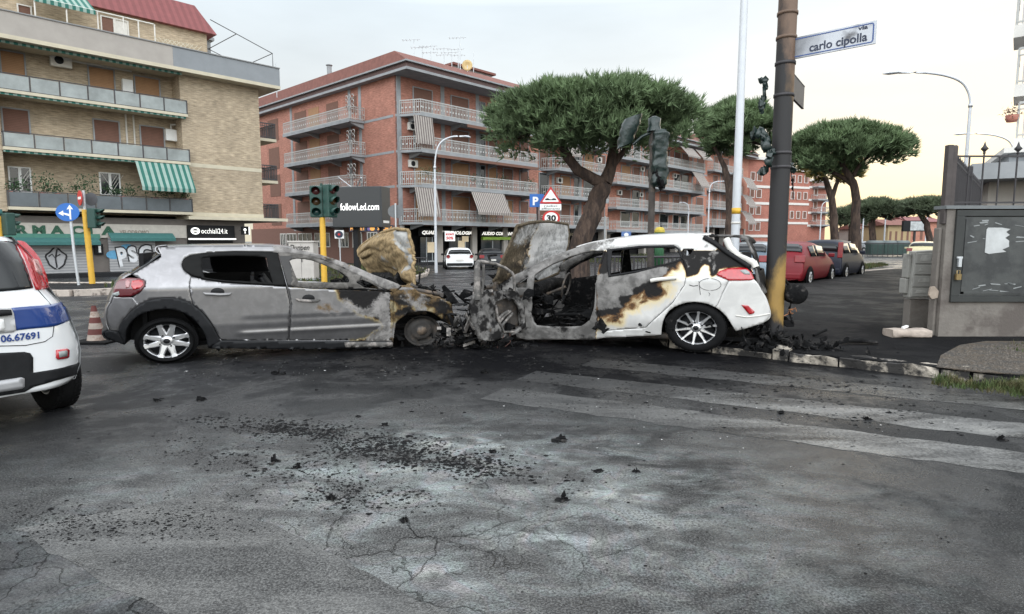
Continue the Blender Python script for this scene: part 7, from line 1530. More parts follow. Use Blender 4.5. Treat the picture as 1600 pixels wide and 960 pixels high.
# signal on the grass island
def lens_box(par, x, z0, h, w, ang, name='signal_head'):
    b_ = MB(); m_ = Matrix.Translation((x, 0, 0)) @ Matrix.Rotation(ang, 4, 'Z'); b_.box(-w/2, w/2, -.16, .12, z0, z0+h); b_.xf(m_); o = b_.build(name, M['green_box'], par); bevel(o, .03)
    for k, c in enumerate(('lens_green', 'lens_amber', 'lens_red')):
        zz = z0+h*(k+.5)/3; r_ = h/3*.36; l = MB(); l.lathe([(0, -.17), (r_, -.165), (r_, -.155)], 18, 'y', (0, 0, zz), sx=1.1); l.xf(m_); l.build('lens', M[c], o)
        v = MB(); n = 12; vs = []
        for i in range(n+1):
            a = math.pi*(-.1+1.2*i/n); vs += [(r_*1.15*math.cos(a), -.16, zz+r_*1.15*math.sin(a)), (r_*1.15*math.cos(a), -.40+.1*(1-math.sin(a)), zz+r_*1.1*math.sin(a))]
        v.add(vs, [(2*i, 2*i+1, 2*i+3, 2*i+2) for i in range(n)], 0, True); v.xf(m_); o2 = v.build('visor', M['green_box'], o); solid(o2, .012, 0)
    return o
for nm, c in (('lens_green', (.01, .05, .045)), ('lens_amber', (.07, .035, .01)), ('lens_red', (.07, .012, .012))): M[nm] = pm(nm, c, .15, var=.1, coat=.5)
Y = 22.; t = thing('traffic_light', 'traffic light with two dark green heads on a yellow post beside the led billboard', 'traffic light', (V2(506.5, Y), Y, gz(V2(506, Y), Y)+.1)); zz = lambda py: ztop(506, py, Y)-gz(V2(506, Y), Y)-.1
q = MB(); post(q, zz(340), .105, .10, 18); q.build('post', M['yellow'], t); q = MB(); post(q, zz(287)-zz(340), .05, .05, 12, zz(340)); q.build('mast_top', M['green_box'], t); lens_box(t, -pxs(8, Y), zz(340), zz(291)-zz(340), pxs(19, Y), R(12)); lens_box(t, pxs(12, Y), zz(340), zz(289)-zz(340), pxs(19, Y), R(62))
# led billboard
Y = 30.; gB = gz(V2(550, Y), Y); p0 = at(520, 355.5, 30.4); p1 = at(597, 355.5, 29.8); dB = Vector((p1.x-p0.x, p1.y-p0.y, 0)); t = thing('led_billboard', 'dark led billboard showing white followLed.com on one post', 'billboard', (p0.x, p0.y, p0.z), math.atan2(dB.y, dB.x)); wB = dB.length; hB = ztop(558, 291.5, 30.)-p0.z
q = MB(); q.box(0, wB, 0, 1.0, 0, hB); bevel(q.build('cabinet', pm('dark_cabinet', (.035, .04, .045), .5), t), .02); q = MB(); q.box(.05, wB-.05, -.012, .0, .06, hB-.06); q.build('screen', pm('led_screen', (.030, .032, .034), .45, var=.05), t)
o = text('followLed.com', .46, pm('led_white', (.9, .9, .9), .5, emit=(1, .97, .92), est=1.1), t, bold=.0, ext=.002); fit(o, wB*.17, wB*.95, hB*.42, -.014, 1.05)
q = MB(); q.prism([(wB*.09, hB*.45), (wB*.145, hB*.5), (wB*.145, hB*.42)], -.016, -.012, lambda a, c, f: (a, f, c)); q.build('logo', M['white'], t)
q = MB(); q.box(wB*.34, wB*.44, .35, .6, -(p0.z-gB), 0); q.build('post', M['plastic'], t); q = MB(); q.box(wB*.85, wB*.9, .5, .7, -(p0.z-gB), 0); q.build('post', M['plastic'], t); q = MB(); q.box(wB+.001, wB+.012, .15, .8, .2, .32); q.build('maker_label', M['sign_w'], t)
q = MB(); q.tube([(wB*.45, .3, hB), (wB*.72, -.6, hB+.35)], .03, 6); q.tube([(wB*.35, .3, hB), (wB*.1, .2, hB+.5)], .02, 6); q.build('top_arm', M['galv'], t)
# shop signs half hidden under the billboard
def flat_sign(name, label, px0, px1, py0, py1, Y, mat, body=None, tm_=None, fs=.55, cat='sign', d=.12, bold=.01, y2=None):
    a = at(px0, py1, Y); c = at(px1, py1, y2 or Y); dd = Vector((c.x-a.x, c.y-a.y, 0)); t = thing(name, label, cat, a, math.atan2(dd.y, dd.x)); w = dd.length; h = ztop(px0, py0, Y)-a.z; b_ = MB(); b_.box(0, w, 0, d, 0, h); b_.build('panel', mat, t)
    if body: o = text(body, h*fs*1.4, tm_, t, bold=bold, ext=.003); fit(o, w*.06, w*.94, h*(1-fs)/2, -.004, 1.)
    return t, w, h
nv = pm('navy_sign', (.015, .022, .045), .5); og = pm('orange_letters', (.75, .32, .06), .5, emit=(1, .5, .12), est=.25)
flat_sign('shop_sign', 'navy shop sign with orange letters PLANET under the billboard', 546, 572, 353, 362, 44, nv, 'PLANET', og); flat_sign('shop_sign', 'navy shop sign with orange letters SPORT under the billboard', 588, 614, 352, 362, 44, nv, 'SPORT', og)
t, w, h = flat_sign('ball_logo_sign', 'small navy sign with an orange ball between the words PLANET and SPORT', 572.5, 587.5, 353, 362, 44.1, nv); q = MB(); disc(q, h*.36, -.02, .02, 1.2, (w*.62, 0, h*.5)); q.build('ball', og, t); q = MB(); disc(q, h*.3, -.015, .012, 1.3, (w*.3, 0, h*.45)); q.build('swirl', pm('violet', (.12, .08, .25), .5), t)
t, w, h = flat_sign('round_logo_sign', 'white square sign with a dark round emblem, right of the yellow signal post', 523, 537, 360, 373, 44, M['sign_w']); q = MB(); disc(q, h*.42, -.02, .02, 1.15, (w*.5, 0, h*.5)); q.build('emblem', nv, t); q = MB(); disc(q, h*.14, -.03, .012, 1.15, (w*.5, 0, h*.5)); q.build('emblem_centre', M['red'], t); q = MB(); q.box(w*.45, w*.55, .1, .2, -2.5, 0); q.build('post', M['galv'], t)
t, w, h = flat_sign('promo_sign', 'white advertising panel with red lettering in front of the technology shop', 695, 711, 362, 377, 46, M['sign_w']); o = text('SCONTI', h*.25, M['red'], t, bold=.012, ext=.003); fit(o, w*.1, w*.9, h*.62, -.004, 1.); o = text('50%', h*.4, M['red'], t, bold=.012, ext=.003); fit(o, w*.15, w*.85, h*.18, -.004, 1.); q = MB(); q.box(w*.4, w*.6, .02, .1, -1.2, 0); q.build('stand', M['plastic'], t)
# back of a round sign
Y = 27.; g_ = gz(V2(620, Y), Y); t = thing('round_sign', 'grey back of a round road sign right of the billboard', 'sign', (V2(620, Y), Y, g_)); q = MB(); post(q, ztop(620, 318, Y)-g_, .04, n=10); q.build('post', M['galv'], t); q = MB(); disc(q, pxs(10.3, Y), .05, .02, 1.2, (0, 0, ztop(620, 330.5, Y)-g_)); q.build('plate', pm('sign_back_grey', (.14, .145, .15), .6), t)
# parking, bump warning and speed signs
Y = 24.; t = thing('parking_sign', 'blue square parking sign with a white letter P', 'sign', (V2(839, Y+.3), Y+.3, gz(V2(839, Y), Y))); g_ = gz(V2(839, Y), Y); q = MB(); post(q, ztop(839, 303, Y)-g_, .035, n=10); q.build('post', M['iron'], t); w = pxs(22, Y); zc = ztop(838, 324, Y+.3)-g_; x0 = pxs(-12, Y); q = MB(); q.box(x0, x0+w, -.07, -.05, zc, zc+pxs(20, Y)); q.build('plate', M['blue'], t); o = text('P', .42, M['sign_w'], t, bold=.018, ext=.003); fit(o, x0+w*.22, x0+w*.62, zc+.09, -.075, 1.)
t = thing('warning_sign', 'red triangle uneven road sign above a radici affioranti plate', 'sign', (V2(859.5, Y), Y, g_)); q = MB(); post(q, ztop(859, 296, Y)-g_, .035, n=10); q.build('post', M['galv'], t)
zb_, zt_ = ztop(859, 318.5, Y)-g_, ztop(859, 291.5, Y)-g_; hw = pxs(17.6, Y)
def tri(k, y0, y1, mt, nm, rd=.06):
    h_ = zt_-zb_; cz = zb_+h_*.37; pts = [(-hw, zb_), (hw, zb_), (0, zt_)]; q = MB(); rp = []
    for i in range(3):
        a, c, d = Vector(pts[i-1]), Vector(pts[i]), Vector(pts[(i+1) % 3]); rp += [c+(a-c).normalized()*rd, c+((a-c).normalized()+(d-c).normalized())*rd*.25, c+(d-c).normalized()*rd]
    q.prism([((p.x)*k, cz+(p.y-cz)*k) for p in rp], y0, y1, lambda a, c, f: (a, f, c)); return q.build(nm, M[mt], t)
tri(1, -.07, -.05, 'red', 'plate'); tri(.74, -.074, -.0705, 'sign_w', 'field')
q = MB(); q.prism([(-.22, 0), (-.2, .05), (-.11, .075), (-.03, .03), (.03, .03), (.11, .075), (.2, .05), (.22, 0)], -.078, -.0745, lambda a, c, f: (a, f, zb_+.13+c)); q.build('bump_symbol', M['black'], t)
zp0, zp1 = ztop(859, 329, Y)-g_, ztop(859, 319.3, Y)-g_; q = MB(); q.box(-pxs(16.5, Y), pxs(16.5, Y), -.07, -.05, zp0, zp1); q.build('subplate', M['sign_w'], t)
for k, s_ in enumerate(('radici', 'affioranti')): o = text(s_, .105, M['black'], t, bold=.0, ext=.002); ww = pxs((10, 14)[k], Y); fit(o, -ww, ww, zp0+(zp1-zp0)*(.56, .12)[k], -.073, 1.)
t = thing('speed_sign', 'round red bordered speed limit sign showing 30 below the warning triangle', 'sign', (V2(860.5, Y), Y-.0, ztop(860, 341, Y))); r_ = pxs(11.3, Y)
q = MB(); disc(q, r_, -.07, .02, 1.2); q.build('plate', M['red'], t); q = MB(); disc(q, r_*.76, -.074, .003, 1.2); q.build('field', M['sign_w'], t); o = text('30', .3, M['black'], t, bold=.014, ext=.002); fit(o, -r_*.62, r_*.66, -r_*.38, -.077, 1.)
# left island: direction sign, signal with no entry sign, another signal
Y = 21.; g_ = gz(V2(118, Y), Y)+.16; t = thing('direction_sign', 'round blue sign with white straight and left arrows on a grey post', 'sign', (V2(119, Y), Y, g_)); zc = ztop(115, 332, Y)-g_; q = MB(); q.tube([(.06, 0, 0), (-.02, 0, zc*.5), (-.06, 0, zc+.3)], .045, 12); q.build('post', M['galv'], t)
r_ = pxs(13.8, Y); q = MB(); disc(q, r_, -.08, .02, 1.32, (-.08, 0, zc)); q.build('plate', M['blue'], t); q = MB(); disc(q, r_*.98, -.0815, .001, 1.32, (-.08, 0, zc)); 
q = MB(); ar = lambda pts: q.prism(pts, -.086, -.0815, lambda a, c, f: (-.08+a*r_*1.32, f, zc+c*r_))
ar([(.16, -.8), (.30, -.8), (.30, .35), (.50, .30), (.23, .82), (-.04, .30), (.16, .35)]); ar([(.155, -.45), (.155, -.2), (-.35, -.05), (-.35, .18), (-.78, -.12), (-.35, -.42), (-.35, -.22)]); q.build('arrows', M['sign_w'], t)
Y = 22.5; g_ = gz(V2(141, Y), Y)+.15; t = thing('traffic_light', 'green traffic light under the no entry sign, turned away to the right', 'traffic light', (V2(142, Y), Y, g_)); zz = lambda py: ztop(142, py, Y)-g_
q = MB(); q.tube([(.03, 0, 0), (-.05, 0, zz(328))], .10, 16); q.build('post', M['yellow'], t); q = MB(); q.tube([(-.05, 0, zz(328)), (-.05, 0, zz(298))], .05, 10); q.build('mast_top', M['galv'], t); lens_box(t, pxs(10, Y), zz(357), zz(326)-zz(357), .38, R(95)); q = MB(); disc(q, pxs(10, Y), .15, .02, 1.0, (pxs(4, Y), 0, zz(311))); q.build('rear_plate', pm('dark_sign_back', (.07, .075, .08), .6), t)
t = thing('no_entry_sign', 'red no entry sign with a white bar at the top of the yellow signal post', 'sign', (V2(134, Y-.2), Y-.2, ztop(134, 309.8, Y-.2))); t.rotation_euler.z = R(-42); r_ = pxs(11.5, Y); q = MB(); disc(q, r_, -.02, .02, 1.05); q.build('plate', M['red'], t); q = MB(); q.box(-r_*.72, r_*.72, -.025, -.0205, -r_*.17, r_*.17); q.build('bar', M['sign_w'], t)
Y = 22.; g_ = gz(V2(8, Y), Y)+.15; t = thing('traffic_light', 'green traffic light on a yellow post at the far left edge behind the police car', 'traffic light', (V2(6, Y), Y, g_)); zz = lambda py: ztop(6, py, Y)-g_; q = MB(); post(q, zz(338), .09, n=14); q.build('post', M['yellow'], t); q = MB(); q.lathe([(0, .16), (.11, .15), (.12, -.02), (.1, -.04)], 12, 'z', (0, 0, zz(334))); q.build('post_cap', M['teal'], t); lens_box(t, pxs(13, Y), zz(368), zz(333)-zz(368), .42, R(150)); lens_box(t, -pxs(7, Y), zz(368), zz(340)-zz(368), .35, R(-90))
# cabinet behind the silver car
Y = 26.; g_ = gz(V2(470, Y), Y)+.1
def cabinet(lab, px0, px1, py0, Y, mat, tagtxt=None):
    t = thing('utility_cabinet', lab, 'cabinet', (V2(px0, Y), Y, g_)); w = pxs(px1-px0, Y); h = ztop(px0, py0, Y)-g_; b_ = MB(); b_.box(0, w, 0, .7, .12, h); bevel(b_.build('body', mat, t), .03); b_ = MB(); b_.box(-.04, w+.04, -.04, .74, h+.002, h+.07); b_.build('top', mat, t); b_ = MB(); b_.box(-.03, w+.03, -.02, .72, 0, .118); b_.build('plinth', M['concrete'], t); b_ = MB(); b_.box(w*.495, w*.505, -.004, 0, .2, h-.08); b_.box(w*.52, w*.54, -.03, 0, h*.5, h*.58); b_.build('door_gap', M['iron'], t)
    return t, w, h
t, w, h = cabinet('large pale utility cabinet with a black scribble along its top, behind the silver car', 452, 491, 379, Y, pm('pale_cabinet', (.46, .43, .40), .7, var=.12, scale=3)); o = text('Dunpen', .32, M['black'], t, bold=.004, ext=.003, shear=.3); fit(o, w*.05, w*.85, h-.32, -.006, 1.)
# street lamps
def lamp(label, px, pyb, pyt, Y, tip, r=.09, grp='curved street lamps', lum=1.):
    g_ = gz(V2(px, Y), Y); t = thing('street_lamp', label, 'street lamp', (V2(px, Y), Y, g_)); zt = ztop(px, pyt, Y)-g_; tx = pxs(tip[0]-px, Y); tz = ztop(px, tip[1], Y)-g_
    q = MB(); q.tube([(0, 0, 0), (0, 0, zt*.5), (0, 0, zt)], [r, r*.8, r*.62], 14); q.build('shaft', M['lamp_grey'], t)
    pts = [Vector((0, 0, zt)), Vector((tx*.03, 0, zt+(tz-zt)*.38)), Vector((tx*.12, 0, zt+(tz-zt)*.72)), Vector((tx*.3, 0, tz-(tz-zt)*.08)), Vector((tx*.55, 0, tz+.02)), Vector((tx*.82, 0, tz+.02))]
    q = MB(); q.tube([Vector(p) for p in spline(pts, 4)], r*.5, 10); q.build('arm', M['lamp_grey'], t); q = MB(); d = tx/abs(tx)
    q.tube([(tx*.80, 0, tz+.02), (tx*.84, 0, tz+.03), (tx*.93, 0, tz-.0), (tx, 0, tz-.03)], [r*.6, r*1.3, r*1.5, r*.4], 10, flat=.45); q.build('luminaire', M['lamp_grey'], t); q = MB(); q.lathe([(r*.7, -.08), (r*.85, -.08), (r*.85, .08), (r*.7, .08)], 14, 'z', (0, 0, zt)); q.build('collar', M['galv'], t); return t
lamp('curved street lamp in front of the red corner block, arm reaching right', 681.5, 412, 262, 39, (737, 214), .10)
lamp('nearest curved street lamp at the right, arm reaching left over the road', 1496, 380, 165, 27, (1360, 114.5), .10)
lamp('second curved street lamp at the right, seen through the iron fence', 1569, 380, 245, 42, (1474, 210), .10)
lamp('small far street lamp just left of the far billboard', 1378, 380, 338, 85, (1404, 324), .12); lamp('faint far street lamp behind the far pine', 1344, 380, 326, 90, (1366, 317), .12); lamp('street lamp before the pink brick block', 1104, 375, 300, 62, (1128, 284), .1); lamp('far street lamp by the deep red block', 1278, 380, 330, 80, (1290, 316), .1); lamp('low lamp by the shops right of the big pine', 1073, 372, 328, 55, (1058, 317), .08); lamp('thin street lamp far right beyond the far pine', 1442, 380, 348, 95, (1452, 336), .1)
t = thing('sign_post', 'bare thin grey post just right of the big pine trunk', 'post', (V2(944, 30), 30, -.2)); q = MB(); post(q, ztop(944, 338, 30)+.2, .045, n=10); q.build('shaft', M['galv'], t)
t, w, h = flat_sign('shop_sign', 'blue square sign at the shops behind the white wreck roof', 971, 986, 362, 372, 60, pm('mid_blue', (.10, .17, .36), .5)); q = MB(); disc(q, h*.3, -.02, .02, 1.2, (w*.5, 0, h*.5)); q.build('emblem', M['sign_w'], t); q = MB(); q.box(w*.45, w*.55, .02, .1, -2, 0); q.build('post', M['galv'], t)
t = thing('litter_bin', 'green bin with a yellow top behind the roof of the white wreck', 'bin', (V2(1029, 34), 34, -.05)); q = MB(); q.lathe([(.0, 0), (.24, 0), (.28, ztop(1029, 362, 34)), (0, ztop(1029, 362, 34))], 16); q.build('body', pm('bin_green', (.03, .12, .05), .6), t); q = MB(); q.lathe([(.29, 0), (.29, .1), (.2, .26), (0, .3)], 16, 'z', (0, 0, ztop(1029, 362, 34)+.002)); q.build('lid', pm('bin_yellow', (.55, .42, .05), .6), t)
# barriers
def barrier(label, px0, px1, Y, h, n, grp=None, y2=None, mat='iron', base=None):
    a = Vector((V2(px0, Y), Y, 0)); c = Vector((V2(px1, y2 or Y), y2 or Y, 0)); g_ = base if base is not None else gz(a.x, a.y); d = c-a; t = thing('railing', label, 'railing', (a.x, a.y, g_), math.atan2(d.y, d.x), grp); L = d.length; q = MB(); q.tube([(0, 0, h), (L, 0, h)], .03, 8); q.tube([(0, 0, .25), (L, 0, .25)], .02, 8); q.build('rails', M[mat], t); q = MB()
    for i in range(n+1): x = L*i/n; q.tube([(x, 0, 0 if i % 5 == 0 else .25), (x, 0, h)], .028 if i % 5 == 0 else .014, 6)
    q.build('bars', M[mat], t); return t
barrier('dark pedestrian railing seen through the rear door window of the white wreck', 930, 1110, 15, 1.12, 30)
barrier('dark railing beside the parked white city car', 640, 668, 37, 1.0, 10); barrier('long dark fence before the distant parked cars', 1330, 1424, 58, 1.3, 60)
for k, (px, lab) in enumerate(((1364, 'green street waste container left in the distant row'), (1385, 'green street waste container in the middle of the distant row'), (1404, 'green street waste container right in the distant row'))):
    Y = 60; t = thing('waste_container', lab, 'container', (V2(px, Y), Y, 0), 0, 'distant green waste containers'); q = MB(); q.box(-.65, .65, -.5, .5, .15, 1.25); bevel(q.build('body', M['green_box'], t), .08); q = MB(); q.lathe([(.0, -.64), (.52, -.64), (.52, .64), (0, .64)], 16); q.xf(Matrix.Translation((0, 0, 1.27)) @ Matrix.Rotation(R(90), 4, 'Y') @ Matrix.Diagonal((.55, 1, 1, 1))); q.build('lid', pm('grey_lid', (.10, .12, .12), .6), t)
t, w, h = flat_sign('billboard', 'far dark framed billboard with a pale poster at the end of the road', 1411, 1450, 345, 362, 85, M['plastic'], d=.4); q = MB(); q.box(w*.28, w*.95, -.02, 0, h*.1, h*.92); q.build('poster', pm('pale_poster', (.4, .42, .42), .6, var=.5, scale=2), t); q = MB(); q.box(w*.48, w*.54, .1, .3, -2.3, 0); q.build('post', M['iron'], t)
# traffic cone
Y = 9.3; p = gnd(152, 535); t = thing('traffic_cone', 'dirty red and white traffic cone behind the silver car', 'cone', (p.x, p.y, 0)); hC = ztop(150, 478, p.y); rb = .115
q = MB(); q.box(-.27, .27, -.22, .22, 0, .035); bevel(q.build('base', M['rubber'], t), .015); cm_ = [pm('cone_red', (.10, .022, .018), .7, var=.3), pm('cone_white', (.34, .28, .24), .7, var=.3, col2=(.2, .12, .09), c2amt=.3, c2scale=8)]
for k in range(6): z0, z1 = .036+(hC-.036)*k/6, .036+(hC-.036)*(k+1)/6; r0, r1 = rb*(1-.78*k/6), rb*(1-.78*(k+1)/6); q = MB(); q.lathe([(r0*1., z0), (r1, z1)], 20, 'z', (-.02*k/6, 0, 0), sx=1.2); q.build('band', cm_[(k+1) % 2], t)
# ------------------------------------------------------------ wall with its meter cabinet, fence, boxes
Yw = 8.85; zp = .12
def wl_(px, py, Y=Yw): return at(px, py, Y)
wall = thing('boundary_wall', 'low stained plaster wall holding a large grey metal cabinet door, right edge', 'wall', (wl_(1455, 400).x, Yw, zp)); wx = lambda px, Y=Yw: V2(px, Y)-V2(1455, Yw); wz = lambda py, px=1500, Y=Yw: ztop(px, py, Y)-zp
x0, x1 = wx(1475), wx(1475)+5.2; zt = wz(327); dz0, dz1 = wz(472), wz(329); dx0 = wx(1488); dx1 = dx0+1.65
b = MB(); b.box(x0, dx0, 0, .2, 0, zt); b.box(dx0, dx1, 0, .2, 0, dz0); b.box(dx1, x1, 0, .2, 0, zt); b.box(dx0, dx1, .1, .2, dz0, zt); b.box(dx0, dx1, 0, .1, dz1, zt) if zt-dz1 > .02 else None
b.build('masonry', M['plaster'], wall)
b = MB(); b.box(wx(1455, Yw+.2), x0-.003, .06, .19, 0, wz(356)); b.box(wx(1453), x0-.003, .02, .62, wz(503), wz(500)+.0) if False else None; bevel(b.build('lower_pier', M['plaster'], wall), .015)
b = MB(); b.box(x0-.04, x1, -.03, .23, zt+.002, zt+.05); b.build('coping', pm('grey_coping', (.14, .15, .155), .7), wall)
f = MB(); w_ = .12; f.box(dx0, dx1, -.035, .09, dz0, dz0+w_*.7); f.box(dx0, dx1, -.035, .09, dz1-w_*.7, dz1); f.box(dx0, dx0+w_, -.035, .09, dz0+w_*.7, dz1-w_*.7); f.box(dx1-w_, dx1, -.035, .09, dz0+w_*.7, dz1-w_*.7); bevel(f.build('cabinet_frame', M['cab_grey'], wall), .006)
dr = pm('scraped_grey_door', (.052, .055, .054), .5, var=.2, scale=5, col2=(.028, .03, .031), c2amt=.45, c2scale=2.6, bump=.08); f = MB(); e = .05; f.box(dx0+w_+.008, dx1-w_-.008, -.02, .02, dz0+w_*.7+.008, dz1-w_*.7-.008); f.box(dx0+w_+.02, dx0+w_+.06, -.03, -.0205, dz0+w_, dz1-w_); f.box(dx0+w_+.02, dx1-w_-.02, -.03, -.0205, dz0+w_, dz0+w_+.03); do = f.build('cabinet_door', dr, wall)
pp = [wx(1537)+0, 0]; q = MB(); rr = random.Random(3); pa_, pb = wx(1536), wx(1575); za, zb = wz(397), wz(356)
pts = [(pa_, za+.02), (pa_, zb-.03), (pa_+.02, zb), (pa_+(pb-pa_)*.6, zb)]+[(pb-.11*rr.random()*(1 if i % 2 else .1)-.02, zb-(zb-za)*(i+.5)/9) for i in range(8)]+[(pa_+(pb-pa_)*.85, za+.03), (pa_+.06, za)]
q.prism(pts, -.0275, -.0205, lambda a, c, o: (a, o, c)); q.build('torn_poster', pm('torn_paper', (.44, .45, .45), .8, var=.2, scale=6), do)
q = MB()
for i in range(26): xx = wx(1512)+rr.uniform(0, .75); zz = rr.choice((wz(468)+.11+rr.uniform(0, .12), wz(356)+rr.uniform(-.28, .1))); q.obox((xx, -.0225, zz), (rr.uniform(.02, .07), 0, rr.uniform(-.015, .015)), (0, .0012, 0), (rr.uniform(-.01, .01), 0, rr.uniform(.003, .012)))
q.build('paper_scraps', pm('grey_scrap', (.24, .25, .25), .8, var=.3), do)
q = MB(); xx = wx(1495.5); q.box(xx-.02, xx+.025, -.07, -.036, wz(417), wz(403)); q.box(xx-.035, xx+.045, -.055, -.036, wz(404), wz(401)); q.build('hasp', M['galv'], wall); q = MB(); q.box(xx-.05, xx+.02, -.09, -.05, wz(437), wz(428)); q.tube([(xx-.035, -.07, wz(428)), (xx-.035, -.07, wz(423)), (xx-.015, -.07, wz(421.5)), (xx+.005, -.07, wz(423)), (xx+.005, -.07, wz(428))], .008, 8); q.build('padlock', pm('brass', (.26, .19, .09), .4, .7), wall)
q = MB(); q.prism([(wx(1459), wz(462)), (wx(1461), wz(449)), (wx(1467), wz(448)), (wx(1474), wz(456)), (wx(1473), wz(466)), (wx(1464), wz(468))], -.012, .02, lambda a, c, o: (a+.0, o+.05 if a < x0 else o, c)); q.build('plaster_chip', pm('bare_plaster', (.33, .27, .22), .95, var=.3, scale=9), wall)
# iron fence on the wall
fn = thing('iron_fence', 'dark iron fence with spear tips on top of the plaster wall', 'fence', (wall.location.x, Yw+.1, zp)); q = MB(); q.box(wx(1471), wx(1479), -.09, .0, wz(350), wz(226)); q.box(wx(1480), wx(1489), -.05, .06, wz(350), wz(227)); bevel(q.build('post', pm('weathered_brown_post', (.06, .05, .048), .75, var=.3, scale=8), fn), .008)
zr1, zr0 = wz(243), wz(316); q = MB(); q.box(wx(1489), wx(1489)+3.4, -.012, .012, zr1-.012, zr1+.012); q.box(wx(1489), wx(1489)+3.4, -.012, .012, zr0-.012, zr0+.012); q.build('rail', M['iron'], fn)
for k, px in enumerate((1511, 1533, 1558, 1585, 1612, 1640)):
    x = wx(px); tall = k % 2 == 1; q = MB(); top_ = wz(238) if tall else zr1; q.tube([(x, 0, zr0-.06), (x, 0, top_)], .011, 6)
    if tall: q.lathe([(.011, -.01), (.022, .0), (.012, .015), (.026, .035), (.05, .06), (.02, .10), (.0, .17)], 10, 'z', (x, 0, top_))
    q.build('bar', M['iron'], fn)
f2 = thing('iron_fence', 'dark close barred iron fence running away behind the wall corner post', 'fence', (wx(1489)+wall.location.x, Yw+.16, zp), math.atan2(5.5, 4.6)); L = 7.2; q = MB(); q.box(0, L, -.012, .012, 2.55, 2.58); q.box(0, L, -.012, .012, 1.3, 1.34); q.build('rail', M['iron'], f2); q = MB(); zf = wz(252)
for i in range(44):
    x = .08+L*i/44; q.box(x-.016, x+.016, -.012, .012, .9, 2.5+.12*(i % 2)); q.lathe([(.012, 0), (.02, .02), (.0, .09)], 6, 'z', (x, 0, 2.5+.12*(i % 2)))
q.build('bars', M['iron'], f2)
for i in (0, 1, 2): q = MB(); x = .05+i*L/2.2; q.box(x, x+.08, -.04, .04, .5, 2.75); q.build('post', M['iron'], f2)
q = MB(); q.box(.1, L, -.35, .0, 0, 1.25); q.build('base_wall', M['plaster'], f2)
# meter boxes
Ym = 9.75
mt = thing('meter_box', 'grey plastic twin meter box with torn stickers on a concrete foot beside the wall', 'meter box', (V2(1421, Ym), Ym, zp)); mx = lambda px: V2(px, Ym)-V2(1421, Ym); mz = lambda py: ztop(1435, py, Ym)-zp
q = MB(); q.box(mx(1424), mx(1454), -.02, .15, 0, mz(468)); bevel(q.build('foot', M['plaster'], mt), .012)
q = MB(); q.prism([(mx(1420), mz(465)), (mx(1453), mz(466)), (mx(1454), mz(391)), (mx(1425), mz(393))], -.06, .12, lambda a, c, o: (a, o, c)); bevel(q.build('box', M['meter'], mt), .012)
q = MB(); q.box(mx(1416), mx(1421)-.002, .0, .16, mz(459), mz(436)); q.box(mx(1418.5), mx(1424)-.01, .0, .16, mz(434.5), mz(397)); bevel(q.build('side_box', M['meter'], mt), .01)
q = MB()
for a, c, d, e in ((1425.5, 1451, 412, 396), (1424.5, 1451, 429, 414), (1423, 1451, 448, 431), (1422, 1451, 463, 450)): q.box(mx(a), mx(c), -.072, -.0605, mz(d), mz(e))
bevel(q.build('door', pm('meter_door', (.29, .285, .265), .55, var=.1), mt), .006)
q = MB()
for a, c, d, e in ((1431, 1448, 408, 398), (1430, 1437, 424, 418), (1430, 1448, 441, 434), (1427, 1447, 458, 452)): q.prism([(mx(a), mz(d)), (mx(c), mz(d)+.01), (mx(c)-.01, mz(e)), (mx(a)+.03, mz(e)-.006)], -.076, -.0722, lambda p, r, o: (p, o, r))
q.build('sticker', pm('torn_sticker', (.36, .355, .33), .7, var=.3, scale=9), mt); o = text('ENEL', .05, M['black'], mt, ext=.001) if False else None
# kerb stone lying loose
p = gnd(1417, 526, .12); ks = thing('loose_kerbstone', 'broken pale kerbstone lying on the pavement before the meter box', 'stone', (p.x, p.y, .12), R(-3)); q = MB()
def kst(u, v): a = 2*math.pi*v; hx = .27; n = fbm((u*4, math.cos(a)*1.5, math.sin(a)*1.5), 3); return (-hx+2*hx*u, .14*math.copysign(abs(math.cos(a))**.35, math.cos(a))*(1+.1*n), .055+(.055+.012*n)*math.copysign(abs(math.sin(a))**.35, math.sin(a)))
q.grid(14, 20, kst); q.add([kst(0, i/20) for i in range(20)], [tuple(range(20))]); q.add([kst(1, i/20) for i in range(20)], [tuple(range(20))]); q.build('block', pm('pinkish_stone', (.37, .31, .265), .9, var=.3, scale=9, bump=.6, bscale=25), ks)
q = MB(); q.obox((.02, .1, .125), (.04, .01, .012), (0, .03, 0), (0, 0, .012)); q.build('chip', M['sign_w'], ks)
# ------------------------------------------------------------ charred bits on the road
def lump(label, px, py, s, seed, up=0., flat=.6, grp='larger charred lumps on the road', name='charred_lump'):
    p = gnd(px, py, up); rr = random.Random(seed); o = MB(); rubble(o, (0, 0, .0), s*.5, s*.4, s*flat*.4, 9, s*.25, s*.6, rr, 0); o.v = [(x, y, max(z, 0)*1.0) for x, y, z in o.v]; b = o.build(name, M['char'], None, (p.x, p.y, p.z)); return tag(b, label, 'debris', grp)
lump('largest knobbly charred lump, in the middle of the road before the white car', 876, 688, .085, 1); lump('charred lump at the bottom centre, nearest the camera', 877, 781, .05, 2); lump('small charred lump right of the biggest one', 932, 738, .05, 3)
lump('charred lump on the crossing stripe near the right kerb', 1354, 656, .055, 4); lump('charred lump before the left wheel of the silver car', 436, 585, .09, 5); lump('charred piece behind the police car on the seam of the asphalt', 312, 626, .07, 6); lump('charred lump left of centre among scattered flakes', 428, 722, .07, 7); lump('second charred lump among the flakes, a step right of the first', 462, 731, .06, 8); lump('charred lump by the dark patch at lower left centre', 519, 779, .06, 9)
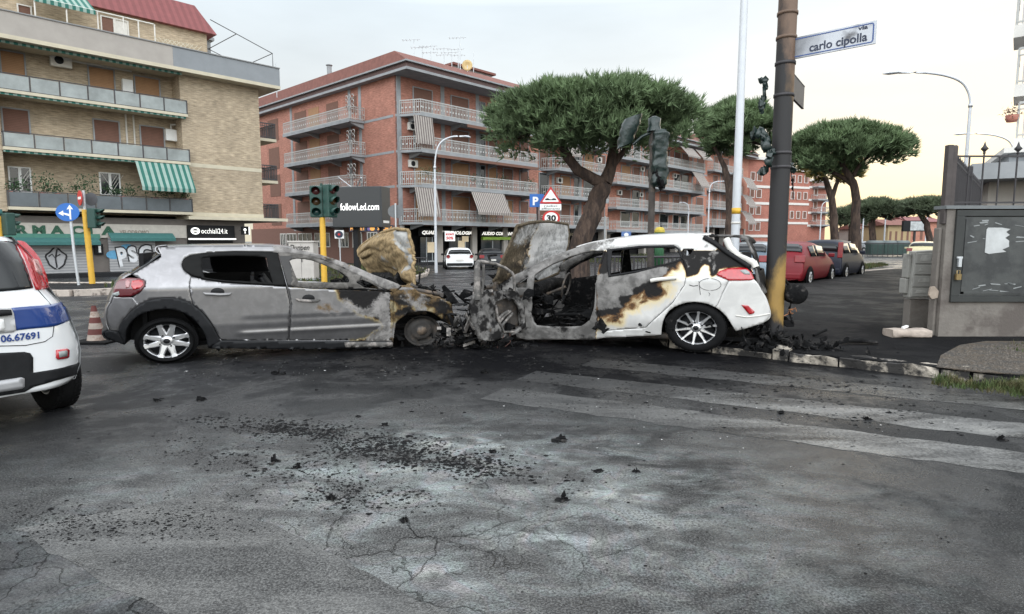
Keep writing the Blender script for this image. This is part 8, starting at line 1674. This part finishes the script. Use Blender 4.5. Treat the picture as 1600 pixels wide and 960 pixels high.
lump('flat charred scrap just right of the oily patch', 634, 813, .05, 10); lump('charred lump near the right edge of the dark flakes', 770, 707, .055, 11); lump('charred scrap above the third crossing stripe', 1222, 646, .05, 12); lump('charred lump near the far right end of the crossing', 1566, 688, .06, 13); lump('small charred lump above the dark flakes', 600, 665, .05, 14); lump('charred lump below the opened door of the white car', 757, 583, .09, 15); lump('charred piece on the road left of the police car wheel track', 247, 627, .06, 16); lump('thin charred chip on the second stripe', 995, 737, .04, 17)
p = gnd(1345, 538, .12); q = MB(); q.tube([(-.22, 0, .03), (0, .02, .05), (.2, -.02, .03)], [.03, .07, .04], 9, flat=.5); tag(q.build('charred_strip', M['char'], None, p, R(-8)), 'long flat black strip lying alone on the sooty pavement', 'debris')
p = gnd(1281, 525, .12); q = MB(); q.tube([(-.14, -.1, .02), (0, 0, .05), (.15, .12, .07)], .02, 7); tag(q.build('charred_stick', M['char'], None, p, 0), 'black stick poking up beside the debris mound on the pavement', 'debris')
# flakes: far too many to count
rf = random.Random(9); fk = MB()
def flakes(px, py, rx, ry, n, smin, smax, up=0., rot=0., ring=0.):
    for _ in range(n):
        a, b = rf.gauss(0, .5), rf.gauss(0, .5)
        x, y = a*rx, b*ry; c, s = math.cos(rot), math.sin(rot); q = (px+x*c-y*s, py+x*s+y*c)
        if q[1] < 530: continue
        p = gnd(*q, up)
        if fbm((p.x*2.3, p.y*2.3, 4), 3) < rf.uniform(-.6, .35): continue
        e = rf.uniform(smin, smax)*(1 if rf.random() < .85 else 1.9); k = rf.choice((5, 6, 7)); a0 = rf.uniform(0, 6.28); st_ = rf.uniform(.5, 1); hgt = e*rf.uniform(.15, .5)
        ring_ = [(p.x+e*math.cos(a0+6.283*i/k)*rf.uniform(.6, 1.1), p.y+e*st_*math.sin(a0+6.283*i/k)*rf.uniform(.6, 1.1), p.z+.003) for i in range(k)]; fk.add(ring_+[(p.x+e*rf.uniform(-.3, .3), p.y+e*rf.uniform(-.3, .3), p.z+hgt)], [(i, (i+1) % k, k) for i in range(k)])
flakes(480, 674, 190, 14, 2600, .002, .013, rot=.10); flakes(640, 712, 190, 22, 3200, .002, .013, rot=.14); flakes(640, 705, 170, 18, 260, .006, .016, rot=.14); flakes(450, 735, 190, 26, 1500, .002, .010, rot=.2); flakes(200, 820, 210, 34, 1700, .0015, .008); flakes(480, 668, 160, 16, 180, .006, .018, rot=.1); flakes(560, 780, 150, 22, 350, .003, .012); flakes(400, 690, 420, 90, 900, .002, .007)
flakes(760, 560, 360, 30, 1500, .006, .03); flakes(900, 600, 420, 60, 700, .004, .016); flakes(1250, 600, 330, 36, 800, .005, .02, rot=.08); flakes(1250, 640, 330, 40, 450, .004, .014, rot=.1); flakes(900, 720, 700, 170, 1200, .002, .008); flakes(1300, 560, 220, 40, 500, .005, .02, .12); flakes(400, 580, 500, 30, 260, .005, .012); flakes(1200, 800, 600, 140, 500, .0015, .005)
tag(fk.build('char_flakes', M['char'], fix=False), 'scatter of small black burnt flakes over the wet asphalt', 'debris', kind='stuff')
wf = MB(); fk = wf; flakes(420, 575, 460, 22, 260, .003, .007); flakes(1100, 640, 600, 90, 160, .002, .005)
tag(wf.build('glass_crumbs', M['sign_w'], fix=False), 'pale crumbs of broken glass sprinkled on the road', 'debris', kind='stuff')

gv = MB(); rg = random.Random(77); gpx = ((1465, 573), (1472, 556), (1502, 541), (1600, 537), (1600, 582), (1530, 580))
while len(gv.v) < 6500:
    q = (rg.uniform(1462, 1602), rg.uniform(536, 584))
    if not inpoly(q, gpx): continue
    p = gnd(*q, .128); e = rg.uniform(.006, .026); k = 5; a0 = rg.uniform(0, 6.28); gv.add([(p.x+e*math.cos(a0+6.283*i/k)*rg.uniform(.7, 1.1), p.y+e*.8*math.sin(a0+6.283*i/k), p.z-.002) for i in range(k)]+[(p.x, p.y, p.z+e*rg.uniform(.4, .8))], [(i, (i+1) % k, k) for i in range(k)])
tag(gv.build('gravel', pm('gravel_stones', (.10, .086, .072), .9, var=.6, scale=40, col2=(.04, .035, .03), c2amt=.45, c2scale=30), fix=False), 'loose brown gravel on the bare earth below the wall', 'gravel', kind='stuff')
